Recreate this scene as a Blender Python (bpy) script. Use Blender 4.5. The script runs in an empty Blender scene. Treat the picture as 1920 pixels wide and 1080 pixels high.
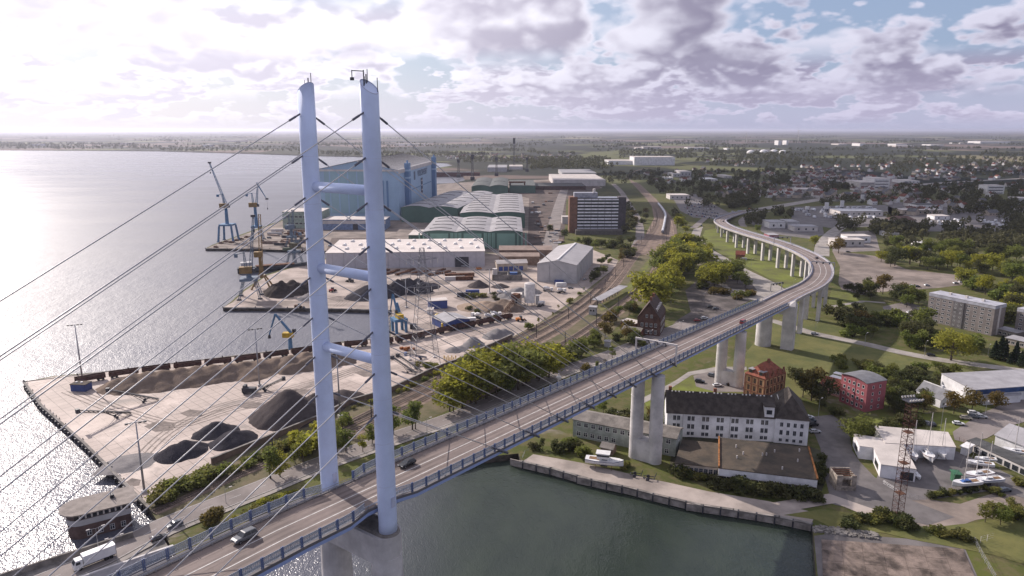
import bpy, bmesh, math, random
import numpy as np
from mathutils import Vector, Matrix

random.seed(7)
SC = bpy.context.scene
COL = SC.collection
R = math.radians

# ------------------------------------------------------------------ camera
CAM_H, FPX, PITCH = 120.0, 1320.0, math.atan(297 / 1320.0)
cam_d = bpy.data.cameras.new('camera')
cam_d.sensor_width = 36.0
cam_d.lens = 36.0 * FPX / 1920.0
cam_d.clip_start = 1.0
cam_d.clip_end = 500000.0
cam = bpy.data.objects.new('camera', cam_d)
cam.location = (0, 0, CAM_H)
cam.rotation_euler = (math.pi / 2 - PITCH, 0, 0)
COL.objects.link(cam)
SC.camera = cam

# ------------------------------------------------------------------ sun, sky, exposure
SUN_AZ, SUN_EL = R(-45.0), R(29.5)          # azimuth from +Y, negative = to the left
SUN_DIR = Vector((math.sin(SUN_AZ) * math.cos(SUN_EL), math.cos(SUN_AZ) * math.cos(SUN_EL), math.sin(SUN_EL)))
sun_d = bpy.data.lights.new('sun', 'SUN')
sun_d.energy = 4.9
sun_d.angle = R(0.5)
sun_d.color = (1.0, 0.90, 0.83)
sun = bpy.data.objects.new('sun', sun_d)
sun.rotation_euler = SUN_DIR.to_track_quat('Z', 'Y').to_euler()
sun.location = (-200, 200, 300)
COL.objects.link(sun)

SC.view_settings.view_transform = 'Standard'
SC.view_settings.look = 'None'
SC.view_settings.gamma = 1.0
SC.view_settings.exposure = 0.24
SC.view_settings.use_curve_mapping = False
SC.render.engine = 'CYCLES'
SC.cycles.use_denoising = True
SC.cycles.max_bounces = 4
SC.cycles.diffuse_bounces = 2
SC.cycles.glossy_bounces = 2
SC.cycles.transparent_max_bounces = 8
SC.cycles.volume_bounces = 0
SC.cycles.caustics_reflective = False
SC.cycles.caustics_refractive = False

W = bpy.data.worlds.new('World')
SC.world = W
W.use_nodes = True


class NT:
    """small node-tree helper"""
    def __init__(self, tree):
        self.t = tree
    def n(self, typ, **kw):
        nd = self.t.nodes.new(typ)
        for k, v in kw.items():
            if k.startswith('i_'):
                key = k[2:]
                key = int(key) if key.isdigit() else key
                nd.inputs[key].default_value = v
            else:
                setattr(nd, k, v)
        return nd
    def l(self, a, b):
        self.t.links.new(a, b)
    def put(self, v, sock):
        if isinstance(v, bpy.types.NodeSocket):
            self.l(v, sock)
        else:
            sock.default_value = v
    def math(self, op, a, b=0.0, clamp=False):
        nd = self.n('ShaderNodeMath', operation=op, use_clamp=clamp)
        self.put(a, nd.inputs[0]); self.put(b, nd.inputs[1])
        return nd.outputs[0]
    def mix(self, f, a, b):
        nd = self.n('ShaderNodeMix', data_type='RGBA')
        self.put(f, nd.inputs[0]); self.put(a, nd.inputs[6]); self.put(b, nd.inputs[7])
        return nd.outputs[2]
    def ramp(self, v, a, b, c=0.0, d=1.0):
        nd = self.n('ShaderNodeMapRange', interpolation_type='SMOOTHSTEP')
        self.put(v, nd.inputs[0])
        for i, x in enumerate((a, b, c, d)):
            nd.inputs[i + 1].default_value = x
        return nd.outputs[0]
    def noise(self, vec, scale, detail=4.0, rough=0.55, dist=0.0):
        nd = self.n('ShaderNodeTexNoise', noise_dimensions='3D')
        if vec is not None:
            self.l(vec, nd.inputs['Vector'])
        nd.inputs['Scale'].default_value = scale
        nd.inputs['Detail'].default_value = detail
        nd.inputs['Roughness'].default_value = rough
        nd.inputs['Distortion'].default_value = dist
        return nd.outputs['Fac']
    def comb(self, x, y, z):
        nd = self.n('ShaderNodeCombineXYZ')
        self.put(x, nd.inputs[0]); self.put(y, nd.inputs[1]); self.put(z, nd.inputs[2])
        return nd.outputs[0]


def rgba(c):
    return (c[0], c[1], c[2], 1.0)


def build_world():
    nt = NT(W.node_tree)
    W.node_tree.nodes.clear()
    W.cycles.sampling_method = 'MANUAL'
    W.cycles.sample_map_resolution = 256
    out = nt.n('ShaderNodeOutputWorld')
    bg = nt.n('ShaderNodeBackground')
    nt.l(bg.outputs[0], out.inputs[0])
    sky = nt.n('ShaderNodeTexSky', sky_type='NISHITA')
    sky.sun_disc = False
    sky.sun_elevation = SUN_EL
    sky.sun_rotation = SUN_AZ % (2 * math.pi)
    sky.altitude = 100
    sky.air_density = 1.0
    sky.dust_density = 1.2
    sky.ozone_density = 2.0
    tc = nt.n('ShaderNodeTexCoord')
    sep = nt.n('ShaderNodeSeparateXYZ')
    nt.l(tc.outputs['Generated'], sep.inputs[0])
    x, y, z = sep.outputs
    az = nt.math('ARCTAN2', x, y)
    dt = nt.n('ShaderNodeVectorMath', operation='DOT_PRODUCT')
    nt.l(tc.outputs['Generated'], dt.inputs[0])
    dt.inputs[1].default_value = SUN_DIR
    near = nt.ramp(dt.outputs['Value'], 0.40, 0.97)

    def n2(u, v, sc, det, rough, dist=0.0):
        nd = nt.n('ShaderNodeTexNoise', noise_dimensions='2D')
        nt.l(nt.comb(u, v, 0.0), nd.inputs['Vector'])
        nd.inputs['Scale'].default_value = sc
        nd.inputs['Detail'].default_value = det
        nd.inputs['Roughness'].default_value = rough
        nd.inputs['Distortion'].default_value = dist
        return nd.outputs['Fac']

    def layer(s, k, ou, ov, cover, full=True):
        """cumulus seen from the side: billows with flat dark bases, lit from the upper left"""
        def dens(du, dv, det):
            u = nt.math('ADD', nt.math('MULTIPLY', az, s), ou + du)
            v = nt.math('ADD', nt.math('MULTIPLY', z, s * k), ov + dv)
            d = nt.math('ADD', nt.math('MULTIPLY', n2(u, v, 0.45, 1.0, 0.5), 0.55), nt.math('MULTIPLY', n2(u, v, 1.25, det, 0.48, 0.12), 0.62))
            for sc, a in ((2.3, 0.15), (5.5, 0.075), (11.0, 0.035)):
                vo = nt.n('ShaderNodeTexVoronoi', feature='F1', voronoi_dimensions='2D')
                vo.inputs['Scale'].default_value = sc
                nt.l(nt.comb(u, v, 0.0), vo.inputs['Vector'])
                d = nt.math('SUBTRACT', d, nt.math('MULTIPLY', vo.outputs['Distance'], a))
            return d
        d0 = dens(0, 0, 7.0)
        d1 = dens(-0.09, 0.17, 2.0)
        mask = nt.ramp(d0, cover, cover + 0.065)
        thick = nt.ramp(d0, cover + 0.015, cover + 0.13)
        rim = nt.ramp(nt.math('SUBTRACT', d0, d1), -0.03, 0.14)
        return mask, nt.math('MULTIPLY', thick, nt.math('SUBTRACT', 1.0, nt.math('MULTIPLY', rim, 0.9)))

    lit = nt.mix(near, rgba((11.9, 11.8, 14.0)), rgba((22.5, 21.8, 23.0)))
    shade = nt.mix(near, rgba((3.9, 3.65, 5.4)), rgba((13.8, 13.0, 15.2)))
    blue = nt.mix(near, rgba((6.6, 8.3, 12.4)), rgba((14.5, 15.4, 18)))
    col = nt.mix(0.6, sky.outputs[0], blue)
    haze = nt.mix(near, rgba((9.4, 8.8, 11.8)), rgba((15.5, 14.7, 16.2)))
    low = nt.ramp(z, 0.10, 0.0)
    for s, k, ou, ov, cover, z0, z1, air in LAYERS:
        m, f = layer(s, k, ou, ov, cover)
        band = nt.math('MULTIPLY', nt.ramp(z, z0[0], z0[1]), nt.ramp(z, z1[1], z1[0]))
        c = nt.mix(air, nt.mix(f, lit, shade), haze)
        col = nt.mix(nt.math('MULTIPLY', m, band), col, c)
    col = nt.mix(nt.math('MULTIPLY', low, 0.55), col, haze)
    nt.l(col, bg.inputs[0])
    bg.inputs[1].default_value = 0.056


# cloud rows: size, flattening, offsets, cover threshold, elevation band, fading
LAYERS = [(13.5, 3.0, 3.3, 1.7, 0.415, (0.0, 0.02), (0.07, 0.10), 0.28),
          (7.4, 2.1, 7.9, 5.2, 0.405, (0.03, 0.06), (0.13, 0.19), 0.12),
          (3.4, 1.9, 12.64, 3.6, 0.385, (0.075, 0.115), (1.5, 2.0), 0.0)]


build_world()

# ------------------------------------------------------------------ helpers
GZ = 2.5


def at(px, py, z=GZ):
    """world point at height z seen at pixel (px, py) of the 1920x1080 survey photo"""
    u, v = (px - 960) / FPX, (py - 540) / FPX
    c, s = math.cos(PITCH), math.sin(PITCH)
    t = (z - CAM_H) / (-s - v * c)
    return Vector((u * t, (c - v * s) * t, z))


def top_z(px, py, pyt, zb=GZ):
    """height of the point that stands above ground pixel (px, py) and shows at row pyt"""
    b = at(px, py, zb)
    v = (pyt - 540) / FPX
    c, s = math.cos(PITCH), math.sin(PITCH)
    # b.y * tan(depression)
    return CAM_H - b.y * (s + v * c) / (c - v * s)


MATS = {}


def mat(name, col, rough=0.8, metal=0.0, var=0.18, scale=0.35, bump=0.0, spec=0.3, col2=None, alpha=1.0, trans=0.0, rnd=0.0):
    """plain surface: colour broken up by two noises in world space, optional relief"""
    if name in MATS:
        return MATS[name]
    m = bpy.data.materials.new(name)
    m.use_nodes = True
    nt = NT(m.node_tree)
    bs = m.node_tree.nodes['Principled BSDF']
    geo = nt.n('ShaderNodeNewGeometry')
    p = geo.outputs['Position']
    c2 = col2 or tuple(x * (1 - var * 2) for x in col)
    c1 = tuple(min(1, x * (1 + var * .6)) for x in col) if col2 is None else col
    f = nt.noise(p, scale, 5.0, 0.62)
    f = nt.ramp(f, 0.3, 0.7)
    c = nt.mix(f, rgba(c2), rgba(c1))
    g = nt.noise(p, scale * 9.0, 3.0, 0.6)
    k = nt.math('ADD', 1.0 - var * .5, nt.math('MULTIPLY', g, var))
    if rnd:
        oi = nt.n('ShaderNodeObjectInfo')
        k = nt.math('MULTIPLY', k, nt.math('ADD', 1 - rnd / 2, nt.math('MULTIPLY', oi.outputs['Random'], rnd)))
    hv = nt.n('ShaderNodeHueSaturation')
    nt.l(k, hv.inputs['Value']); nt.l(c, hv.inputs['Color'])
    nt.l(hv.outputs[0], bs.inputs['Base Color'])
    bs.inputs['Roughness'].default_value = rough
    bs.inputs['Metallic'].default_value = metal
    bs.inputs['Specular IOR Level'].default_value = spec
    bs.inputs['Alpha'].default_value = alpha
    if trans:
        bs.inputs['Transmission Weight'].default_value = trans
    if bump:
        b = nt.n('ShaderNodeBump')
        b.inputs['Strength'].default_value = bump
        b.inputs['Distance'].default_value = 0.3
        nt.l(g, b.inputs['Height'])
        nt.l(b.outputs[0], bs.inputs['Normal'])
    MATS[name] = m
    return m


class MB:
    """collects shapes into one mesh"""
    def __init__(self):
        self.v, self.f, self.m = [], [], []
    def add(self, vs, fs, m=0):
        o = len(self.v)
        self.v.extend(tuple(p) for p in vs)
        self.f.extend(tuple(i + o for i in f) for f in fs)
        self.m.extend([m] * len(fs))
        return self
    def box(self, x0, x1, y0, y1, z0, z1, m=0):
        vs = [(x0, y0, z0), (x1, y0, z0), (x1, y1, z0), (x0, y1, z0), (x0, y0, z1), (x1, y0, z1), (x1, y1, z1), (x0, y1, z1)]
        return self.add(vs, [(3, 2, 1, 0), (4, 5, 6, 7), (0, 1, 5, 4), (1, 2, 6, 5), (2, 3, 7, 6), (3, 0, 4, 7)], m)
    def cbox(self, cx, cy, z0, dx, dy, dz, rz=0.0, m=0):
        c, s = math.cos(rz), math.sin(rz)
        vs = []
        for z in (z0, z0 + dz):
            for sx, sy in ((-1, -1), (1, -1), (1, 1), (-1, 1)):
                a, b = sx * dx / 2, sy * dy / 2
                vs.append((cx + a * c - b * s, cy + a * s + b * c, z))
        return self.add(vs, [(3, 2, 1, 0), (4, 5, 6, 7), (0, 1, 5, 4), (1, 2, 6, 5), (2, 3, 7, 6), (3, 0, 4, 7)], m)
    def tube(self, p, q, r, r2=None, n=6, m=0, caps=True):
        p, q = Vector(p), Vector(q)
        r2 = r if r2 is None else r2
        d = (q - p)
        if d.length < 1e-6:
            return self
        d.normalize()
        a = d.cross(Vector((0, 0, 1)) if abs(d.z) < .95 else Vector((1, 0, 0))).normalized()
        b = d.cross(a)
        vs = []
        for c, rr in ((p, r), (q, r2)):
            for i in range(n):
                t = 2 * math.pi * i / n
                vs.append(c + a * (rr * math.cos(t)) + b * (rr * math.sin(t)))
        fs = [(i, i + n, (i + 1) % n + n, (i + 1) % n) for i in range(n)]
        if caps:
            fs += [tuple(range(n)), tuple(range(2 * n - 1, n - 1, -1))]
        return self.add(vs, fs, m)
    def path(self, pts, r, n=6, m=0):
        for a, b in zip(pts[:-1], pts[1:]):
            self.tube(a, b, r, n=n, m=m)
        return self
    def prism(self, poly, z0, z1, m=0, mtop=None):
        n = len(poly)
        vs = [(p[0], p[1], z0) for p in poly] + [(p[0], p[1], z1) for p in poly]
        self.add(vs, [(i, (i + 1) % n, (i + 1) % n + n, i + n) for i in range(n)], m)
        o = len(self.v) - 2 * n
        self.f.append(tuple(o + n + i for i in range(n))); self.m.append(m if mtop is None else mtop)
        self.f.append(tuple(o + n - 1 - i for i in range(n))); self.m.append(m)
        return self
    def sheet(self, poly, z, m=0):
        return self.add([(p[0], p[1], z) for p in poly], [tuple(range(len(poly)))], m)
    def loft(self, rings, m=0, closed=True, caps=True):
        n = len(rings[0])
        vs = [p for r in rings for p in r]
        fs = []
        for k in range(len(rings) - 1):
            for i in range(n if closed else n - 1):
                j = (i + 1) % n
                fs.append((k * n + i, k * n + j, (k + 1) * n + j, (k + 1) * n + i))
        if caps and closed:
            fs.append(tuple(range(n - 1, -1, -1)))
            fs.append(tuple((len(rings) - 1) * n + i for i in range(n)))
        return self.add(vs, fs, m)
    def mesh(self, name, mats, smooth=False):
        me = bpy.data.meshes.new(name)
        me.from_pydata(self.v, [], self.f)
        mats = mats if isinstance(mats, (list, tuple)) else [mats]
        for mt in mats:
            me.materials.append(mt)
        if len(mats) > 1:
            me.polygons.foreach_set('material_index', self.m)
        bm = bmesh.new(); bm.from_mesh(me)
        bmesh.ops.recalc_face_normals(bm, faces=bm.faces)
        big = [f for f in bm.faces if len(f.verts) > 4]
        if big:
            bmesh.ops.triangulate(bm, faces=big)
        bm.to_mesh(me); bm.free()
        if smooth:
            me.polygons.foreach_set('use_smooth', [True] * len(me.polygons))
        me.update()
        return me
    def build(self, name, mats, parent=None, loc=(0, 0, 0), rz=0.0, smooth=False):
        return inst(self.mesh(name, mats, smooth), name, parent, loc, rz)


def inst(me, name, parent=None, loc=(0, 0, 0), rz=0.0, sc=None):
    o = bpy.data.objects.new(name, me)
    COL.objects.link(o)
    o.location = loc
    o.rotation_euler = (0, 0, rz) if not isinstance(rz, (tuple, list)) else rz
    if sc is not None:
        o.scale = sc if isinstance(sc, (tuple, list)) else (sc, sc, sc)
    if parent is not None:
        o.parent = parent
    return o


def tag(o, label=None, cat=None, group=None, kind=None):
    if label: o['label'] = label
    if cat: o['category'] = cat
    if group: o['group'] = group
    if kind: o['kind'] = kind
    return o


def thing(name, label, cat, loc=(0, 0, 0), rz=0.0, group=None):
    o = bpy.data.objects.new(name, None)
    o.empty_display_size = 0.5
    COL.objects.link(o)
    o.location = loc
    o.rotation_euler = (0, 0, rz)
    return tag(o, label, cat, group)


def pxpoly(pts, z=GZ):
    return [at(x, y, z) for x, y in pts]


def struct(name, poly, z, m, zb=None):
    b = MB()
    if zb is None:
        b.sheet(poly, z)
    else:
        b.prism(poly, zb, z)
    return tag(b.build(name, m), kind='structure')


def frame2(p0, p1):
    """base point and heading of a facade that runs from p0 to p1 on the ground"""
    d = p1 - p0
    return Vector((p0.x, p0.y, p0.z)), math.atan2(d.y, d.x), math.hypot(d.x, d.y)


def ribbon(pts, w, z=None, m=None, off=0.0):
    """strip of width w along a ground polyline, offset sideways; returns left and right points"""
    P = [Vector((p[0], p[1], p[2] if len(p) > 2 else 0)) for p in pts]
    L, Rr = [], []
    for i, p in enumerate(P):
        a, b = P[max(0, i - 1)], P[min(len(P) - 1, i + 1)]
        d = (b - a); d.z = 0; d.normalize()
        n = Vector((-d.y, d.x, 0))
        zz = p.z if z is None else z
        l = p + n * (off + w / 2); r = p + n * (off - w / 2)
        l.z = r.z = zz
        L.append(l); Rr.append(r)
    return L, Rr


def strip(mb, pts, w, z=None, m=0, off=0.0):
    L, Rr = ribbon(pts, w, z, off=off)
    n = len(L)
    mb.add(L + Rr, [(i, i + 1, n + i + 1, n + i) for i in range(n - 1)], m)
    return mb


def smooth_path(pts, step=8.0):
    """Catmull-Rom through the points, resampled every step metres"""
    P = [Vector((p[0], p[1], p[2] if len(p) > 2 else GZ)) for p in pts]
    P = [P[0] * 2 - P[1]] + P + [P[-1] * 2 - P[-2]]
    out = []
    for i in range(1, len(P) - 2):
        a, b, c, d = P[i - 1], P[i], P[i + 1], P[i + 2]
        k = max(1, int((c - b).length / step))
        for j in range(k):
            t = j / k
            out.append(0.5 * ((2 * b) + (c - a) * t + (2 * a - 5 * b + 4 * c - d) * t * t + (3 * b - a - 3 * c + d) * t ** 3))
    out.append(P[-2])
    return out


def resample(pts, step):
    """points every step metres along a polyline with headings"""
    out, acc = [], 0.0
    for a, b in zip(pts[:-1], pts[1:]):
        d = b - a
        L = d.length
        if L < 1e-6:
            continue
        while acc <= L:
            out.append((a + d * (acc / L), math.atan2(d.y, d.x)))
            acc += step
        acc -= L
    return out

# ------------------------------------------------------------------ water and land
def water_material():
    m = bpy.data.materials.new('harbour_water')
    m.use_nodes = True
    nt = NT(m.node_tree)
    bs = m.node_tree.nodes['Principled BSDF']
    geo = nt.n('ShaderNodeNewGeometry')
    mp = nt.n('ShaderNodeMapping')
    mp.inputs['Rotation'].default_value = (0, 0, R(20))
    mp.inputs['Scale'].default_value = (1.0, 0.55, 1.0)
    nt.l(geo.outputs['Position'], mp.inputs['Vector'])
    v = mp.outputs[0]
    a = nt.noise(v, 0.55, 3.0, 0.6)
    b = nt.noise(v, 0.10, 2.0, 0.5)
    c = nt.noise(v, 2.2, 2.0, 0.5)
    h = nt.math('ADD', nt.math('MULTIPLY', a, 0.55), nt.math('ADD', nt.math('MULTIPLY', b, 1.0), nt.math('MULTIPLY', c, 0.24)))
    bp = nt.n('ShaderNodeBump')
    bp.inputs['Strength'].default_value = 1.0
    sy = nt.n('ShaderNodeSeparateXYZ')
    nt.l(geo.outputs['Position'], sy.inputs[0])
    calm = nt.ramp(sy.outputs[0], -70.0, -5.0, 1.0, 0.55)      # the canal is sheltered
    nt.l(nt.math('MULTIPLY', calm, nt.ramp(sy.outputs[1], 200.0, 900.0, 0.62, 0.07)), bp.inputs['Distance'])
    nt.l(h, bp.inputs['Height'])
    nt.l(bp.outputs[0], bs.inputs['Normal'])
    # gusts: smooth and ruffled lanes
    mp2 = nt.n('ShaderNodeMapping')
    mp2.inputs['Scale'].default_value = (0.35, 1.0, 1.0)
    nt.l(geo.outputs['Position'], mp2.inputs['Vector'])
    g = nt.noise(mp2.outputs[0], 0.012, 4.0, 0.6, 0.6)
    # waves too small to see one by one at a distance widen the gloss there
    far = nt.math('SUBTRACT', nt.ramp(sy.outputs[1], 150.0, 480.0, 0.13, 0.40), nt.ramp(sy.outputs[1], 600.0, 2200.0, 0.0, 0.20))
    nt.l(nt.math('ADD', far, nt.ramp(g, 0.35, 0.68, 0.05, 0.13)), bs.inputs['Roughness'])
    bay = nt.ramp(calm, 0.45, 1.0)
    nt.l(nt.mix(bay, nt.mix(nt.ramp(b, 0.3, 0.7), rgba((0.017, 0.028, 0.018)), rgba((0.025, 0.038, 0.023))), rgba((0.105, 0.108, 0.132))), bs.inputs['Base Color'])  # bay colour lightened to stand in for missing sun sheen and veil
    bs.inputs['IOR'].default_value = 1.38
    bs.inputs['Specular IOR Level'].default_value = 0.5
    return m


def ground_material():
    m = bpy.data.materials.new('open_land')
    m.use_nodes = True
    nt = NT(m.node_tree)
    bs = m.node_tree.nodes['Principled BSDF']
    geo = nt.n('ShaderNodeNewGeometry')
    p = geo.outputs['Position']
    n1 = nt.noise(p, 0.02, 5.0, 0.6)
    n2 = nt.noise(p, 0.22, 5.0, 0.65)
    grass = nt.mix(nt.ramp(n1, 0.38, 0.62), rgba((0.098, 0.108, 0.030)), rgba((0.070, 0.082, 0.026)))
    grass = nt.mix(nt.ramp(n2, 0.42, 0.62), grass, rgba((0.120, 0.108, 0.050)))
    dirt = nt.mix(nt.ramp(n2, 0.3, 0.7), rgba((0.15, 0.125, 0.095)), rgba((0.24, 0.21, 0.17)))
    n3 = nt.noise(p, 0.045, 4.0, 0.6, 0.8)
    near = nt.mix(nt.ramp(n3, 0.61, 0.72), grass, dirt)
    # farmland: elongated fields and copses
    mp = nt.n('ShaderNodeMapping')
    mp.inputs['Rotation'].default_value = (0, 0, R(17))
    mp.inputs['Scale'].default_value = (0.75, 0.42, 1)
    nt.l(p, mp.inputs['Vector'])
    vo = nt.n('ShaderNodeTexVoronoi', feature='F1')
    vo.inputs['Scale'].default_value = 0.0016
    nt.l(mp.outputs[0], vo.inputs['Vector'])
    sp = nt.n('ShaderNodeSeparateColor')
    nt.l(vo.outputs['Color'], sp.inputs[0])
    fld = nt.mix(nt.ramp(sp.outputs[0], 0.30, 0.34), rgba((0.045, 0.048, 0.028)), rgba((0.125, 0.130, 0.060)))
    fld = nt.mix(nt.ramp(sp.outputs[1], 0.55, 0.58), fld, rgba((0.170, 0.130, 0.110)))
    fld = nt.mix(nt.ramp(sp.outputs[2], 0.80, 0.82), fld, rgba((0.19, 0.17, 0.10)))
    woods = nt.noise(p, 0.0013, 5.0, 0.62, 0.5)
    fld = nt.mix(nt.ramp(woods, 0.44, 0.52), fld, rgba((0.028, 0.032, 0.022)))
    sx = nt.n('ShaderNodeSeparateXYZ')
    nt.l(p, sx.inputs[0])
    far = nt.ramp(nt.math('ADD', sx.outputs[1], nt.math('MULTIPLY', n1, 500.0)), 1350.0, 1900.0)
    nt.l(nt.mix(far, near, fld), bs.inputs['Base Color'])
    bs.inputs['Roughness'].default_value = 0.95
    bs.inputs['Specular IOR Level'].default_value = 0.1
    bp = nt.n('ShaderNodeBump')
    bp.inputs['Strength'].default_value = 0.6
    bp.inputs['Distance'].default_value = 0.5
    nt.l(n2, bp.inputs['Height'])
    nt.l(bp.outputs[0], bs.inputs['Normal'])
    return m


FAR = 120000.0
water = MB()
water.sheet([(-FAR, -800), (FAR, -800), (FAR, FAR), (-FAR, FAR)], 0.0)
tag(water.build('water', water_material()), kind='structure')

SHORE = [(1545, 1300), (1524, 990), (1523, 982), (1461, 969), (1440, 964), (1375, 955.5), (1315, 947), (1241, 930), (1179, 914),
         (1108, 899), (1034, 878), (978, 865), (972, 850), (900, 858), (800, 885), (650, 950), (500, 1018), (400, 1050), (345, 1062),
         (318, 1020), (292, 968), (278, 951), (262, 937), (160, 833), (77, 760), (45, 716), (100, 705), (225, 694), (330, 680), (450, 666), (480, 662),
         (590, 649), (635, 641), (692, 636), (731, 632), (734, 582), (640, 579), (480, 577), (418, 577), (433, 566), (455, 545),
         (500, 514), (580, 491), (612, 483), (612, 470), (580, 468), (480, 466), (385, 466), (398, 459), (448, 441), (498, 423),
         (531, 412), (575, 396), (600, 384), (612, 366), (640, 350), (720, 338), (800, 345), (850, 343), (872, 338), (868, 329), (824, 326), (818, 315), (850, 310),
         (838, 305), (800, 303), (740, 294), (600, 292), (480, 288), (300, 283), (180, 282), (0, 281), (-500, 278)]
shore = [at(x, y) for x, y in SHORE]
land = [(p.x, p.y) for p in shore] + [(-14000, 5600), (-30000, 9000), (-FAR + 500, 12000), (-FAR + 500, FAR - 500), (FAR - 500, FAR - 500), (FAR - 500, -500), (600, -500), (95, -500)]
M_GROUND = ground_material()
M_QUAYW = mat('quay_wall_concrete', (0.10, 0.085, 0.07), 0.9, var=0.35, scale=0.3, bump=0.4)
lb = MB()
lb.prism(land, -3.0, GZ, m=1, mtop=0)
tag(lb.build('ground', [M_GROUND, M_QUAYW]), kind='structure')

# ------------------------------------------------------------------ surface materials
C_QUAY = mat('pale_quay_concrete', (0.38, 0.325, 0.285), 0.85, var=0.20, scale=0.06, bump=0.15)
C_YARD = mat('yard_gravel', (0.25, 0.205, 0.175), 0.92, var=0.24, scale=0.05, bump=0.2)
C_YARD2 = mat('dusty_yard', (0.41, 0.34, 0.295), 0.92, var=0.22, scale=0.04, bump=0.2)
C_ASPH = mat('asphalt', (0.165, 0.15, 0.145), 0.85, var=0.16, scale=0.12)
C_DECK = mat('deck_asphalt', (0.215, 0.172, 0.155), 0.82, var=0.12, scale=0.10)
C_ROADB = mat('worn_road', (0.23, 0.20, 0.185), 0.88, var=0.16, scale=0.08)
C_PATH = mat('light_path', (0.33, 0.30, 0.27), 0.9, var=0.15, scale=0.15)
C_CONC = mat('pier_concrete', (0.60, 0.57, 0.55), 0.85, var=0.14, scale=0.16, bump=0.1)
C_CONCD = mat('weathered_concrete', (0.24, 0.22, 0.20), 0.9, var=0.28, scale=0.25, bump=0.3)
C_GRASS = mat('mown_grass', (0.155, 0.180, 0.030), 0.95, var=0.34, scale=0.06, bump=0.5, col2=(0.095, 0.098, 0.030))
C_DRY = mat('dry_grass', (0.150, 0.142, 0.046), 0.95, var=0.36, scale=0.055, bump=0.5, col2=(0.078, 0.092, 0.026))
C_WEED = mat('weedy_ground', (0.150, 0.120, 0.072), 0.95, var=0.3, scale=0.16, bump=0.4, col2=(0.080, 0.080, 0.034))
C_BALL = mat('track_ballast', (0.225, 0.165, 0.128), 0.95, var=0.22, scale=0.3, bump=0.4)
C_STEELB = mat('bridge_blue_steel', (0.31, 0.39, 0.64), 0.5, var=0.05, scale=0.08, spec=0.4)
C_STEELD = mat('bridge_post_blue', (0.12, 0.16, 0.29), 0.5, var=0.06, scale=0.4, spec=0.4)
C_STEELP = mat('pylon_pale_blue', (0.60, 0.68, 0.88), 0.45, var=0.07, scale=0.10, spec=0.4)
C_WHITE = mat('white_paint', (0.74, 0.72, 0.70), 0.7, var=0.10, scale=0.5)
C_ZINC = mat('galvanised_steel', (0.36, 0.36, 0.38), 0.45, metal=0.5, var=0.12, scale=0.6)
C_CABLE = mat('cable_sheath', (0.46, 0.45, 0.46), 0.40, var=0.05, scale=0.5, spec=0.6)
C_DARK = mat('dark_steel', (0.055, 0.055, 0.065), 0.5, var=0.15, scale=0.6)
C_RUST = mat('rusty_steel', (0.16, 0.075, 0.045), 0.9, var=0.3, scale=0.5)
C_GLASS = mat('window_glass', (0.035, 0.040, 0.050), 0.12, var=0.2, scale=0.4, spec=0.6)
C_LINE = mat('road_marking', (0.62, 0.60, 0.57), 0.8, var=0.14, scale=0.9)


def panel_glass():
    m = bpy.data.materials.new('wind_screen_glass')
    m.use_nodes = True
    nt = NT(m.node_tree)
    bs = m.node_tree.nodes['Principled BSDF']
    bs.inputs['Base Color'].default_value = (0.36, 0.40, 0.46, 1)
    bs.inputs['Roughness'].default_value = 0.25
    bs.inputs['Alpha'].default_value = 0.42
    return m


C_PGLASS = panel_glass()

C_WEAR = mat('worn_asphalt', (0.190, 0.150, 0.136), 0.75, var=0.2, scale=0.08)
# ------------------------------------------------------------------ cable-stayed bridge (local x runs along the deck)
BX, BY, BTH = -24.93, 140.49, 0.6262
BHEAD = math.pi / 2 - BTH


def deck_z(s):
    return 46.0 - 0.0648 * s if s > -30 else 47.94 + 0.0324 * (-30 - s) - 0.00012 * (s + 30) ** 2


def bl(s, off, z):
    """bridge coordinates to world"""
    c, k = math.cos(BHEAD), math.sin(BHEAD)
    return Vector((BX + s * c - off * k, BY + s * k + off * c, z))


HW = 7.65            # half width of the deck
PYL = -11.0
OFFN, OFFF = -8.15, 9.05
bridge = thing('cable_stayed_bridge', 'long pale blue cable-stayed road bridge with twin round pylons crossing the canal', 'bridge', (BX, BY, 0), BHEAD)


def notch(s):
    """deck edges step inwards where the pylon legs stand"""
    d = abs(s - PYL)
    return 0.0 if d > 9 else (1.5 if d < 3.2 else 1.5 * (9 - d) / 5.8)


stations = [x for x in range(-230, -22, 8)] + [-20, -17, -14.2, -11, -7.8, -5, -2] + [x for x in range(2, 286, 8)] + [289]
rings = []
for s in stations:
    z, h = deck_z(s), HW - notch(s)
    rings.append([(s, h, z - .15), (s, h, z - 1.15), (s, 3.6, z - 3.1), (s, -3.6, z - 3.1), (s, -h, z - 1.15), (s, -h, z - .15)])
gb = MB().loft(rings)
girder = gb.build('girder', C_STEELB, bridge)
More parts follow.
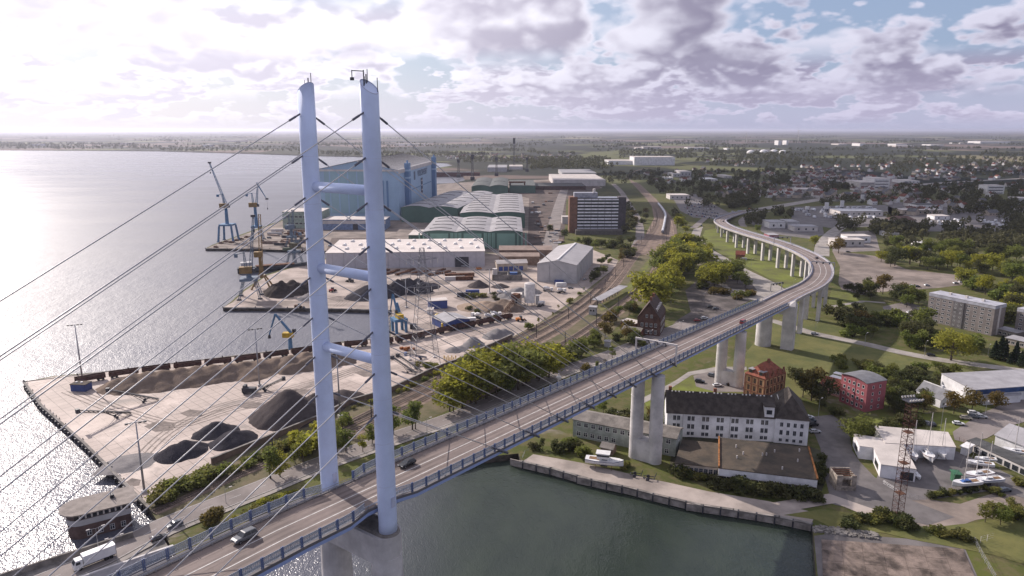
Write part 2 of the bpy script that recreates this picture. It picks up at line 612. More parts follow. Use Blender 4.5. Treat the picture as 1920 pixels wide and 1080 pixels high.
# road surface between the kerbs, then the markings
rb = MB()
n = len(stations)
for lo, hi, dz, mi in ((-6.0, 6.0, 0.0, 0),):
    vs = [(s, lo, deck_z(s) + dz) for s in stations] + [(s, hi, deck_z(s) + dz) for s in stations]
    rb.add(vs, [(i, i + 1, n + i + 1, n + i) for i in range(n - 1)], mi)
rb.build('carriageway', C_DECK, bridge)
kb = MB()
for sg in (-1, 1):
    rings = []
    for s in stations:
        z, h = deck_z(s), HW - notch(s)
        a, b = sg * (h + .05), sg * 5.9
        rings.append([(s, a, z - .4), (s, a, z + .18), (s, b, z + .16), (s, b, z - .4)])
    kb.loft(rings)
kb.build('kerb', mat('kerb_walkway', (0.155, 0.145, 0.15), 0.8, var=0.12), bridge)  # walkway colour darkened to carry the shadow band of the parapets as well
mk = MB()
for off in (-2.55, 0.95):
    vs = [(s, off - .12, deck_z(s) + .03) for s in stations] + [(s, off + .12, deck_z(s) + .03) for s in stations]
    mk.add(vs, [(i, i + 1, n + i + 1, n + i) for i in range(n - 1)])
mk.build('lane_line', C_LINE, bridge)
for off in (-4.9, -3.4, -1.6, 0.0, 1.9, 3.5):
    vs = [(s, off - .32, deck_z(s) + .015) for s in stations] + [(s, off + .32, deck_z(s) + .015) for s in stations]
    MB().add(vs, [(i, i + 1, n + i + 1, n + i) for i in range(n - 1)]).build('wheel_track', C_WEAR, bridge)

# windscreen panels and posts, each its own part
PW = 4.0


def panel_mesh(kind):
    b = MB()
    h = 2.0
    if kind == 'panel':
        b.box(.12, PW - .12, -.03, .03, h - .1, h)
        b.box(.12, PW - .12, -.04, .04, .34, .5, 1)
        b.box(.12, PW - .12, -.02, .02, .98, 1.04)
        for i in range(1, 10):
            x = .12 + (PW - .24) * i / 10
            b.box(x - .018, x + .018, -.03, .03, .5, h - .1)
        b.box(.14, PW - .14, -.008, .008, .5, h - .1, 2)
        return b.mesh('parapet_panel', [mat('panel_grey_blue', (0.32, 0.35, 0.42), 0.55, var=0.06), C_WHITE, C_PGLASS])
    b.box(-.24, -.08, -.14, .14, 0, h + .12)
    b.box(.08, .24, -.14, .14, 0, h + .12)
    b.box(-.24, .24, -.05, .05, .2, .3)
    return b.mesh('parapet_post', C_STEELD)


pm, qm = panel_mesh('panel'), panel_mesh('post')
for sg in (-1, 1):
    s = -75.0
    while s < 284:
        a, b = s, s + PW
        if not (a < PYL + 2.4 and b > PYL - 2.4):
            ya, yb = sg * (HW - notch(a) - .1), sg * (HW - notch(b) - .1)
            za, zb = deck_z(a) + .17, deck_z(b) + .17
            ry = -math.asin((zb - za) / PW)
            inst(pm, 'parapet_panel', bridge, (a, ya, za), (0, ry, math.atan2(yb - ya, PW)))
            inst(qm, 'parapet_post', bridge, (a, ya, za))
        s += PW
for sg in (-1, 1):
    g = MB()
    ss = [s for s in stations if -150 < s]
    for zz in (0.55, 0.75):
        g.path([(s, sg * 5.75, deck_z(s) + zz) for s in ss], 0.085, n=4)
    for i in range(-140, 288, 2):
        g.box(i - .06, i + .06, sg * 5.75 - .06, sg * 5.75 + .06, deck_z(i), deck_z(i) + .7)
    if sg == 1:
        g.path([(s, 6.45, deck_z(s) + .72) for s in ss], 0.07, n=4)
    tag(g.build('guard_rail', C_ZINC, bridge), kind='stuff') if False else g.build('guard_rail', C_ZINC, bridge)


C_SEAM = mat('pylon_seam', (0.54, 0.57, 0.72), 0.55, var=0.1)
# pylon legs: oval tubes with slanted heads
def pylon_leg(off, sign):
    b = MB()
    rings = []
    N = 28
    for z in (41.5, 44, 60, 80, 100, 118, 124.6):
        k = (z - 41.5) / 86.0
        rx, ry = 1.95 - .33 * k, 1.75 - .22 * k
        ring = []
        for i in range(N):
            t = 2 * math.pi * i / N
            x, y = rx * math.cos(t), ry * math.sin(t)
            zz = z
            if z > 124:
                zz = 127.2 - sign * y * 0.85
            ring.append((PYL + x, off + y, zz))
        rings.append(ring)
    b.loft(rings)
    o = b.build('pylon_leg', C_STEELP, bridge, smooth=False)
    me = o.data
    me.polygons.foreach_set('use_smooth', [len(p.vertices) == 4 for p in me.polygons])
    for z in range(52, 124, 9):
        k = (z - 41.5) / 86.0
        MB().loft([[(PYL + (1.958 - .33 * k) * math.cos(2 * math.pi * i / N), off + (1.758 - .22 * k) * math.sin(2 * math.pi * i / N), z + dz) for i in range(N)] for dz in (0, .05)]).build('weld_seam', C_SEAM, o)
    MB().box(PYL - .5, PYL + .5, off - 1.86, off - 1.6, 47.5, 49.6).build('hatch', C_SEAM, o)
    # little mast gear on top
    a = MB()
    a.tube((PYL + .6, off - sign * 1.0, 127.5), (PYL + .6, off - sign * 1.0, 130.3), .07)
    a.tube((PYL + .1, off - sign * .8, 127.5), (PYL + .1, off - sign * .8, 129.4), .11)
    a.tube((PYL - .5, off - sign * .5, 127.5), (PYL - .5, off - sign * .5, 129.0), .05)
    if sign == -1:
        a.tube((PYL - 1.0, off + .2, 127), (PYL - 1.0, off + .2, 130.0), .10)
        a.tube((PYL - 1.0, off + .2, 129.8), (PYL - 3.0, off + .9, 129.8), .09)
        a.tube((PYL - 3.0, off + .9, 129.9), (PYL - 3.0, off + .9, 128.6), .08)
        a.cbox(PYL - 3.0, off + .9, 128.2, .5, .5, .5)
        a.tube((PYL + 1.1, off - .9, 126), (PYL + 1.1, off - .9, 128.8), .07)
    a.build('mast_gear', C_DARK, o)
    rim = MB()
    rr = []
    for dz, k in ((.02, 1.0), (.14, 1.0), (.14, .95), (.02, .95)):
        rr.append([(PYL + 1.62 * k * math.cos(2 * math.pi * i / N), off + 1.53 * k * math.sin(2 * math.pi * i / N),
                    127.2 - sign * 1.53 * k * math.sin(2 * math.pi * i / N) * .85 + dz) for i in range(N)])
    rim.loft(rr, caps=False)
    rim.build('head_rim', C_SEAM, o)
    return o


legN = pylon_leg(OFFN, -1)
legF = pylon_leg(OFFF, 1)
for z in (109.3, 93.4, 77.3):
    MB().tube((PYL, OFFN + 1.0, z), (PYL, OFFF - 1.0, z), 0.98, n=20).build('crossbeam', C_STEELP, bridge, smooth=True)

C_SOCK = mat('socket_steel', (0.12, 0.12, 0.15), 0.5, var=0.1)
# stay cables with their sockets
SIDE_S = [27.6, 41.5, 56, 70.9, 84.6, 98.5, 114.4, 131.5]
CZ = [67.2, 75.4, 83.5, 91.7, 99.5, 107.3, 115.2, 122.9]
for off in (OFFN, OFFF):
    sg = -1 if off < 0 else 1
    for i in range(8):
        for side in (0, 1):
            if side == 0:
                top = Vector((PYL - 1.5, off, CZ[i])); s1 = -56.0 - 14.9 * i
            else:
                top = Vector((PYL + 1.5, off, CZ[i] - .4)); s1 = SIDE_S[i]
            bot = Vector((s1, sg * 8.0, deck_z(s1) - (.4 if side else .2)))
            c = MB().tube(top, bot, 0.10, n=8).build('stay_cable', C_CABLE, bridge, smooth=True)
            d = (bot - top).normalized()
            MB().tube(top - d * .6, top + d * 1.3, .17, n=8).tube(top + d * 1.25, top + d * 2.9, .22, n=8).build('socket', C_SOCK, c)
            MB().tube(bot - d * 5.0, bot - d * .3, .20, n=8).tube(bot - d * 1.6, bot + d * 2.4, .32, n=8).build('deck_socket', C_SOCK, c)

# pylon foundation: two concrete columns under an oval head
b = MB()
N = 32


def oval(s0, off0, rx, ry, z, N=32):
    return [(s0 + rx * math.cos(2 * math.pi * i / N), off0 + ry * math.sin(2 * math.pi * i / N), z) for i in range(N)]


def stadium(s0, o0, o1, r, z, N=32):
    out = []
    for i in range(N):
        t = 2 * math.pi * i / N
        y = r * math.sin(t)
        out.append((s0 + r * math.cos(t), (o1 if y >= 0 else o0) + y, z))
    return out


b.loft([stadium(PYL, OFFN + .9, OFFF - .9, 3.0, 35.2), stadium(PYL, OFFN + .9, OFFF - .9, 3.2, 37), stadium(PYL, OFFN + .9, OFFF - .9, 3.2, 41.4)])
for o in (OFFN + .7, OFFF - .7):
    b.loft([oval(PYL, o, 4.0, 4.0, -3), oval(PYL, o, 3.6, 3.6, 12), oval(PYL, o, 3.1, 3.1, 36.5)])
b.build('pylon_pier', C_CONC, bridge, smooth=False)
MB().loft([stadium(PYL, OFFN + .2, OFFF - .2, 2.5, 41.4), stadium(PYL, OFFN + .2, OFFF - .2, 2.3, 41.9)]).build('pylon_bearing', C_CONCD, bridge)


def pier_pair(s, o0, o1, r, ztop, join=8.0):
    b = MB()
    for o in (o0, o1):
        zs = [-1 + GZ, 10, 20, ztop]
        b.loft([oval(s, o, r * 1.08, r * 1.08, GZ - 1), oval(s, o, r, r, ztop)])
        for k in range(1, int((ztop - GZ) / 6)):
            z = GZ + 6 * k
            b.loft([oval(s, o, r * 1.075, r * 1.075, z), oval(s, o, r * 1.075, r * 1.075, z + .08)])
    if join:
        b.box(s - r * .95, s + r * .95, min(o0, o1), max(o0, o1), GZ - 1, GZ + join)
    return b.build('pier', C_CONC, bridge)


pier_pair(121.5, -6.6, 1.0, 2.3, deck_z(121.5) - 2.6, 8.0)
pier_pair(216, -5.2, 3.2, 2.4, deck_z(216) - 2.8, 7.0)
# expansion pier with a pointed head on the near side and a round column on the far side
b = MB()
z0 = deck_z(289)
b.box(286.6, 291.6, -11.2, -5.0, GZ - 1, z0 - .2)
b.add([(286.6, -11.2, z0 - .2), (291.6, -11.2, z0 - .2), (291.6, -7.7, z0 - .2), (286.6, -7.7, z0 - .2), (289.1, -10.4, z0 + 3.0), (289.1, -7.75, z0 + 1.4)],
      [(0, 1, 4), (1, 2, 5, 4), (2, 3, 5), (3, 0, 4, 5), (0, 3, 2, 1)])
b.loft([oval(288.6, 4.9, 4.3, 4.3, GZ - 1), oval(288.6, 4.9, 4.0, 4.0, z0 - 2.9)])
b.box(287.0, 291.0, -5.2, 5.2, z0 - 5.5, z0 - 3.0)
b.build('pier', C_CONC, bridge)

# ------------------------------------------------------------------ curved approach viaduct
VC = [(144.4, 374.7, 27.3), (164, 399, 26.95), (184, 422.5, 26.6), (201.5, 450, 26.2), (215, 479, 25.6), (226, 512, 24.9),
      (232, 548, 24.2), (234.5, 590, 23.3), (234, 630, 22.2), (232, 693, 19.8), (236, 767, 16.2), (252, 850, 11.6), (276, 915, 7.6), (312, 985, 4.2), (345, 1035, 2.7)]
vpath = smooth_path(VC, 7.0)
viaduct = thing('road_viaduct', 'curved concrete approach viaduct swinging away beyond the pale blue bridge', 'viaduct', (0, 0, 0))
HV = 7.3


def vframe(i):
    a, b = vpath[max(0, i - 1)], vpath[min(len(vpath) - 1, i + 1)]
    d = b - a; d.z = 0; d.normalize()
    return vpath[i], d, Vector((-d.y, d.x, 0))


rings, top, kl, kr, l1, l2 = [], [], [], [], [], []
for i in range(len(vpath)):
    p, d, nn = vframe(i)
    Z = Vector((0, 0, 1))
    rings.append([p + nn * HV - Z * .1, p + nn * HV - Z * .9, p + nn * 3.4 - Z * 2.6, p - nn * 3.4 - Z * 2.6, p - nn * HV - Z * .9, p - nn * HV - Z * .1])
MB().loft(rings).build('deck_beam', mat('viaduct_concrete', (0.36, 0.34, 0.33), 0.85, var=0.12, scale=0.1), viaduct)
strip(MB(), vpath, 13.0).build('carriageway', C_DECK, viaduct)
b = MB()
up = [p + Vector((0, 0, .03)) for p in vpath]
for o in (-2.4, 1.1):
    strip(b, up, .26, off=o)
b.build('lane_line', C_LINE, viaduct)
for sg in (-1, 1):
    rr = []
    for i in range(len(vpath)):
        p, d, nn = vframe(i)
        Z = Vector((0, 0, 1))
        q = p + nn * (sg * (HV - .45))
        rr.append([q + nn * .4 - Z * .5, q + nn * .4 + Z * .75, q - nn * .4 + Z * .75, q - nn * .4 - Z * .5])
    MB().loft(rr).build('parapet', mat('parapet_concrete', (0.45, 0.41, 0.38), 0.8, var=0.12, scale=0.3), viaduct)
    g = MB()
    pts = [vframe(i)[0] + vframe(i)[2] * (sg * (HV - .2)) + Vector((0, 0, 1.25)) for i in range(len(vpath))]
    g.path(pts, .07, n=4)
    for q in pts:
        g.tube(q, q - Vector((0, 0, .6)), .05, n=4)
    pts2 = [vframe(i)[0] + vframe(i)[2] * (sg * (HV - 1.25)) + Vector((0, 0, .6)) for i in range(len(vpath))]
    g.path(pts2, .11, n=4)
    g.build('guard_rail', C_STEELB, viaduct)
for p, hd in resample(vpath, 36.0)[1:]:
    zt = p.z - 2.5
    if zt < GZ + 3.5:
        continue
    b = MB()
    nn = Vector((-math.sin(hd), math.cos(hd), 0))
    for sg in (-1, 1):
        q = p + nn * (sg * 3.6)
        b.cbox(q.x, q.y, GZ - 1, 3.2, 2.1, zt - GZ + 1, hd)
        for k in range(1, int((zt - GZ) / 5)):
            b.cbox(q.x, q.y, GZ + 5 * k, 3.26, 2.16, .07, hd)
    b.build('pier', C_CONC, viaduct)

# white V struts on the pier at the inside of the bend
p = Vector((221.0, 497.0, 25.3))
hd = math.atan2(512 - 479, 226 - 215)
d_, n_ = Vector((math.cos(hd), math.sin(hd), 0)), Vector((-math.sin(hd), math.cos(hd), 0))
q = p + n_ * 6.2
MB().cbox(q.x, q.y, GZ - 1, 4.2, 2.6, 14.0, hd).build('pier', C_CONC, viaduct)
for sg in (-1, 1):
    a = Vector((q.x, q.y, GZ + 12.6)) + d_ * (sg * .8)
    MB().tube(a, Vector((q.x, q.y, p.z - .9)) + d_ * (sg * 6.0), .75, .6, n=8).build('v_strut', C_WHITE, viaduct)

# ------------------------------------------------------------------ yards, roads, tracks (sheets a few cm above one another)
def area(name, pts, m, lift):
    return struct(name, pxpoly(pts), GZ + lift, m)


area('shipyard_yard', [(387, 466), (480, 467), (612, 471), (620, 484), (760, 470), (1000, 476), (1058, 452), (1062, 372), (1130, 352), (1090, 335),
                       (880, 341), (800, 347), (742, 352), (640, 360), (602, 387), (531, 414), (448, 443), (400, 460)], C_YARD, .03)
area('bulk_yard', [(420, 576), (480, 576), (640, 578.5), (735, 581.5), (732, 632), (850, 612), (960, 632), (1010, 606), (1062, 572), (1105, 540), (1150, 505),
                   (1160, 488), (1110, 468), (1000, 477), (760, 471), (622, 484), (582, 492), (502, 516), (458, 546), (436, 567)], C_YARD2, .06)


def quay_material():
    m = bpy.data.materials.new('quay_slabs')
    m.use_nodes = True
    nt = NT(m.node_tree)
    bs = m.node_tree.nodes['Principled BSDF']
    geo = nt.n('ShaderNodeNewGeometry')
    mp = nt.n('ShaderNodeMapping')
    mp.inputs['Rotation'].default_value = (0, 0, R(43))
    nt.l(geo.outputs['Position'], mp.inputs['Vector'])
    br = nt.n('ShaderNodeTexBrick')
    br.inputs['Scale'].default_value = 1.0
    br.inputs['Brick Width'].default_value = 4.2
    br.inputs['Row Height'].default_value = 4.2
    br.inputs['Mortar Size'].default_value = 0.13
    br.inputs['Mortar Smooth'].default_value = 0.3
    br.offset = 0.0
    br.inputs['Color1'].default_value = (0.40, 0.325, 0.28, 1)
    br.inputs['Color2'].default_value = (0.355, 0.285, 0.245, 1)
    br.inputs['Mortar'].default_value = (0.15, 0.12, 0.10, 1)
    nt.l(mp.outputs[0], br.inputs['Vector'])
    p = geo.outputs['Position']
    d = nt.noise(p, 0.035, 6.0, 0.62, 0.6)
    e = nt.noise(p, 0.4, 4.0, 0.6)
    c = nt.mix(nt.ramp(d, 0.47, 0.66), br.outputs['Color'], rgba((0.53, 0.44, 0.38)))       # dust drifts
    c = nt.mix(nt.ramp(nt.noise(p, 0.05, 5.0, 0.6, 1.0), 0.56, 0.72), c, rgba((0.21, 0.175, 0.155)))   # stains
    hv = nt.n('ShaderNodeHueSaturation')
    nt.l(nt.math('ADD', 0.86, nt.math('MULTIPLY', e, 0.28)), hv.inputs['Value'])
    nt.l(c, hv.inputs['Color'])
    nt.l(hv.outputs[0], bs.inputs['Base Color'])
    bs.inputs['Roughness'].default_value = 0.75
    return m


area('quay_pavement', [(47, 717), (100, 706.5), (225, 696), (330, 682), (450, 668), (480, 664), (590, 651), (635, 643), (692, 638), (733, 633), (850, 613), (958, 632),
                       (855, 680), (810, 697), (730, 735), (655, 757), (604, 784), (397, 869), (300, 916), (276, 943), (262, 935), (160, 832), (78, 760)], quay_material(), .09)
area('verge', [(276, 945), (300, 918), (397, 871), (604, 786), (655, 759), (730, 737), (810, 699), (855, 682), (960, 634), (1062, 574), (1160, 500), (1190, 470), (1215, 430),
               (1275, 440), (1275, 480), (1230, 545), (1180, 590), (1130, 640), (1010, 690), (920, 735), (827, 775), (700, 828), (560, 880), (400, 946), (300, 985), (285, 962)], C_WEED, .04)
# the old road and the station forecourt
OLD = [(-60, 1118), (60, 1086), (130, 1058), (190, 1034), (300, 988), (400, 948), (490, 913), (590, 872), (690, 836), (780, 806), (860, 778), (960, 735), (1060, 694), (1150, 662), (1230, 630), (1290, 606)]
old_pts = []
for i, (x, y) in enumerate(OLD):
    p = at(x, y, 4.5 if i < 4 else GZ)
    old_pts.append((p.x, p.y, 0))
oldp = smooth_path(old_pts, 8)
for p in oldp:
    p.z = GZ + .12
b = MB(); strip(b, oldp, 9.5)
tag(b.build('old_road', C_ROADB), kind='structure')
b = MB()
for o in (-4.4, 4.4):
    strip(b, [p + Vector((0, 0, .03)) for p in oldp], .16, off=o)
for p, hd in resample(oldp, 9.0):
    b.cbox(p.x, p.y, p.z + .01, 4.0, .14, .02, hd)
tag(b.build('old_road_marking', C_LINE), kind='structure')
b = MB(); strip(b, [p + Vector((0, 0, .12)) for p in oldp], 1.9, off=-6.2)
tag(b.build('pavement', C_PATH), kind='structure')
area('station_forecourt', [(1220, 640), (1330, 600), (1415, 560), (1440, 540), (1390, 520), (1330, 505), (1285, 545), (1295, 585), (1270, 600), (1240, 632)], mat('forecourt', (0.135, 0.115, 0.105), 0.9, var=0.3, scale=0.08), .10)  # paving colour darkened for the shade of the trees
area('approach_lane', [(1325, 512), (1372, 542), (1420, 545), (1400, 520), (1350, 492), (1312, 470), (1290, 455), (1300, 430), (1318, 425), (1312, 445), (1330, 465), (1400, 505), (1452, 530), (1480, 548), (1440, 566), (1380, 560)], C_PATH, .12)
area('viaduct_meadow', [(1322, 432), (1342, 428), (1375, 440), (1420, 462), (1470, 478), (1500, 500), (1520, 530), (1480, 545), (1430, 515), (1385, 492), (1350, 475), (1330, 462), (1316, 445)], C_GRASS, .07)
area('pier_lawn', [(1180, 745), (1260, 715), (1330, 690), (1400, 660), (1440, 610), (1480, 590), (1560, 600), (1600, 560), (1660, 575), (1690, 600), (1620, 640), (1690, 668), (1800, 690), (1900, 715),
                   (1780, 700), (1640, 740), (1560, 720), (1500, 745), (1400, 750), (1330, 775), (1250, 790), (1190, 770)], C_DRY, .05)
area('mown_lawn', [(1260, 720), (1345, 690), (1350, 745), (1270, 775), (1215, 770), (1205, 745)], C_GRASS, .08)
area('garden_lawn', [(1560, 540), (1590, 545), (1640, 562), (1590, 575), (1552, 570)], C_GRASS, .08)
area('back_lawn', [(1590, 800), (1640, 785), (1700, 780), (1790, 770), (1830, 785), (1800, 815), (1740, 820), (1640, 808)], C_GRASS, .08)
area('villa_parking', [(1300, 705), (1345, 690), (1400, 700), (1400, 735), (1340, 735), (1305, 725)], C_ROADB, .11)
area('service_lane', [(1265, 715), (1290, 698), (1345, 688), (1400, 688), (1400, 694), (1345, 695), (1296, 704), (1240, 740), (1190, 765), (1185, 757)], C_PATH, .13)
street = smooth_path([at(*p) for p in [(1405, 600), (1450, 602), (1520, 624), (1622, 645), (1685, 660), (1765, 675), (1830, 684), (1920, 696), (2050, 715)]], 10)
for p in street: p.z = GZ + .11
b = MB(); strip(b, street, 8.0)
tag(b.build('street', C_PATH), kind='structure')
area('gravel_lot', [(1575, 500), (1560, 470), (1640, 480), (1700, 505), (1850, 522), (1840, 530), (1760, 540), (1690, 545), (1640, 548), (1585, 560), (1572, 530)], C_YARD, .07)
area('dealer_yard', [(1262, 372), (1300, 362), (1365, 398), (1372, 412), (1300, 408), (1275, 395)], C_ASPH, .06)
area('caravan_yard', [(1484, 388), (1660, 384), (1700, 400), (1660, 424), (1560, 428), (1484, 415)], C_ASPH, .06)
area('camper_yard', [(1665, 380), (1780, 376), (1900, 400), (1900, 434), (1740, 434), (1665, 428)], C_ASPH, .06)
area('trade_estate', [(1400, 412), (1540, 412), (1545, 440), (1520, 448), (1430, 436)], C_ASPH, .05)
area('trade_estate', [(1556, 436), (1640, 432), (1650, 470), (1562, 474)], C_ROADB, .05)
area('trade_estate', [(1600, 334), (1680, 330), (1690, 352), (1610, 364)], C_ROADB, .05)
area('allotments', [(1440, 350), (1560, 346), (1570, 376), (1450, 378)], mat('allotment_soil', (0.085, 0.078, 0.050), 0.95, var=0.35, scale=0.08), .05)
area('car_park', [(1655, 575), (1700, 565), (1740, 580), (1735, 612), (1690, 600), (1660, 598)], C_ROADB, .09)
area('yard_lane', [(1515, 782), (1560, 778), (1590, 800), (1598, 845), (1612, 866), (1640, 895), (1700, 935), (1790, 970), (1740, 985), (1640, 965), (1560, 945), (1548, 900), (1538, 840)], C_ASPH, .09)
area('marina_yard', [(1655, 870), (1730, 850), (1790, 845), (1850, 870), (1925, 905), (1925, 935), (1860, 920), (1760, 935), (1690, 940), (1640, 905)], C_ASPH, .07)
area('marina_drive', [(1700, 930), (1800, 945), (1925, 905), (1925, 960), (1830, 975), (1760, 1000), (1680, 985), (1660, 950)], C_YARD, .05)
area('side_road', [(1786, 810), (1840, 775), (1925, 740), (1925, 790), (1890, 800), (1850, 822), (1810, 830), (1790, 825)], C_ROADB, .10)
area('shore_path', [(979, 866), (1034, 879), (1108, 900), (1179, 915), (1241, 931), (1315, 948), (1375, 956), (1440, 965), (1522, 981), (1530, 962), (1440, 940), (1330, 922), (1220, 898), (1160, 884), (1090, 868), (1000, 852)], C_QUAY, .08)
area('shore_weeds', [(1470, 966), (1530, 975), (1560, 990), (1660, 1000), (1700, 1010), (1860, 1040), (1925, 1060), (1925, 965), (1830, 980), (1740, 990), (1640, 968), (1540, 955)], C_DRY, .10)
area('overgrown_ground', [(1255, 882), (1345, 905), (1440, 925), (1535, 938), (1548, 900), (1538, 845), (1520, 838), (1345, 815), (1262, 822)], mat('overgrown_soil', (0.060, 0.058, 0.034), 0.95, var=0.3, scale=0.2), .12)
# broken concrete apron at the bottom right: every slab its own piece
apron = tag(struct('apron_bed', pxpoly([(1526, 1005), (1560, 1000), (1700, 1010), (1810, 1030), (1850, 1120), (1560, 1400), (1545, 1200)]), GZ + .03, C_ASPH), kind='structure')
o00, o10, o01, o11 = at(1540, 1012), at(1806, 1030), at(1548, 1200), at(1900, 1250)
NXs, NYs = 7, 8
rs = random.Random(3)
C_SLAB = mat('apron_slab', (0.195, 0.152, 0.126), 0.9, var=0.36, scale=0.22, bump=0.4, rnd=0.30)
for i in range(NXs):
    for j in range(NYs):
        def q(u, v):
            return (o00 * (1 - u) + o10 * u) * (1 - v) + (o01 * (1 - u) + o11 * u) * v
        e = .006
        c = [q((i + e) / NXs, (j + e) / NYs), q((i + 1 - e) / NXs, (j + e) / NYs), q((i + 1 - e) / NXs, (j + 1 - e) / NYs), q((i + e) / NXs, (j + 1 - e) / NYs)]
        z = GZ + .16 + rs.uniform(-.035, .035)
        MB().prism(c, GZ + .02, z).build('slab', C_SLAB, apron)

# ------------------------------------------------------------------ railway
C_RAIL = mat('rail_steel', (0.20, 0.16, 0.14), 0.5, metal=0.5, var=0.2)
C_SLEEP = mat('sleeper_timber', (0.105, 0.085, 0.070), 0.9, var=0.25, scale=0.8)


def track(name, pts, sleepers=True, ballast=3.6):
    pp = smooth_path([at(*p) for p in pts], 8)
    for p in pp: p.z = GZ
    t = tag(bpy.data.objects.new(name, None), kind='structure')
    COL.objects.link(t)
    L, Rr = ribbon(pp, ballast + .9, GZ + .05)
    L2, R2 = ribbon(pp, ballast, GZ + .30)
    MB().loft([[a, b, c, d] for a, b, c, d in zip(L, L2, R2, Rr)], closed=False).build('ballast', C_BALL, t)
    b = MB()
    for o in (-.75, .75):
        L, Rr = ribbon(pp, .11, GZ + .50, off=o)
        L2, R2 = ribbon(pp, .11, GZ + .36, off=o)
        b.loft([[a, c, d, e] for a, c, d, e in zip(L2, L, Rr, R2)], closed=False)
    b.build('rail', C_RAIL, t)
    if sleepers:
        b = MB()
        for p, hd in resample(pp, .72 if sleepers == 1 else 1.2):
            if p.y < 520:
                b.cbox(p.x, p.y, GZ + .26, .26, 2.6, .12, hd)
        tag(b.build('sleepers', C_SLEEP, t), kind='stuff')
    return pp


T1 = [(287, 962), (400, 912), (500, 870), (610, 828), (700, 792), (800, 745), (900, 694), (960, 664), (1060, 610), (1120, 567), (1160, 524), (1186, 488), (1210, 455), (1231, 424), (1233, 400), (1220, 375), (1187, 341), (1176, 330), (1205, 317), (1265, 312), (1330, 309)]
tr1 = track('railway_track', T1)
track('railway_track', [(620, 812), (700, 778), (800, 731), (890, 685), (950, 655), (1050, 602), (1110, 561), (1152, 519), (1180, 484), (1206, 452), (1227, 422), (1229, 399), (1216, 375), (1184, 341)])
track('railway_track', [(660, 790), (760, 740), (860, 690), (940, 648), (1040, 596), (1102, 554), (1145, 514), (1174, 480), (1200, 450)])
tr4 = track('railway_track', [(860, 742), (930, 706), (1000, 673), (1085, 626), (1160, 571), (1212, 526), (1238, 484), (1243, 460), (1243, 435), (1247, 405), (1226, 377), (1192, 342)])
track('railway_track', [(880, 748), (950, 711), (1010, 681), (1092, 634), (1168, 577), (1220, 531), (1248, 486), (1266, 452), (1263, 420), (1252, 402), (1232, 378)], sleepers=1)
area('shunting_yard', [(1190, 478), (1240, 478), (1268, 455), (1266, 418), (1250, 398), (1232, 375), (1200, 345), (1180, 338), (1196, 352), (1222, 385), (1226, 410), (1210, 440)], C_BALL, .05)
area('station_platform', [(1118, 572), (1150, 562), (1188, 520), (1222, 478), (1234, 482), (1205, 527), (1160, 566), (1128, 584)], C_DRY, .16)
area('platform_green', [(1166, 548), (1190, 525), (1212, 498), (1216, 500), (1196, 528), (1172, 552)], C_GRASS, .22)

area('ballast_bed', [(600, 835), (700, 783), (800, 731), (900, 680), (960, 650), (1050, 597), (1108, 553), (1148, 512), (1178, 478), (1203, 448), (1222, 448), (1212, 462), (1190, 492), (1165, 530), (1125, 573), (1065, 618), (965, 672), (905, 702), (805, 753), (705, 802), (610, 842)], C_BALL, .065)
area('ballast_bed', [(850, 752), (1000, 676), (1085, 628), (1160, 574), (1212, 528), (1238, 484), (1256, 455), (1272, 455), (1252, 490), (1224, 538), (1172, 585), (1096, 643), (1012, 692), (876, 760)], C_BALL, .065)
# highway behind the viaduct and farther roads
def road(name, pts, w, m=C_ROADB, lift=.14):
    pp = smooth_path([at(*p) if not isinstance(p, Vector) else p for p in pts], 20)
    for p in pp: p.z = GZ + lift
    b = MB(); strip(b, pp, w)
    tag(b.build(name, m), kind='structure')
    return pp


hw = road('highway', [Vector((345, 1035, GZ)), (1440, 390), (1500, 380), (1560, 370), (1620, 358), (1690, 349), (1800, 341), (1920, 335), (2100, 330)], 22, C_PATH)
road('slip_road', [(1300, 428), (1330, 405), (1370, 399), (1440, 392)], 8)
road('slip_road', [(1395, 425), (1390, 415), (1405, 404), (1440, 396)], 8)
road('side_road', [(1540, 480), (1545, 455), (1570, 430), (1610, 410)], 14, C_PATH)
road('yard_road', [(1190, 470), (1200, 440), (1195, 410), (1180, 385), (1165, 360), (1150, 345)], 10)
road('yard_road', [(1030, 470), (1040, 420), (1050, 380), (1060, 350)], 16, C_ROADB)
road('garden_path', [(1560, 575), (1620, 565), (1660, 568)], 4, C_PATH)
road('shore_lane', [(1440, 955), (1560, 935), (1640, 965)], 6, C_QUAY, .16)

area('steel_yard', [(990, 476), (1058, 452), (1062, 374), (1128, 353), (1090, 337), (960, 343), (956, 362), (992, 372), (990, 440)], mat('rusty_yard_ground', (0.115, 0.085, 0.072), 0.95, var=0.3, scale=0.05), .05)
area('hall_forecourt', [(612, 470), (622, 446), (735, 446), (770, 452), (790, 458), (785, 468), (720, 464), (640, 466)], mat('rusty_yard_ground', (0.115, 0.085, 0.072)), .05)
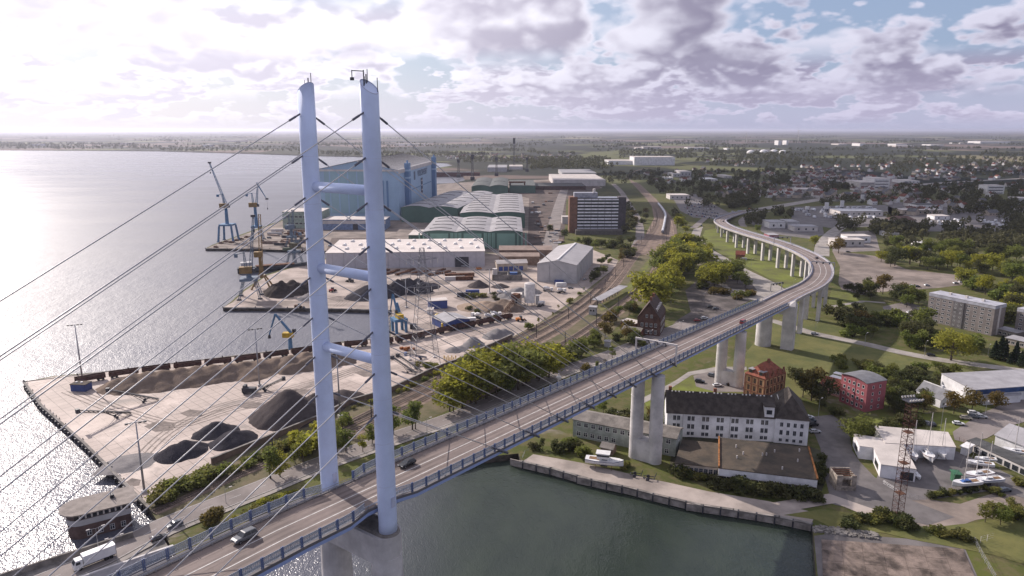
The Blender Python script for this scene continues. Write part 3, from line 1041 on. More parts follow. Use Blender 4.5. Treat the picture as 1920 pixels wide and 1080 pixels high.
# worn patches, wheel tracks and crane rails on the quay
C_PATCH = mat('asphalt_patch', (0.20, 0.165, 0.145), 0.9, var=0.2, scale=0.3)
C_TRACKM = mat('tyre_marks', (0.27, 0.225, 0.195), 0.9, var=0.2, scale=0.5)
rp = random.Random(61)
for (x, y, w, h) in ((300, 800, 30, 10), (360, 775, 22, 7), (470, 760, 26, 7), (560, 735, 24, 6), (690, 700, 26, 7), (780, 660, 22, 5), (640, 560, 30, 5), (820, 530, 26, 5), (700, 525, 18, 4), (250, 905, 14, 8), (870, 560, 20, 4)):
    a0 = rp.uniform(-3, 3)
    area('ground_patch', [(x - w, y + a0), (x - w * .2, y - h), (x + w, y - h * .6), (x + w * .8, y + h * .7), (x - w * .3, y + h)], C_PATCH, .12)
for pts in ([(120, 735), (220, 775), (330, 800), (440, 770), (560, 740), (690, 690), (800, 655), (930, 615)], [(260, 880), (330, 810), (420, 765), (520, 740), (640, 705), (760, 665)], [(440, 570), (560, 568), (660, 565), (760, 560), (860, 545), (960, 520), (1000, 500)], [(640, 575), (700, 530), (780, 515), (900, 512), (990, 515)], [(1000, 590), (940, 560), (860, 545), (780, 560), (720, 600), (700, 640)]):
    pp = smooth_path([at(*p) for p in pts], 6)
    for p in pp: p.z = GZ + .14
    b = MB()
    for o in (-1.1, 1.1, 3.4, 5.4):
        strip(b, pp, .55, off=o + rp.uniform(-.2, .2))
    tag(b.build('wheel_track', C_TRACKM), kind='structure')
for pts in ([(58, 722), (100, 712), (225, 702), (450, 674), (590, 656), (728, 639)], [(430, 572), (480, 571), (640, 573), (730, 576)]):
    pp = smooth_path([at(*p) for p in pts], 8)
    for p in pp: p.z = GZ + .16
    b = MB()
    for o in (-1.2, 1.2): strip(b, pp, .3, off=o)
    tag(b.build('crane_rail', C_RAIL), kind='structure')
# quay walls on the canal side: concrete panels between dark piles
qw = tag(bpy.data.objects.new('quay_wall', None), kind='structure')
COL.objects.link(qw)
wl = [at(*p, z=GZ) for p in [(1523, 982), (1461, 969), (1375, 955.5), (1315, 947), (1241, 930), (1179, 914), (1108, 899), (1034, 878), (978, 865)]]
C_WALLP = mat('wall_panel_concrete', (0.34, 0.30, 0.27), 0.9, var=0.25, scale=0.4, bump=0.3)
rs = random.Random(5)
hd = 0
for p, hd in resample(wl, 5.4):
    d = Vector((math.cos(hd), math.sin(hd), 0))
    nrm = Vector((-d.y, d.x, 0))
    if nrm.y > 0: nrm = -nrm
    c = p + d * 2.7 + nrm * .35
    MB().cbox(0, 0, -1.0, 4.9, .5, 2.55 + rs.uniform(-.1, .1), 0).build('wall_panel', C_WALLP, qw, (c.x, c.y, GZ - 1.3), hd)
    c = p + nrm * .4
    MB().cbox(0, 0, -2.0, .42, .75, 3.6, 0).build('pile', C_DARK, qw, (c.x, c.y, GZ - 1.2), hd)
b = MB()
for a, c in zip(wl[:-1], wl[1:]):
    d = (c - a).normalized(); nrm = Vector((-d.y, d.x, 0))
    if nrm.y > 0: nrm = -nrm
    m_ = (a + c) / 2 + nrm * .25
    b.cbox(m_.x, m_.y, GZ - .15, (c - a).length + .3, 1.1, .45, math.atan2(d.y, d.x))
b.build('coping', C_CONCD, qw)
# harbour quay: capping beam and fender piles
qh = tag(bpy.data.objects.new('quay_edge', None), kind='structure')
COL.objects.link(qh)
for pts in ([(278, 951), (160, 833), (77, 760), (45, 716)], [(45, 716), (225, 694), (450, 666), (590, 649), (731, 632)], [(418, 577), (480, 577), (640, 579), (734, 582)], [(385, 466), (480, 466), (580, 468)]):
    pl = [at(*p) for p in pts]
    b = MB()
    for a, c in zip(pl[:-1], pl[1:]):
        d = c - a
        m_ = (a + c) / 2
        b.cbox(m_.x, m_.y, GZ - .5, d.length, 1.0, .75, math.atan2(d.y, d.x))
    b.build('capping_beam', C_CONCD, qh)
    if pts[0][0] == 278:
        for p, hd in resample(pl, 4.2):
            nrm = Vector((math.sin(hd), -math.cos(hd), 0))
            if nrm.x > 0: nrm = -nrm
            q = p + nrm * .75
            MB().cbox(0, 0, -2.6, .8, .55, 2.7).build('fender_pile', C_DARK, qh, (q.x, q.y, GZ - .5), hd)
            q = p - nrm * .8
            kb_ = rs.random()
            if kb_ < .34:
                MB().tube((0, 0, 0), (0, 0, .5), .2, n=8).build('bollard', C_WHITE if kb_ < .1 else C_DARK, qh, (q.x, q.y, GZ + .2))
    else:
        for p, hd in resample(pl, 22.0):
            MB().tube((0, 0, 0), (0, 0, .8), .35, .28, n=8).build('bollard', C_DARK, qh, (p.x, p.y, GZ + .2))

# ------------------------------------------------------------------ buildings
W_WHITE = mat('white_render', (0.76, 0.75, 0.76), 0.85, var=0.12, scale=0.25)
W_OFFW = mat('off_white_sheet', (0.60, 0.56, 0.53), 0.8, var=0.10, scale=0.12)
W_GREYS = mat('grey_sheet_wall', (0.46, 0.45, 0.45), 0.7, var=0.08, scale=0.2)
W_GREEN = mat('pale_green_render', (0.33, 0.36, 0.32), 0.9, var=0.16, scale=0.3)
W_HBLUE = mat('hall_light_blue', (0.33, 0.47, 0.62), 0.6, var=0.05, scale=0.03)
W_HTEAL = mat('hall_teal', (0.29, 0.43, 0.49), 0.6, var=0.05, scale=0.03)
W_HDEEP = mat('hall_deep_blue', (0.13, 0.24, 0.41), 0.6, var=0.06, scale=0.05)
W_DKGRN = mat('hall_dark_green', (0.085, 0.155, 0.125), 0.7, var=0.08, scale=0.06)
W_LTGRN = mat('hall_light_green', (0.20, 0.34, 0.28), 0.7, var=0.06, scale=0.1)
W_BRICK = mat('red_brick', (0.24, 0.105, 0.065), 0.9, var=0.22, scale=0.6)
W_OCHRE = mat('ochre_render', (0.50, 0.30, 0.17), 0.9, var=0.12, scale=0.4)
W_RED = mat('red_render', (0.34, 0.105, 0.118), 0.85, var=0.10, scale=0.3)
W_PINK = mat('pink_render', (0.55, 0.30, 0.27), 0.85, var=0.12, scale=0.3)
W_PANEL = mat('grey_panel_block', (0.245, 0.215, 0.20), 0.9, var=0.12, scale=0.3)
W_BEIGE = mat('beige_render', (0.45, 0.38, 0.31), 0.9, var=0.14, scale=0.3)
W_BROWN = mat('brown_cladding', (0.22, 0.155, 0.12), 0.9, var=0.18, scale=0.3)
W_NAVY = mat('navy_cladding', (0.055, 0.085, 0.25), 0.6, var=0.08, scale=0.3)
R_GREY = mat('grey_roof_sheet', (0.34, 0.33, 0.34), 0.7, var=0.12, scale=0.15)
R_LIGHT = mat('pale_roof_felt', (0.55, 0.50, 0.46), 0.8, var=0.10, scale=0.10)
R_DARK = mat('dark_roof_felt', (0.085, 0.085, 0.085), 0.85, var=0.2, scale=0.3)
R_TAR = mat('mossy_tar_roof', (0.105, 0.082, 0.060), 0.95, var=0.4, scale=0.22, col2=(0.052, 0.045, 0.036), bump=0.3)
R_SLATE = mat('dark_slate', (0.070, 0.058, 0.050), 0.85, var=0.25, scale=0.5, bump=0.2)
R_TILE = mat('red_tiles', (0.29, 0.095, 0.060), 0.85, var=0.2, scale=0.5)
R_ETERN = mat('fibre_cement_roof', (0.24, 0.215, 0.19), 0.9, var=0.2, scale=0.3)
R_BROWN = mat('brown_sheet_roof', (0.33, 0.25, 0.205), 0.85, var=0.12, scale=0.2)
R_DKGRN = mat('dark_green_roof', (0.105, 0.115, 0.11), 0.85, var=0.15, scale=0.2)

R_WAVY = mat('wavy_roof_sheet', (0.335, 0.32, 0.325), 0.75, var=0.12, scale=0.08)

WIN = {}


def win_mesh(w, h, frame=None, kind='plain', deep=False):
    key = (round(w, 2), round(h, 2), frame.name if frame else '', kind, deep)
    if key in WIN:
        return WIN[key]
    b = MB()
    t = .10
    fm = frame or C_WHITE
    b.box(-w / 2 - t, w / 2 + t, -.07, .02, -t * 1.4, 0)
    b.box(-w / 2 - t, w / 2 + t, -.05, .02, h, h + t)
    b.box(-w / 2 - t, -w / 2, -.05, .02, 0, h)
    b.box(w / 2, w / 2 + t, -.05, .02, 0, h)
    if kind in ('double', 'cross'):
        b.box(-.05, .05, -.045, .02, 0, h)
    if kind == 'cross':
        b.box(-w / 2, w / 2, -.042, .02, h * .62, h * .62 + .08)
    if not deep:
        b.add([(-w / 2, -.015, 0), (w / 2, -.015, 0), (w / 2, -.015, h), (-w / 2, -.015, h)], [(0, 1, 2, 3)], 1)
        me = (b.mesh('window', [fm, C_GLASS]), None)
    else:
        p = MB().add([(-w / 2, -.015, 0), (w / 2, -.015, 0), (w / 2, -.015, h), (-w / 2, -.015, h)], [(0, 1, 2, 3)])
        me = (b.mesh('window', fm), p.mesh('pane', C_GLASS))
    WIN[key] = me
    return me


def windows(root, L, D, spec, deep=False):
    """spec rows: (face, x0, x1, count, z, w, h, frame, kind)"""
    for face, x0, x1, k, z, w, h, fr, kind in spec:
        me, pane = win_mesh(w, h, fr, kind, deep)
        for i in range(k):
            x = x0 + (x1 - x0) * (i + .5) / k
            if face == 'f': loc, rz = (x, 0, z), 0
            elif face == 'r': loc, rz = (L, x, z), math.pi / 2
            elif face == 'l': loc, rz = (0, x, z), -math.pi / 2
            else: loc, rz = (x, D, z), math.pi
            o = inst(me, 'window', root, loc, rz)
            if pane: inst(pane, 'pane', o)


def roof_mesh(b, L, D, h, kind, rise, ov=.4, bays=1, th=.25):
    if kind == 'flat':
        b.box(-ov, L + ov, -ov, D + ov, h, h + th)
    elif kind == 'gx':      # ridge along x
        for y0, y1 in ((-ov, D / 2), (D / 2, D + ov)):
            za, zb = (h - ov * rise / (D / 2), h + rise) if y0 < D / 4 else (h + rise, h - ov * rise / (D / 2))
            b.add([(-ov, y0, za), (L + ov, y0, za), (L + ov, y1, zb), (-ov, y1, zb),
                   (-ov, y0, za + th), (L + ov, y0, za + th), (L + ov, y1, zb + th), (-ov, y1, zb + th)],
                  [(3, 2, 1, 0), (4, 5, 6, 7), (0, 1, 5, 4), (1, 2, 6, 5), (2, 3, 7, 6), (3, 0, 4, 7)])
    elif kind in ('gy', 'barrel'):
        W_ = L / bays
        for k in range(bays):
            n = 2 if kind == 'gy' else 10
            rr = []
            for i in range(n + 1):
                t = i / n
                x = k * W_ + W_ * t
                z = h + (rise * (1 - abs(2 * t - 1)) if kind == 'gy' else rise * math.sin(math.pi * t) ** .9)
                rr.append((x, z))
            rings = [[(x, -ov, z), (x, D + ov, z), (x, D + ov, z + th), (x, -ov, z + th)] for x, z in rr]
            b.loft(rings)
    elif kind == 'hip':
        i = min(D / 2, L / 2) * .98
        if L >= D:
            r0, r1 = (i, D / 2), (L - i, D / 2)
        else:
            r0, r1 = (L / 2, i), (L / 2, D - i)
        vs = [(-ov, -ov, h), (L + ov, -ov, h), (L + ov, D + ov, h), (-ov, D + ov, h), (r0[0], r0[1], h + rise), (r1[0], r1[1], h + rise)]
        if L >= D:
            b.add(vs, [(0, 1, 5, 4), (1, 2, 5), (2, 3, 4, 5), (3, 0, 4), (3, 2, 1, 0)])
        else:
            b.add(vs, [(0, 1, 4), (1, 2, 5, 4), (2, 3, 5), (3, 0, 4, 5), (3, 2, 1, 0)])
    return b


def wall_mesh(b, L, D, h, kind, rise, bays=1):
    b.box(0, L, 0, D, -.6, h)
    if kind == 'gx':
        for x in (0, L):
            e = .01 if x == 0 else -.01
            b.add([(x + e, 0, h), (x + e, D, h), (x + e, D / 2, h + rise)], [(0, 1, 2)])
    elif kind in ('gy', 'barrel'):
        W_ = L / bays
        for y in (.01, D - .01):
            for k in range(bays):
                n = 2 if kind == 'gy' else 10
                pts = [(k * W_ + W_ * i / n, y, h + (rise * (1 - abs(2 * i / n - 1)) if kind == 'gy' else rise * math.sin(math.pi * i / n) ** .9)) for i in range(n + 1)]
                b.add(pts, [tuple(range(n + 1))])
    return b


def house(name, label, cat, p0, p1, D, h, wall, roof, kind='gx', rise=3.0, bays=1, wins=(), group=None, ov=.4, deep=False, base=GZ):
    """building with its front running p0 -> p1 (pixels of its foot, or world points), D deep"""
    a = p0 if isinstance(p0, Vector) else at(*p0, base)
    c = p1 if isinstance(p1, Vector) else at(*p1, base)
    a = Vector((a.x, a.y, base)); c = Vector((c.x, c.y, base))
    loc, rz, L = frame2(a, c)
    t = thing(name, label, cat, loc, rz, group)
    t['L'], t['D'] = L, D
    wall_mesh(MB(), L, D, h, kind, rise, bays).build('wall', wall, t)
    roof_mesh(MB(), L, D, h, kind, rise, ov, bays).build('roof', roof, t)
    windows(t, L, D, wins, deep)
    return t


def depth_to(px, pyf, h, pyb):
    return at(px, pyb, GZ + h).y - at(px, pyf).y


def fit_rows(h, n, z0=1.0):
    return [z0 + (h - z0) * i / n for i in range(n)]


# --- the great shipyard hall
HALL_H = 66.0
hp1 = at(750, 413)
HL = 110.0
HROT = R(-3.2)
hp0 = Vector((hp1.x - HL * math.cos(HROT), hp1.y - HL * math.sin(HROT), GZ))
hall = thing('shipyard_hall', 'huge light blue shipyard hall towering over the harbour', 'hall', hp0, HROT)
wall_mesh(MB(), HL, 300, HALL_H, 'gy', 11).build('wall', W_HBLUE, hall)
rf = roof_mesh(MB(), HL, 300, HALL_H, 'gy', 11, 1.0).build('roof', R_GREY, hall)
for i in range(24):
    y = 6 + i * 12.3
    rb_ = MB()
    for sg in (-1, 1):
        x0, x1 = (HL / 2, 2) if sg < 0 else (HL / 2, HL - 2)
        rb_.add([(x0, y, HALL_H + 11.3), (x1, y, HALL_H + .3), (x1, y + 1.4, HALL_H + .3), (x0, y + 1.4, HALL_H + 11.3),
                 (x0, y, HALL_H + 11.9), (x1, y, HALL_H + .9), (x1, y + 1.4, HALL_H + .9), (x0, y + 1.4, HALL_H + 11.9)],
                [(3, 2, 1, 0), (4, 5, 6, 7), (0, 1, 5, 4), (1, 2, 6, 5), (2, 3, 7, 6), (3, 0, 4, 7)])
    rb_.build('roof_rib', R_DARK, rf)
MB().box(HL * .10, HL * .67, -.6, 0, 9, HALL_H - 2).build('gate_panel', W_HTEAL, hall)
for i in range(5):
    x = HL * (.16 + .11 * i)
    MB().box(x, x + 1.6, -.85, -.55, 9, HALL_H - 2).build('gate_rib', W_HDEEP if i == 4 else W_HBLUE, hall)
for i in range(3):
    x = HL * (.74 + .055 * i)
    MB().box(x, x + 2.4, -.5, 0, 12, HALL_H - 14).build('wall_stripe', W_HDEEP, hall)
MB().box(-.8, HL + .8, -1.0, 0, HALL_H - 2.0, HALL_H + .4).build('fascia', W_OFFW, hall)
MB().box(HL, HL + 1.0, 0, 300, HALL_H - 5.0, HALL_H + .2).build('fascia', W_OFFW, hall)
for y in (38, 258):
    s = MB().box(HL, HL + 6, y, y + 14, 0, HALL_H + 7).build('stair_tower', W_HDEEP, hall)
    for z in (HALL_H - 4, HALL_H - 14):
        MB().box(HL + .5, HL + 6.3, y - .3, y + 14.3, z, z + 2.5).build('tower_band', W_HBLUE, s)
    MB().tube((HL + 3, y + 7, HALL_H + 7), (HL + 3, y + 7, HALL_H + 10.5), 1.2, n=8).build('vent', W_HDEEP, s)
MB().box(HL, HL + .5, 60, 250, 33, 34.2).build('wall_rail', W_HDEEP, hall)


def lettering(txt, parent, loc, rot, size, m, name='lettering', ext=.1):
    cu = bpy.data.curves.new('lettering', 'FONT')
    cu.body = txt
    cu.size = size
    cu.extrude = ext
    cu.align_x = 'CENTER'
    tmp = bpy.data.objects.new('lettering', cu)
    COL.objects.link(tmp)
    me = bpy.data.meshes.new_from_object(tmp)
    bpy.data.objects.remove(tmp); bpy.data.curves.remove(cu)
    me.materials.clear(); me.materials.append(m)
    o = bpy.data.objects.new(name, me)
    COL.objects.link(o)
    o.location = loc
    o.rotation_euler = rot
    if parent: o.parent = parent
    return o


C_LET = mat('lettering_blue', (0.13, 0.17, 0.25), 0.7)
lettering('VOLKSWERFT', hall, (HL + .35, 172, 49), (math.pi / 2, 0, math.pi / 2), 13, C_LET)
MB().box(HL, HL + .4, 104, 114, 46, 58).build('emblem', C_LET, hall)
em = MB().box(HL, HL + .4, 158, 172, 22, 45).build('emblem', mat('emblem_blue', (0.06, 0.07, 0.14), 0.6), hall)
for z in (26, 33, 40):
    MB().box(HL + .4, HL + .6, 161, 169, z, z + 2.2).build('emblem_mark', W_OFFW, em)

an = house('hall_annex', 'long low blue grey annex with white roof edge in front of the blue hall', 'annex', (606, 431), (723, 431), 34, top_z(660, 431, 412) - GZ, mat('annex_blue', (0.20, 0.27, 0.42), 0.7), R_LIGHT, 'flat')
MB().box(-.3, an['L'] + .3, -.35, -.05, top_z(660, 431, 412) - GZ - 5, top_z(660, 431, 412) - GZ - 1).build('fascia', W_OFFW, an)
MB().box(36, 42, -.3, 0, 0, 7).build('gate', C_DARK, an)
house('quay_workshop', 'pale green two storey workshop by the blue crane', 'workshop', (531, 428), (604, 428), 40, top_z(560, 428, 397) - GZ, mat('workshop_green', (0.33, 0.40, 0.33), 0.8), R_LIGHT, 'flat',
      wins=[('f', 4, 40, 7, 5, 3.6, 1.8, None, 'plain'), ('f', 4, 40, 7, 13, 3.6, 1.8, None, 'plain')])


def skylight_strips(t, L, D, h, rise, bays, rows, m=R_DARK):
    """raised rooflight bands across each barrel bay"""
    W_ = L / bays
    for k in range(bays):
        for r in range(rows):
            y = D * (r + .6) / (rows + .3)
            b = MB()
            rings = []
            for i in range(9):
                u = .16 + .68 * i / 8
                x = k * W_ + W_ * u
                z = h + rise * math.sin(math.pi * u) ** .9 + .25
                rings.append([(x, y, z), (x, y + 1.0, z), (x, y + 1.0, z + .45), (x, y, z + .45)])
            b.loft(rings).build('rooflight', m, t)


def green_hall(name, label, top0, top1, h, back, bays, rise, roofm, wallm, rows, stripes=False):
    a, c = at(*top0, GZ + h), at(*top1, GZ + h)
    D = at(*back, GZ + h).y - c.y
    t = house(name, label, 'hall', a, c, D, h, wallm, roofm, 'barrel', rise, bays, ov=.5)
    skylight_strips(t, t['L'], D, h, rise, bays, rows)
    if stripes:
        W_ = t['L'] / bays
        for k in range(bays):
            x = W_ * (k + .5)
            MB().box(x - 9, x + 9, -.25, 0, 0, h - 1.5).build('gate', W_LTGRN, t)
            for sg in (-1, 1):
                for j in range(3):
                    xx = x + sg * (12 + j * 4)
                    MB().box(xx - .7, xx + .7, -.2, 0, 1, h - 1).build('wall_stripe', W_LTGRN, t)
    return t


green_hall('assembly_hall', 'green assembly hall with three pale wavy roofs behind the white warehouse', (792, 435), (980, 435), 17, (983, 408.5), 3, 1.7, R_WAVY, W_DKGRN, 4, True)
green_hall('assembly_hall', 'green assembly hall with two pale wavy roofs behind the three-roofed one', (862, 400), (984, 400), 18, (988, 365), 2, 1.8, R_WAVY, W_DKGRN, 8)
green_hall('assembly_hall', 'dark green hall with two grey roofs touching the blue hall', (752, 389), (858, 391), 19, (886, 361), 2, 2.6, R_GREY, W_DKGRN, 5)
green_hall('assembly_hall', 'farthest green hall, under a dark felt roof', (884, 350), (952, 350), 19, (955, 335), 2, 2.8, R_DKGRN, W_DKGRN, 1)
house('lean_to', 'white lean-to roof at the end of the wavy-roofed hall', 'annex', at(766, 441, GZ + 11), at(790, 441, GZ + 11), 40, 11, W_DKGRN, R_LIGHT, 'flat')
house('workshop', 'dark green workshop with small white roof domes beyond the green halls', 'workshop', at(955, 348, GZ + 14), at(1004, 348, GZ + 14), 150, 14, W_DKGRN, R_DKGRN, 'flat')

# --- white warehouse with roof domes
wh_h = top_z(760, 501, 472) - GZ
wd = depth_to(760, 501, wh_h, 448)
wh = house('warehouse', 'long white flat warehouse with roof domes between the scrap yard and green halls', 'warehouse', (612, 504), (909, 500), wd, wh_h, mat('white_sheet_wall', (0.50, 0.48, 0.50), 0.7, var=0.06), mat('warehouse_roof', (0.62, 0.56, 0.52), 0.8, var=0.08, scale=0.06), 'flat')
for i in range(14):
    x = wh['L'] * (i + .6) / 14.4
    MB().box(x - .15, x + .15, -.12, 0, 0, wh_h).build('wall_joint', R_GREY, wh)
dome = MB()
dome.loft([[(-1.6 + dx, -3, z), (1.6 - dx, -3, z), (1.6 - dx, 3, z), (-1.6 + dx, 3, z)] for dx, z in ((0, 0), (.2, .9), (.9, 1.5))])
dome = dome.mesh('roof_dome', C_WHITE)
for j, (yy, k, x0) in enumerate(((wd * .25, 9, .08), (wd * .55, 9, .04), (wd * .84, 9, .07))):
    for i in range(k):
        inst(dome, 'roof_dome', wh, (wh['L'] * (x0 + (i + .3) / k * .95), yy, wh_h + .25))
MB().box(wh['L'] - 26, wh['L'] - 14, -.2, 0, 0, 9).build('gate', C_DARK, wh)

# --- brown sheds and the grey hall
h_ = 8
house('storage_shed', 'long brown roofed shed beyond the pale grey gabled hall', 'shed', at(936, 469, GZ + h_), at(1035, 469, GZ + h_), 20, h_, W_BROWN, R_BROWN, 'gx', 2.5)
house('storage_shed', 'shorter brown roofed shed in front of the long brown one', 'shed', at(936, 481, GZ + h_), at(1011, 481, GZ + h_), 16, h_, W_BROWN, R_BROWN, 'gx', 2.0)
t = house('gate_shed', 'beige shed with blue doors beside the concrete bunkers', 'shed', (932, 509), (989, 507), 11, 6.5, W_BEIGE, R_LIGHT, 'gx', 2.2)
for i in range(5):
    MB().box(1.5 + i * 4.4, 4.9 + i * 4.4, -.15, 0, .3, 4.0).build('door', W_NAVY, t)
eh = top_z(1044, 530, 496) - GZ
gd = depth_to(1095, 530, eh, 462)
t = house('storage_hall', 'large pale grey gabled storage hall beside the railway', 'hall', (1007, 528), (1081, 532), gd * 1.02, eh, W_GREYS, mat('hall_roof_pale', (0.40, 0.38, 0.38), 0.7, var=0.08, scale=0.1), 'gy', 3.2)
L_ = t['L']
MB().box(L_ / 2 - .7, L_ / 2 + .7, 1, gd, eh + 3.2, eh + 3.9).build('ridge_light', C_WHITE, t)
for i in range(9):
    MB().box(L_, L_ + .25, 5 + i * gd / 9.5, 6 + i * gd / 9.5, 0, eh - .5).build('wall_rib', W_OFFW, t)
MB().box(L_ * .28, L_ * .31, -.6, 0, 0, eh).build('downpipe', W_GREYS, t)
MB().cbox(L_ * .58, -3, 0, 7, 2.6, 2.8).build('site_container', W_NAVY, t)

# --- office tower
op0, op1 = at(1067, 437), at(1172, 437)
oh = top_z(1120, 437, 371) - GZ
of = thing('office_tower', 'tall nine storey office block with white and dark bands', 'office block', op0, 0)
OL, OD = (op1 - op0).length, 17
xa, xb = OL * .14, OL * .87
MB().box(0, xa, 0, OD, -.5, oh + .8).build('end_wall', mat('office_brick', (0.22, 0.115, 0.078), 0.9, var=0.15), of)
MB().box(xb, OL, 0, OD, -.5, oh + .8).build('end_wall', mat('office_dark_panel', (0.085, 0.075, 0.085), 0.8, var=0.2), of)
MB().box(xa, xb, .3, OD, -.5, oh).build('core', C_GLASS, of)
fh = (oh - 5) / 9.6
for r in range(10):
    for c in range(6):
        w_ = (xb - xa) / 6
        z = 4.5 + r * fh
        MB().box(xa + c * w_ + .25, xa + (c + 1) * w_ - .25, -.25, .3, z, z + fh * .46).build('spandrel', mat('office_spandrel', (0.78, 0.78, 0.82), 0.7, var=0.12, scale=0.4), of)
for c in range(7):
    x = xa + (xb - xa) * c / 6
    MB().box(x - .2, x + .2, -.1, .32, 2, oh).build('mullion', C_DARK, of)
MB().box(xa * .6, OL * .5, 3, OD - 2, oh, oh + 5.5).build('penthouse', mat('penthouse_grey', (0.36, 0.37, 0.42), 0.7), of)
MB().box(OL * .42, OL * .46, 5, 8, oh + 5.5, oh + 10).build('chimney', W_OFFW, of)
MB().box(OL * .10, OL * .92, -14, 0, -.5, 5.2).build('podium', mat('podium_grey', (0.14, 0.125, 0.115), 0.85), of)
house('gate_lodge', 'small white block beside the office tower', 'annex', (1054, 420), (1066, 420), 14, 9, W_OFFW, R_LIGHT, 'flat')

# --- halls towards the horizon
def slab_block(name, label, cat, x0, x1, ybase, ytop, yback, wall, roof, group=None):
    h = top_z((x0 + x1) / 2, ybase, ytop) - GZ
    D = max(8.0, depth_to((x0 + x1) / 2, ybase, h, yback))
    return house(name, label, cat, (x0, ybase), (x1, ybase), D, h, wall, roof, 'flat', group=group)


t = slab_block('shipyard_store', 'white flat shipyard store with three pale roof strips above the office tower', 'warehouse', 1038, 1135, 349, 337.5, 326.5, W_OFFW, R_LIGHT)
for k in (.13, .48, .82):
    MB().box(t['L'] * k, t['L'] * k + 6, 2, t['D'] - 2, 21, 24).build('roof_strip', C_WHITE, t) if False else None
slab_block('shipyard_store', 'pale grey flat store behind the white one with roof strips', 'warehouse', 1054, 1118, 331, 324, 317.5, W_GREYS, R_GREY)
slab_block('logistics_hall', 'tall plain white logistics hall between the woods', 'warehouse', 1189, 1265, 310, 294.5, 292.5, W_WHITE, R_LIGHT)
slab_block('logistics_hall', 'low white wing left of the tall white logistics hall', 'warehouse', 1141, 1189, 309, 301.5, 299, W_WHITE, R_LIGHT)
slab_block('harbour_shed', 'long dark red shed behind the green halls', 'shed', 1005, 1098, 356, 349, 343, mat('dark_red_sheet', (0.10, 0.055, 0.05), 0.85), R_DARK)
slab_block('harbour_shed', 'low grey shed beyond the dark dock', 'shed', 914, 950, 322, 314, 309, W_GREYS, R_GREY)
slab_block('harbour_shed', 'pale shed beside the small inlet', 'shed', 955, 980, 318, 312, 309, W_OFFW, R_LIGHT)
k = 0
for (x0, x1, yb, yt) in ((1206, 1240, 279, 275.5), (1289, 1330, 281, 276.5), (1193, 1204, 280, 277), (1363, 1368, 281, 278), (1413, 1447, 285, 281.5), (1680, 1700, 273, 270), (1572, 1588, 272, 270),
                         (1612, 1622, 274, 269), (1680, 1713, 275, 273), (1838, 1895, 269, 265), (1800, 1826, 270, 268), (1745, 1770, 273, 271), (410, 450, 266, 263), (740, 800, 273, 270), (885, 900, 264, 261), (58, 66, 274, 270), (225, 235, 271, 268), (380, 390, 275, 271), (430, 440, 275, 272)):
    slab_block('distant_shed', 'small pale building far off on the plain', 'building', x0, x1, yb, yt, yt - .6, C_WHITE if k % 2 else W_OFFW, R_LIGHT, group='pale buildings on the far plain')
    k += 1
for x, y, w_ in ((1462, 272, 6), (1476, 272, 3.5)):
    slab_block('distant_silo', 'white tower silo standing on the far plain', 'silo', x - w_ / 2, x + w_ / 2, y, 263.5, 263.2, C_WHITE, R_LIGHT, group='far tower silos')
for x, y in ((1408, 288), (1432, 287), (1451, 287), (1468, 288)):
    p = at(x, y)
    t = thing('biogas_dome', 'white gas dome in a row on the plain', 'dome', p, group='white gas domes')
    b = MB()
    r = at(x + 8, y).x - p.x
    rr = []
    for i in range(6):
        a_ = i / 5 * math.pi / 2 * .97
        rr.append([(r * math.cos(a_) * math.cos(2 * math.pi * j / 16), r * math.cos(a_) * math.sin(2 * math.pi * j / 16), 2 + r * .75 * math.sin(a_)) for j in range(16)])
    b.loft(rr).build('cover', C_WHITE, t, smooth=True)
    MB().tube((0, 0, 0), (0, 0, 2.2), r, n=16).build('tank', W_OFFW, t)

# --- station house
t = house('station_house', 'dark brick station house with steep dormered roof', 'house', (1194, 627), (1237, 631), 23, 10.5, mat('station_brick', (0.125, 0.070, 0.055), 0.9, var=0.2), mat('station_tiles', (0.095, 0.065, 0.058), 0.9, var=0.2, scale=0.5), 'gy', 9.5, ov=.9,
          wins=[('f', 1.5, 12, 4, 1.2, 1.3, 2.2, None, 'cross'), ('f', 1.5, 12, 4, 5.4, 1.3, 2.0, None, 'cross'), ('f', 4, 9.5, 2, 10.8, 1.1, 1.7, None, 'cross'), ('r', 2, 21, 7, 1.4, 1.3, 2.2, None, 'cross'), ('r', 2, 21, 7, 5.8, 1.3, 2.0, None, 'cross')])
L_ = t['L']
for i in range(5):
    y = 3.2 + i * 3.9
    d = MB().box(L_ * .66, L_ * .84, y, y + 1.9, 11.5, 15.6).build('dormer', W_OFFW, t)
    MB().box(L_ * .84, L_ * .845, y + .35, y + 1.55, 13.2, 15.0).build('pane', C_GLASS, d)
for y in (5, 15):
    MB().box(L_ * .5 - .6, L_ * .5 + .6, y, y + 1.4, 18, 22).build('chimney', W_BRICK, t)
house('station_annex', 'flat pale roofed platform shelter next to the station house', 'annex', (1164, 612), (1191, 618), 7, 3.6, W_BRICK, R_LIGHT, 'flat')
house('station_annex', 'low shed with fibre cement roof in front of the station house', 'annex', (1166, 628), (1200, 633), 8, 3.4, W_BRICK, R_ETERN, 'gx', 1.2)
t = thing('platform_canopy', 'grey flat platform roof between the tracks', 'canopy', at(1118, 574), 0)
q0, q1 = at(1118, 574), at(1156, 553)
d = q1 - q0
t.rotation_euler.z = math.atan2(d.y, d.x)
MB().box(0, d.length + 14, -3.5, 3.5, 4.0, 4.3).build('roof', R_GREY, t)
for i in range(8):
    MB().box(2 + i * 5.5, 2.35 + i * 5.5, -.2, .2, 0, 4).build('post', C_DARK, t)
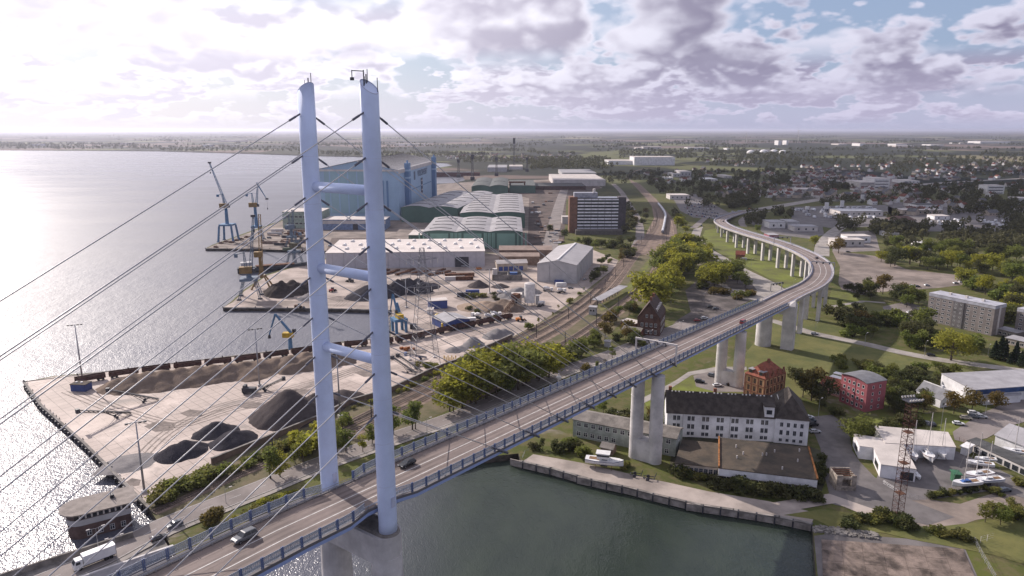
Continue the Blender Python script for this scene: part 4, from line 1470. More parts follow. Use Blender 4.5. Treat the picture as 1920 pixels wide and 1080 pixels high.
house('signal_cabin', 'small pale signal cabin at the end of the platform', 'cabin', (1104, 590), (1117, 591), 4.5, 5.0, W_GREYS, R_GREY, 'flat', wins=[('f', .4, 4.0, 2, 2.2, 1.2, 1.3, None, 'plain')])
house('trackside_hut', 'little grey hut among the bushes near the station', 'hut', (1133, 650), (1143, 651), 3, 3, W_GREYS, R_GREY, 'flat')

# --- canal-side buildings
gh = top_z(1266, 857, 823) - GZ
t = house('barrack_building', 'long pale green two storey building with weathered roof behind the round pier', 'house', (1074, 818), (1266, 857), 10.5, gh, W_GREEN, R_ETERN, 'gx', 1.8, deep=True,
          wins=[('f', 1, 39, 13, gh - 2.4, 1.5, 1.6, None, 'cross'), ('f', 1, 18, 6, .9, 1.5, 1.6, None, 'cross'), ('f', 24, 39, 4, .9, 1.3, 1.6, None, 'cross'), ('r', 2, 8, 1, gh - 2.4, 1.5, 1.6, None, 'cross')])
wbh = top_z(1445, 829, 783) - GZ
t = house('white_tenement', 'long white three storey building with dark slate roof and corner wing', 'house', (1249, 817), (1450, 829), 13.5, wbh, W_WHITE, R_SLATE, 'gx', 6.2, deep=True, ov=.5)
L_ = t['L']
fr = mat('window_frame_grey', (0.30, 0.30, 0.32), 0.7)
for z, hh in ((1.0, 1.2), (3.7, 1.7), (7.0, 1.7)):
    for i in range(7):
        xc = L_ * (.09 + .136 * i)
        for dx in (-.75, .75):
            me, pane = win_mesh(1.0, hh, fr, 'double', True)
            o = inst(me, 'window', t, (xc + dx, 0, z)); inst(pane, 'pane', o)
for k_ in (.115, .555):
    MB().tube((L_ * k_ + 1.4, -.12, 0), (L_ * k_ + 1.4, -.12, wbh), .08).build('downpipe', R_GREY, t)
for i in range(30):
    x = L_ * (i + .5) / 30
    MB().cbox(x, 13.5 / 2 - .35, wbh + 6.0, .5, .3, .42).build('ridge_tile', C_WHITE, t) if i % 4 else None
w = MB().box(L_ * .90, L_ * .985, -.15, 3.5, wbh, wbh + 4.2).build('dormer_tower', W_WHITE, t)
MB().box(L_ * .89, L_ * .995, -.5, 6, wbh + 4.2, wbh + 4.5).build('tower_roof', R_SLATE, w)
MB().box(L_ * .915, L_ * .965, -.2, -.15, wbh + 1.2, wbh + 2.9).build('tower_pane', C_GLASS, w)
for x in (.02, .45):
    MB().box(L_ * x, L_ * x + 1.2, 8, 9.2, wbh + 3, wbh + 7.4).build('chimney', W_BRICK, t)
# corner wing
a, c = at(1450, 830), at(1513, 836)
t2 = house('white_wing', 'white corner wing with steep dark hipped roof next to the parked cars', 'house', a, c, 22, wbh * 1.0, W_WHITE, R_SLATE, 'hip', 7.5, deep=True, ov=.5)
L2 = t2['L']
for z, hh in ((1.0, 1.0), (3.7, 1.7), (7.0, 1.5)):
    windows(t2, L2, 22, [('f', 1.2, L2 - 1.2, 4, z, .95, hh, fr, 'double'), ('r', 2, 20, 6, z, .95, hh, fr, 'double')], True)
for i in range(4):
    MB().box(2.2, 2.4, 12 + i * 1.3, 12.9 + i * 1.3, wbh + 2.2, wbh + 3.6).build('rooflight', C_WHITE, t2)


def block(name, label, cat, pts, h, wall, roof, parapet=.25, group=None):
    """flat-roofed block: its roof outline given at roof height"""
    P = [at(x, y, GZ + h) for x, y in pts]
    c = P[0]
    loc = Vector((c.x, c.y, GZ))
    t = thing(name, label, cat, loc, 0, group)
    Q = [(p.x - c.x, p.y - c.y) for p in P]
    MB().prism(Q, -.5, h - .25).build('wall', wall, t)
    cx = sum(q[0] for q in Q) / len(Q); cy = sum(q[1] for q in Q) / len(Q)
    Q2 = [(cx + (x - cx) * 1.012, cy + (y - cy) * 1.012) for x, y in Q]
    MB().prism(Q2, h - .25, h).build('roof', roof, t)
    t['Q'] = [list(q) for q in Q]
    return t


def edge_windows(t, i0, i1, n, z, w, h, frame=None, kind='plain', u0=0.0, u1=1.0, deep=False):
    """row of windows along one side of a block"""
    Q = t['Q']
    a, b = Vector((Q[i0][0], Q[i0][1], 0)), Vector((Q[i1][0], Q[i1][1], 0))
    d = b - a
    rz = math.atan2(d.y, d.x)
    me, pane = win_mesh(w, h, frame, kind, deep)
    for i in range(n):
        p = a + d * (u0 + (u1 - u0) * (i + .5) / n)
        o = inst(me, 'window', t, (p.x, p.y, z), rz)
        if pane: inst(pane, 'pane', o)


t = block('derelict_shed', 'smaller derelict shed with mossy tar roof next to the round pier', 'shed', [(1265, 868), (1347, 876), (1348, 831), (1279, 824)], 4.2, W_BEIGE, R_TAR)
edge_windows(t, 0, 1, 9, 1.2, 1.1, 1.8, mat('window_frame_grey', (0.3, 0.3, 0.32)), 'cross')
t = block('derelict_shed', 'larger derelict shed with brown mossy roof and rusty edges', 'shed', [(1348, 877), (1533, 899), (1516, 839), (1348, 820)], 5.6, W_WHITE, R_TAR)
b = MB()
Q = t['Q']
for i, j in ((0, 3), (1, 2)):
    a, c = Vector((*Q[i], 5.6)), Vector((*Q[j], 5.6))
    d = c - a
    b.cbox((a.x + c.x) / 2, (a.y + c.y) / 2, 5.6, d.length, .5, .5, math.atan2(d.y, d.x))
b.build('rusty_edge', mat('rusty_edge', (0.36, 0.15, 0.05), 0.9, var=0.3, scale=0.6), t)
rs = random.Random(11)
for i in range(9):
    u, v = rs.uniform(.12, .9), rs.uniform(.15, .85)
    x = (Q[0][0] * (1 - u) + Q[1][0] * u) * (1 - v) + (Q[3][0] * (1 - u) + Q[2][0] * u) * v
    y = (Q[0][1] * (1 - u) + Q[1][1] * u) * (1 - v) + (Q[3][1] * (1 - u) + Q[2][1] * u) * v
    MB().tube((x, y, 5.6), (x, y, 6.6), .25, n=8).build('roof_vent', W_OFFW, t)
edge_windows(t, 0, 1, 12, 1.0, 2.2, 1.6, C_RUST, 'cross')

# brick villa with stepped gables
vp0, vp1 = at(1394.7, 744.2), at(1431, 757)
vh = top_z(1431, 757, 711) - GZ
t = house('brick_villa', 'tall brick and ochre villa with red mansard roof and stepped gables', 'house', vp0, vp1, 15, vh, W_OCHRE, R_TILE, 'hip', 5.5, ov=.35)
L_ = t['L']
for face, n_, Lf in (('f', 4, L_), ('r', 6, 15)):
    for i in range(n_):
        u = Lf * i / (n_ - 1)
        if face == 'f':
            MB().box(u - .35, u + .35, -.18, 0, 0, vh).build('pilaster', W_BRICK, t)
        else:
            MB().box(L_, L_ + .18, u - .35, u + .35, 0, vh).build('pilaster', W_BRICK, t)
for z in (.2, 3.6, 7.2, vh - .5):
    MB().box(-.2, L_ + .2, -.22, 15.2, z, z + .4).build('brick_band', W_BRICK, t)
for z in (1.2, 4.4, 8.0):
    windows(t, L_, 12.5, [('f', .4, L_ - .4, 3, z, 1.0, 2.1, W_BRICK, 'cross'), ('r', .6, 14.4, 5, z, .9, 2.1, W_BRICK, 'cross')])
for i in range(4):
    y = 1.5 + i * 4.0
    g_ = MB()
    for k_ in range(3):
        g_.box(L_ - .25, L_ + .2, y - 1.1 + k_ * .35, y + 1.1 - k_ * .35, vh + k_ * 1.0, vh + 1.0 + k_ * 1.0)
    g_.build('stepped_gable', W_BRICK, t)
for i in range(2):
    x = L_ * (.22 + .52 * i)
    d = MB().box(x - 1.0, x + 1.0, .4, 3.0, vh + .3, vh + 2.3).build('dormer', W_BRICK, t)
    MB().box(x - 1.3, x + 1.3, .1, 3.4, vh + 2.3, vh + 2.55).build('dormer_roof', R_GREY, d)
    MB().box(x - .7, x + .7, .36, .4, vh + .8, vh + 2.0).build('pane', C_GLASS, d)
MB().box(L_ * .5, L_ * .5 + .9, 8, 9, vh + 2, vh + 6.5).build('chimney', W_BRICK, t)

# red block and its annex
rp0, rp1, rp2 = at(1573, 752), at(1621, 773), at(1652, 765)
rh = top_z(1621, 773, 720) - GZ
t = house('red_block', 'four storey red apartment block with grey curved roof', 'house', rp0, rp1, 11.0, rh, W_RED, mat('red_block_roof', (0.17, 0.17, 0.18), 0.8, var=0.12), 'barrel', 1.0, 1, ov=.5)
L_ = t['L']
for r_ in range(4):
    windows(t, L_, 11, [('f', .8, L_ - .8, 5, 1.2 + r_ * (rh - .8) / 4, .95, 1.25, None, 'plain'), ('r', 1.5, 9.5, 2, 1.2 + r_ * (rh - .8) / 4, .8, 1.2, None, 'plain')])
MB().box(L_ * .55, L_ * .55 + .15, -.1, 0, 0, rh).build('downpipe', C_DARK, t)
t = house('red_annex', 'low pink annex with red tiled roof joined to the red block', 'house', (1537, 735), (1573, 745), 9, 4.2, W_PINK, R_TILE, 'gx', 2.4, wins=[('f', 4, 9.0, 3, 1.2, 1.2, 1.6, None, 'cross')])
MB().box(-.2, t['L'] + .2, 8.9, 12.5, 5.2, 5.5).build('white_roof', C_WHITE, t)
MB().box(-.2, t['L'] + .2, 12.6, 15.5, 6.0, 6.3).build('white_roof', C_WHITE, t)

# prefabricated slab blocks
sp0, sp1 = at(1736, 601), at(1858, 630)
sh = top_z(1858, 630, 575) - GZ
t = house('slab_block', 'grey six storey slab block with white windows', 'apartment block', sp0, sp1, 11.5, sh, W_PANEL, R_GREY, 'flat', ov=.2)
L_ = t['L']
MB().box(-.15, L_ + .15, -.15, 11.65, sh - 1.5, sh + .5).build('parapet', mat('parapet_pale', (0.42, 0.42, 0.46), 0.85, var=0.15), t)
MB().box(L_ * .40, L_ * .56, -.5, 0, 0, sh - 1.5).build('stair_bay', mat('stair_bay_grey', (0.17, 0.16, 0.16), 0.9), t)
for r_ in range(6):
    z = 1.0 + r_ * (sh - 2.0) / 6
    windows(t, L_, 11.5, [('f', .6, L_ * .39, 4, z, 1.7, 1.15, None, 'double'), ('f', L_ * .57, L_ - .6, 4, z, 1.7, 1.15, None, 'double')])
    for x in (.44, .52):
        me, _ = win_mesh(.8, .6, None, 'plain')
        inst(me, 'window', t, (L_ * x, -.5, z + .4))
for i in range(3):
    MB().cbox(L_ * (.25 + .25 * i), 5.5, sh + .25, 1.4, 1.4, 1.6).build('roof_vent', W_OFFW, t)
MB().box(L_, L_ + .2, 4.6, 6.4, 0, sh).build('gable_strip', W_OFFW, t)
t = house('slab_block', 'second grey slab block cut by the frame edge', 'apartment block', (1900, 628), (1990, 650), 11.5, sh * .9, W_PANEL, R_GREY, 'flat', ov=.2)
MB().box(-.15, t['L'] + .15, -.15, 11.65, sh * .9 - 1.5, sh * .9 + .5).build('parapet', MATS['parapet_pale'], t)
for r_ in range(5):
    windows(t, t['L'], 11.5, [('f', .8, 20, 5, 1.0 + r_ * (sh * .9 - 2) / 5, 1.7, 1.15, None, 'double')])
house('link_building', 'low flat link building in front of the slab blocks', 'annex', (1868, 627), (1905, 636), 8, 3.6, W_PANEL, R_GREY, 'flat', wins=[('f', .5, 11, 4, 1, 1.6, 1.4, None, 'double')])
house('link_building', 'low beige pavilion beside the conifers', 'annex', (1884, 645), (1950, 660), 9, 3.6, W_BEIGE, R_GREY, 'flat', wins=[('f', .5, 16, 7, 1, 1.6, 1.4, None, 'double')])

# white halls at the right
t = block('white_hall', 'large white hall with grey flat roof and blue fascia', 'hall', [(1826, 731), (1960, 721), (1920, 692), (1766, 700)], 6.5, W_WHITE, R_GREY)
Q = t['Q']
a, c = Vector((*Q[0], 0)), Vector((*Q[1], 0))
d = c - a
m_ = (a + c) / 2
MB().cbox(m_.x, m_.y - .25, 4.3, d.length, .3, 1.9, math.atan2(d.y, d.x)).build('fascia', mat('fascia_blue', (0.04, 0.085, 0.22), 0.6), t)
t = block('hall_annex', 'low white annex with pale roof along the blue fascia', 'annex', [(1846, 745), (1915, 740), (1914, 728), (1832, 735)], 3.6, W_WHITE, R_GREY)
t = house('cottage', 'small cottage with grey ridge roof and white gable', 'house', (1762, 765), (1790, 760), 12, 3.4, W_WHITE, mat('cottage_roof', (0.20, 0.20, 0.21), 0.85, var=0.15), 'gy', 4.0, ov=.6, wins=[('f', .8, 5.5, 2, 1.0, 1.0, 1.1, None, 'cross'), ('f', 2.2, 4.2, 1, 4.2, 1.0, 1.0, None, 'cross')])
MB().box(t['L'] * .5 - .4, t['L'] * .5 + .4, 3, 3.8, 6.2, 8.6).build('chimney', W_WHITE, t)
MB().box(t['L'] * .5 - .25, t['L'] * .5 + .25, -.6, 12.6, 7.5, 7.75).build('ridge', C_WHITE, t)
t = block('boat_hall', 'white boat hall back range with pale flat roof behind the sailing boats', 'hall', [(1660, 830), (1792, 838), (1777, 810), (1640, 798)], 5.2, W_WHITE, R_LIGHT)
t = block('boat_hall', 'white boat hall front range with stepped outline beside the red lattice mast', 'hall', [(1652, 870), (1718, 879), (1690, 826), (1660, 823), (1601, 813), (1612, 836), (1638, 839)], 5.0, W_WHITE, R_LIGHT)
Q = t['Q']
edge_windows(t, 0, 1, 1, .3, 4.0, 3.0, W_OFFW, 'plain', .58, .95)
edge_windows(t, 6, 0, 1, .9, 6.0, 2.2, W_GREYS, 'plain', .1, .95)
edge_windows(t, 4, 5, 1, .9, 5.0, 2.2, W_GREYS, 'plain', .1, .95)
t = block('garage_row', 'long low white garage row with black roof at the marina edge', 'garage', [(1813, 826), (1960, 893), (1960, 872), (1831, 820)], 3.2, W_OFFW, R_DARK)
edge_windows(t, 0, 1, 10, .2, 2.2, 2.0, W_GREYS, 'plain')
t = house('boat_shed', 'grey roofed white boat shed at the right edge', 'shed', (1864, 834), (1935, 862), 16, 4.0, W_WHITE, R_GREY, 'gx', 3.0)
t = house('boat_shed', 'small white porch with gabled roof on the boat shed', 'shed', (1892, 835), (1925, 848), 5, 3.0, W_WHITE, R_GREY, 'gx', 1.2, wins=[('f', 4.5, 8, 1, .9, 1.6, 1.2, None, 'double')])
# roofless kiosk
t = thing('ruined_kiosk', 'roofless ruined concrete kiosk beside the dark lane', 'ruin', at(1567, 920), 0)
q0, q1 = at(1567, 921), at(1604, 922)
d = q1 - q0
t.rotation_euler.z = math.atan2(d.y, d.x)
Lk = d.length
for x0, x1, y0, y1 in ((0, Lk * .3, 0, .35), (Lk * .75, Lk, 0, .35), (0, .35, .35, 6), (Lk - .35, Lk, .35, 6), (0, Lk, 6, 6.35)):
    MB().box(x0, x1, y0, y1, -.3, 5.4 + rs.uniform(-.4, .4)).build('wall', mat('ruin_render', (0.36, 0.31, 0.26), 0.9, var=0.3, scale=0.7), t)
MB().box(Lk * .3, Lk * .75, .02, .33, -.3, 1.6).build('wall', MATS['ruin_render'], t)
MB().box(Lk * .3, Lk * .75, .02, .33, 4.2, 5.0).build('lintel', MATS['ruin_render'], t)
for i in range(4):
    MB().cbox(Lk / 2, 1.2 + i * 1.4, 4.9, Lk, .22, .22).build('roof_beam', C_RUST, t)
house('garden_hut', 'small weathered hut behind the motor boat', 'hut', (1126, 850), (1148, 855), 4, 2.6, W_BROWN, R_ETERN, 'gx', 1.2)
t = house('red_hut', 'little red brick hut on the meadow under the viaduct', 'hut', (1379, 486), (1396, 487), 7, 4.5, W_BRICK, R_TILE, 'gx', 3.0)
MB().box(t['L'] * .55, t['L'] * 1.25, -3, -.4, 0, 2.2).build('container', W_GREYS, t)
house('yard_ruin', 'roofless low wall pen behind the pale green building', 'ruin', (1150, 792), (1180, 797), 7, 2.0, W_BEIGE, C_CONCD, 'flat')

# control house of the old lifting bridge
cp = at(145, 1000, 0.5)
t = thing('control_house', 'grey bridge control house with rounded overhanging roof on the water', 'control house', (cp.x, cp.y, 0), 0)
q0, q1 = at(140, 1003, 2), at(247, 975, 2)
d = q1 - q0
t.location = (q0.x, q0.y, -1.8)
t.rotation_euler.z = math.atan2(d.y, d.x)
Lc = d.length


def bowed(L, D, ov, z, n=8):
    out = [(L + ov, D + ov, z), (L + ov, -ov, z)]
    for i in range(n + 1):
        a_ = -math.pi / 2 - math.pi * i / n
        out.append((2 + (D / 2 + ov) * math.cos(a_) * .9, D / 2 + (D / 2 + ov) * math.sin(a_), z))
    return out


D_ = 8
MB().loft([bowed(Lc, D_, 0, -2), bowed(Lc, D_, 0, 6.2)]).build('lower_storey', mat('house_dark_brick', (0.13, 0.085, 0.075), 0.9, var=0.2), t)
MB().loft([bowed(Lc, D_, .25, 6.2), bowed(Lc, D_, .25, 8.0)]).build('band', W_GREYS, t)
MB().loft([bowed(Lc, D_, .1, 8.0), bowed(Lc, D_, .1, 10.2)]).build('control_room', mat('dark_room', (0.10, 0.075, 0.07), 0.8), t)
MB().loft([bowed(Lc, D_, 1.8, 10.2), bowed(Lc, D_, 1.9, 10.6)]).build('roof', mat('control_roof', (0.27, 0.235, 0.21), 0.9, var=0.15), t)
for i in range(9):
    MB().box(.5 + i * (Lc - 1) / 9, .5 + (i + .72) * (Lc - 1) / 9, -.16, -.08, 8.3, 9.9).build('window', C_GLASS, t)
for i in range(9):
    MB().box(.5 + (i + .72) * (Lc - 1) / 9, .5 + (i + 1) * (Lc - 1) / 9, -.18, -.08, 8.3, 9.9).build('window_post', W_OFFW, t)
for i in range(4):
    me, _ = win_mesh(1.1, 1.6, None, 'cross')
    inst(me, 'window', t, (Lc * .25 + i * Lc * .2, 0, 2.6))
MB().cbox(Lc * .72, D_ * .6, 10.6, 1.2, 1.2, 1.0).tube((Lc * .7, D_ * .5, 10.6), (Lc * .7, D_ * .5, 13.2), .12).tube((Lc * .74, D_ * .5, 10.6), (Lc * .74, D_ * .5, 12.4), .1).build('roof_gear', C_DARK, t)
# the old low bridge in front of it
q0, q1 = at(-80, 1122, 4.5), at(330, 1000, GZ)
d = q1 - q0
t = thing('old_bascule_bridge', 'old low lifting bridge carrying the road past the control house', 'bridge', (q0.x, q0.y, 0), math.atan2(d.y, d.x))
Lo = d.length
MB().box(0, Lo * .93, -6, 5.5, 1.0, 2.45).build('deck', C_CONCD, t)
MB().box(0, Lo * .80, 5.5, 6.1, .4, 4.3).build('parapet_girder', C_CONCD, t)
MB().box(0, Lo * .95, -7.6, -6.9, 1.0, 3.3).build('parapet_girder', C_CONC, t)
for k_ in (.25, .6):
    MB().box(Lo * k_ - 2, Lo * k_ + 2, -6.5, 6, -3, 1.0).build('pier', C_CONCD, t)

# --- right-hand middle ground: workshops, dealers and offices
MID = [
    ('white_office', 'white three storey office with strip windows below the highway', 'office', 1611, 1640, 355, 342, 338, W_OFFW, R_LIGHT),
    ('white_office', 'white office with dark strip windows joined to the lower one', 'office', 1638, 1667, 353, 335, 332, C_WHITE, R_LIGHT),
    ('white_office', 'white cube with dark glazed front near the highway', 'office', 1850, 1882, 364, 348, 346, C_WHITE, R_LIGHT),
    ('dealer_hall', 'red and white showroom beyond the gravel lot', 'shop', 1564, 1620, 462, 450, 446, W_OFFW, R_LIGHT),
    ('dealer_hall', 'white shop box behind the red and white showroom', 'shop', 1588, 1632, 455, 443, 439, W_WHITE, R_LIGHT),
    ('workshop', 'low pale workshop below the caravan yard', 'workshop', 1489, 1533, 434, 425, 421, W_OFFW, R_GREY),
    ('workshop', 'white and grey workshop near the viaduct ramp', 'workshop', 1442, 1472, 428, 417, 412, C_WHITE, R_GREY),
    ('workshop', 'grey shed between the workshop and the trees', 'workshop', 1476, 1498, 428, 416, 411, W_GREYS, R_GREY),
    ('workshop', 'wide pale roofed hall in the caravan yard', 'workshop', 1575, 1655, 405, 396, 391, W_OFFW, mat('blue_grey_roof', (0.28, 0.29, 0.33), 0.7)),
    ('workshop', 'white fronted hall behind the hip roofed house', 'workshop', 1718, 1767, 393, 384, 381, C_WHITE, R_DARK),
    ('workshop', 'long low hall beside the hip roofed house', 'workshop', 1692, 1768, 402, 394, 391, W_BEIGE, R_LIGHT),
    ('workshop', 'small white box by the parked vans', 'workshop', 1752, 1780, 412, 405, 402, W_WHITE, R_LIGHT),
    ('workshop', 'white low hall near the highway gantry', 'workshop', 1695, 1724, 344, 339, 336, C_WHITE, R_LIGHT),
    ('workshop', 'long pale hall among the trees above the car park', 'workshop', 1495, 1540, 361, 355, 352, W_OFFW, R_LIGHT),
    ('workshop', 'pale hall in the dark wood above the office road', 'workshop', 1276, 1296, 331, 322, 319, W_GREYS, R_LIGHT),
    ('workshop', 'flat grey hall in the dark wood next to the pale one', 'workshop', 1262, 1276, 332, 326, 323, W_GREYS, R_GREY),
    ('workshop', 'small bright roofed hut left in the dark wood', 'workshop', 1245, 1262, 336, 333, 331, C_WHITE, C_WHITE),
    ('workshop', 'low bright hall right in the dark wood', 'workshop', 1322, 1345, 340, 336, 333, W_OFFW, C_WHITE),
    ('workshop', 'pale low hall farther right in the dark wood', 'workshop', 1358, 1372, 334, 330, 327, W_OFFW, R_LIGHT),
    ('workshop', 'white hall at the top of the car dealer yard', 'workshop', 1256, 1292, 374, 366, 363, W_OFFW, R_LIGHT),
    ('shop', 'dark red sheds by the slip road', 'shop', 1442, 1460, 446, 441, 437, W_RED, R_GREY),
    ('workshop', 'pale grey flat hall at the frame edge above the gravel lot', 'workshop', 1910, 1940, 384, 372, 369, W_GREYS, R_LIGHT),
    ('truck_depot', 'white truck box parked beyond the trees', 'depot', 1729, 1756, 469, 458, 452, C_WHITE, C_WHITE),
    ('workshop', 'flat shed between the trees behind the white truck', 'workshop', 1666, 1690, 445, 438, 433, W_GREYS, R_GREY),
]
for nm, lab, cat, x0, x1, yb, yt, yk, wm, rm in MID:
    t = slab_block(nm, lab, cat, x0, x1, yb, yt, yk, wm, rm)
    hh = top_z((x0 + x1) / 2, yb, yt) - GZ
    if cat in ('office',):
        for r_ in range(3):
            MB().box(t['L'] * .08, t['L'] * .92, -.2, 0, 1.2 + r_ * hh / 3.1, 2.6 + r_ * hh / 3.1).build('window_strip', C_GLASS, t)
    elif hh > 3:
        windows(t, t['L'], t['D'], [('f', 1, t['L'] - 1, max(2, int(t['L'] / 7)), hh * .3, 2.0, hh * .35, None, 'plain')])
house('hip_house', 'wide hip roofed bungalow beside the parked vans', 'house', (1670, 419), (1718, 419), 16, 4.0, W_OFFW, mat('bungalow_tiles', (0.16, 0.10, 0.085), 0.9), 'hip', 5, wins=[('f', 1, 28, 8, 1, 1.6, 1.6, None, 'plain')])

# ------------------------------------------------------------------ harbour equipment
def pile_material(name, c1, c2):
    return mat(name, c1, 0.97, var=0.3, scale=0.22, col2=c2, bump=0.8, spec=0.05)


G_BROWN = pile_material('brown_gravel', (0.215, 0.165, 0.13), (0.15, 0.115, 0.09))
G_DARK = pile_material('dark_gravel', (0.085, 0.072, 0.070), (0.060, 0.050, 0.050))
G_BLACK = pile_material('coal_grit', (0.050, 0.047, 0.055), (0.034, 0.032, 0.038))
G_GREY = pile_material('grey_chippings', (0.24, 0.225, 0.22), (0.17, 0.16, 0.16))
G_SCRAP = pile_material('scrap_heap', (0.075, 0.062, 0.055), (0.035, 0.030, 0.030))
prng = np.random.default_rng(4)


def pile(label, cones, m, cat='gravel heap', rough=.35, name='gravel_heap', step=1.0):
    P = [(at(x, y), r, h) for x, y, r, h in cones]
    c0 = P[0][0]
    x0 = min(p.x - r for p, r, h in P) - 1; x1 = max(p.x + r for p, r, h in P) + 1
    y0 = min(p.y - r for p, r, h in P) - 1; y1 = max(p.y + r for p, r, h in P) + 1
    nx, ny = int((x1 - x0) / step) + 2, int((y1 - y0) / step) + 2
    X, Y = np.meshgrid(np.linspace(x0, x1, nx), np.linspace(y0, y1, ny))
    Z = np.full(X.shape, -2.0)
    wob = sum(np.sin(X * f + a) * np.sin(Y * f * 1.1 + b_) for f, a, b_ in ((.31, 1, 2), (.53, 4, .5), (.9, 2, 5))) * rough
    for p, r, h in P:
        d = np.hypot(X - p.x, Y - p.y) + wob
        cone = h * (1 - d / r)
        top = h * .88
        cone = np.where(cone > top, top + (cone - top) * .45, cone)
        Z = np.maximum(Z, cone)
    Z += prng.normal(0, .07, Z.shape) * (Z > .3)
    Z = np.maximum(Z, -.6)
    vs = np.stack([X - c0.x, Y - c0.y, Z], -1).reshape(-1, 3)
    fs = []
    for j in range(ny - 1):
        for i in range(nx - 1):
            if max(Z[j, i], Z[j, i + 1], Z[j + 1, i], Z[j + 1, i + 1]) > -.55:
                k = j * nx + i
                fs.append((k, k + 1, k + nx + 1, k + nx))
    b = MB(); b.v = [tuple(v) for v in vs]; b.f = fs; b.m = [0] * len(fs)
    o = b.build(name, m, None, (c0.x, c0.y, GZ + .1), smooth=True)
    return tag(o, label, cat)


pile('long brown gravel ridge along the wagons on the quay', [(222, 727, 9, 5), (250, 724, 12, 6.6), (280, 721, 13, 7), (310, 718, 13, 7), (340, 714, 13, 6.8), (370, 710, 13, 6.8), (400, 706, 12, 6.4), (430, 702, 12, 6.4), (460, 698, 12, 6), (490, 694, 12, 6), (520, 689, 11, 5.6), (470, 705, 9, 4)], G_BROWN, rough=.5)
pile('shorter brown gravel ridge behind the pale blue pylon', [(545, 689, 11, 7), (575, 684, 12, 7.5), (610, 680, 11, 7), (640, 676, 9, 6)], G_BROWN, rough=.8)
pile('largest dark gravel cone on the quay, left of the pylon', [(542, 779, 16, 12.5), (566, 773, 11, 8.0)], G_DARK)
pile('dark gravel cone partly behind the pylon', [(592, 766, 11, 7.5), (610, 764, 9, 6)], G_DARK)
pile('small dark heap just right of the far pylon leg', [(645, 748, 9, 4.5), (660, 744, 6, 3)], G_DARK)
pile('black grit heap nearest the water, first of three', [(330, 853, 7.5, 4.5), (348, 847, 8, 4.6), (365, 842, 5, 3)], G_BLACK)
pile('black grit heap, uppermost of the three on the slabs', [(405, 811, 8, 4.8), (390, 815, 6, 3.6), (420, 809, 6, 3.4)], G_BLACK)
pile('black grit heap, rightmost of the three on the slabs', [(440, 826, 8, 4.6), (425, 832, 6.5, 3.8), (455, 821, 6, 3.4)], G_BLACK)
pile('low pale sand patch by the quay edge', [(250, 868, 8, .9), (235, 866, 6, .7)], G_GREY)
pile('black scrap metal heap below the yellow crane', [(530, 552, 13, 11), (520, 546, 10, 7), (550, 548, 13, 10), (575, 545, 12, 8)], G_SCRAP, 'scrap heap', .9, 'scrap_heap')
pile('pale sand cone at the foot of the scrap heap', [(580, 560, 9, 4.5)], G_GREY)
pile('dark slag slope right of the near pylon leg', [(690, 556, 16, 9), (715, 552, 17, 10), (670, 559, 9, 4.5)], G_BLACK)
pile('high black coal block in the bulk yard', [(745, 548, 13, 10.5), (765, 546, 14, 11), (783, 545, 12, 10)], G_BLACK, rough=.9)
pile('low black tail of the coal block', [(803, 539, 9, 4), (812, 537, 6, 3)], G_BLACK)
pile('small lone dark cone in the middle of the bulk yard', [(897, 537, 8.5, 5.5)], G_DARK)
pile('small dark mound beside the concrete bunkers', [(938, 538, 7, 3)], G_DARK)
pile('grey chippings cone below the lattice tower', [(888, 646, 6.5, 5), (880, 649, 5, 3)], G_GREY)
pile('grey chippings heap nearest the trees', [(932, 629, 7.5, 5), (945, 627, 6, 4), (920, 633, 5, 3)], G_GREY)
pile('low grass-grown grey mound beside the lattice tower', [(850, 658, 5, 2.4), (862, 655, 4.5, 2)], G_GREY)
pile('rubble heap of dark blocks beside the white silo', [(972, 552, 12, 5.5), (955, 556, 9, 3.5), (990, 548, 10, 5)], G_GREY, 'rubble heap', .9, 'rubble_heap')
pile('brown aggregate heaps of the concrete works', [(945, 575, 10, 6), (925, 580, 9, 5), (960, 580, 9, 6)], G_BROWN, rough=.9)
pile('round pale earth bank below the blue shed', [(895, 576, 14, 2.5), (910, 572, 10, 3)], pile_material('pale_earth', (0.33, 0.25, 0.19), (0.27, 0.21, 0.16)))

# light masts
def light_mast(px, py, h, label):
    t = thing('light_mast', label, 'light mast', at(px, py), R(25), 'tall harbour light masts')
    MB().tube((0, 0, .9), (0, 0, h), .42, .18, n=10).build('pole', C_ZINC, t, smooth=True)
    MB().cbox(0, 0, -.3, 1.8, 1.8, 1.3).build('plinth', C_CONC, t)
    MB().box(-3.0, 3.0, -.15, .15, h - .2, h + .05).build('crossarm', C_ZINC, t)
    for x in (-2.7, -1.2, 1.2, 2.7):
        MB().box(x - .45, x + .45, -.8, .1, h - .35, h + .1).build('floodlight', C_DARK, t)


light_mast(155, 714, 28, 'tall light mast beside the blue hut at the quay tip')
light_mast(271, 923, 25, 'tall light mast near the grey control house')
light_mast(487, 724, 28, 'tall light mast beside the long gravel ridge')
light_mast(638, 782, 28, 'tall light mast seen between the pylon legs')
light_mast(762, 577, 20, 'light mast left of the lattice tower in the bulk yard')
light_mast(918, 550, 18, 'light mast near the concrete bunkers')

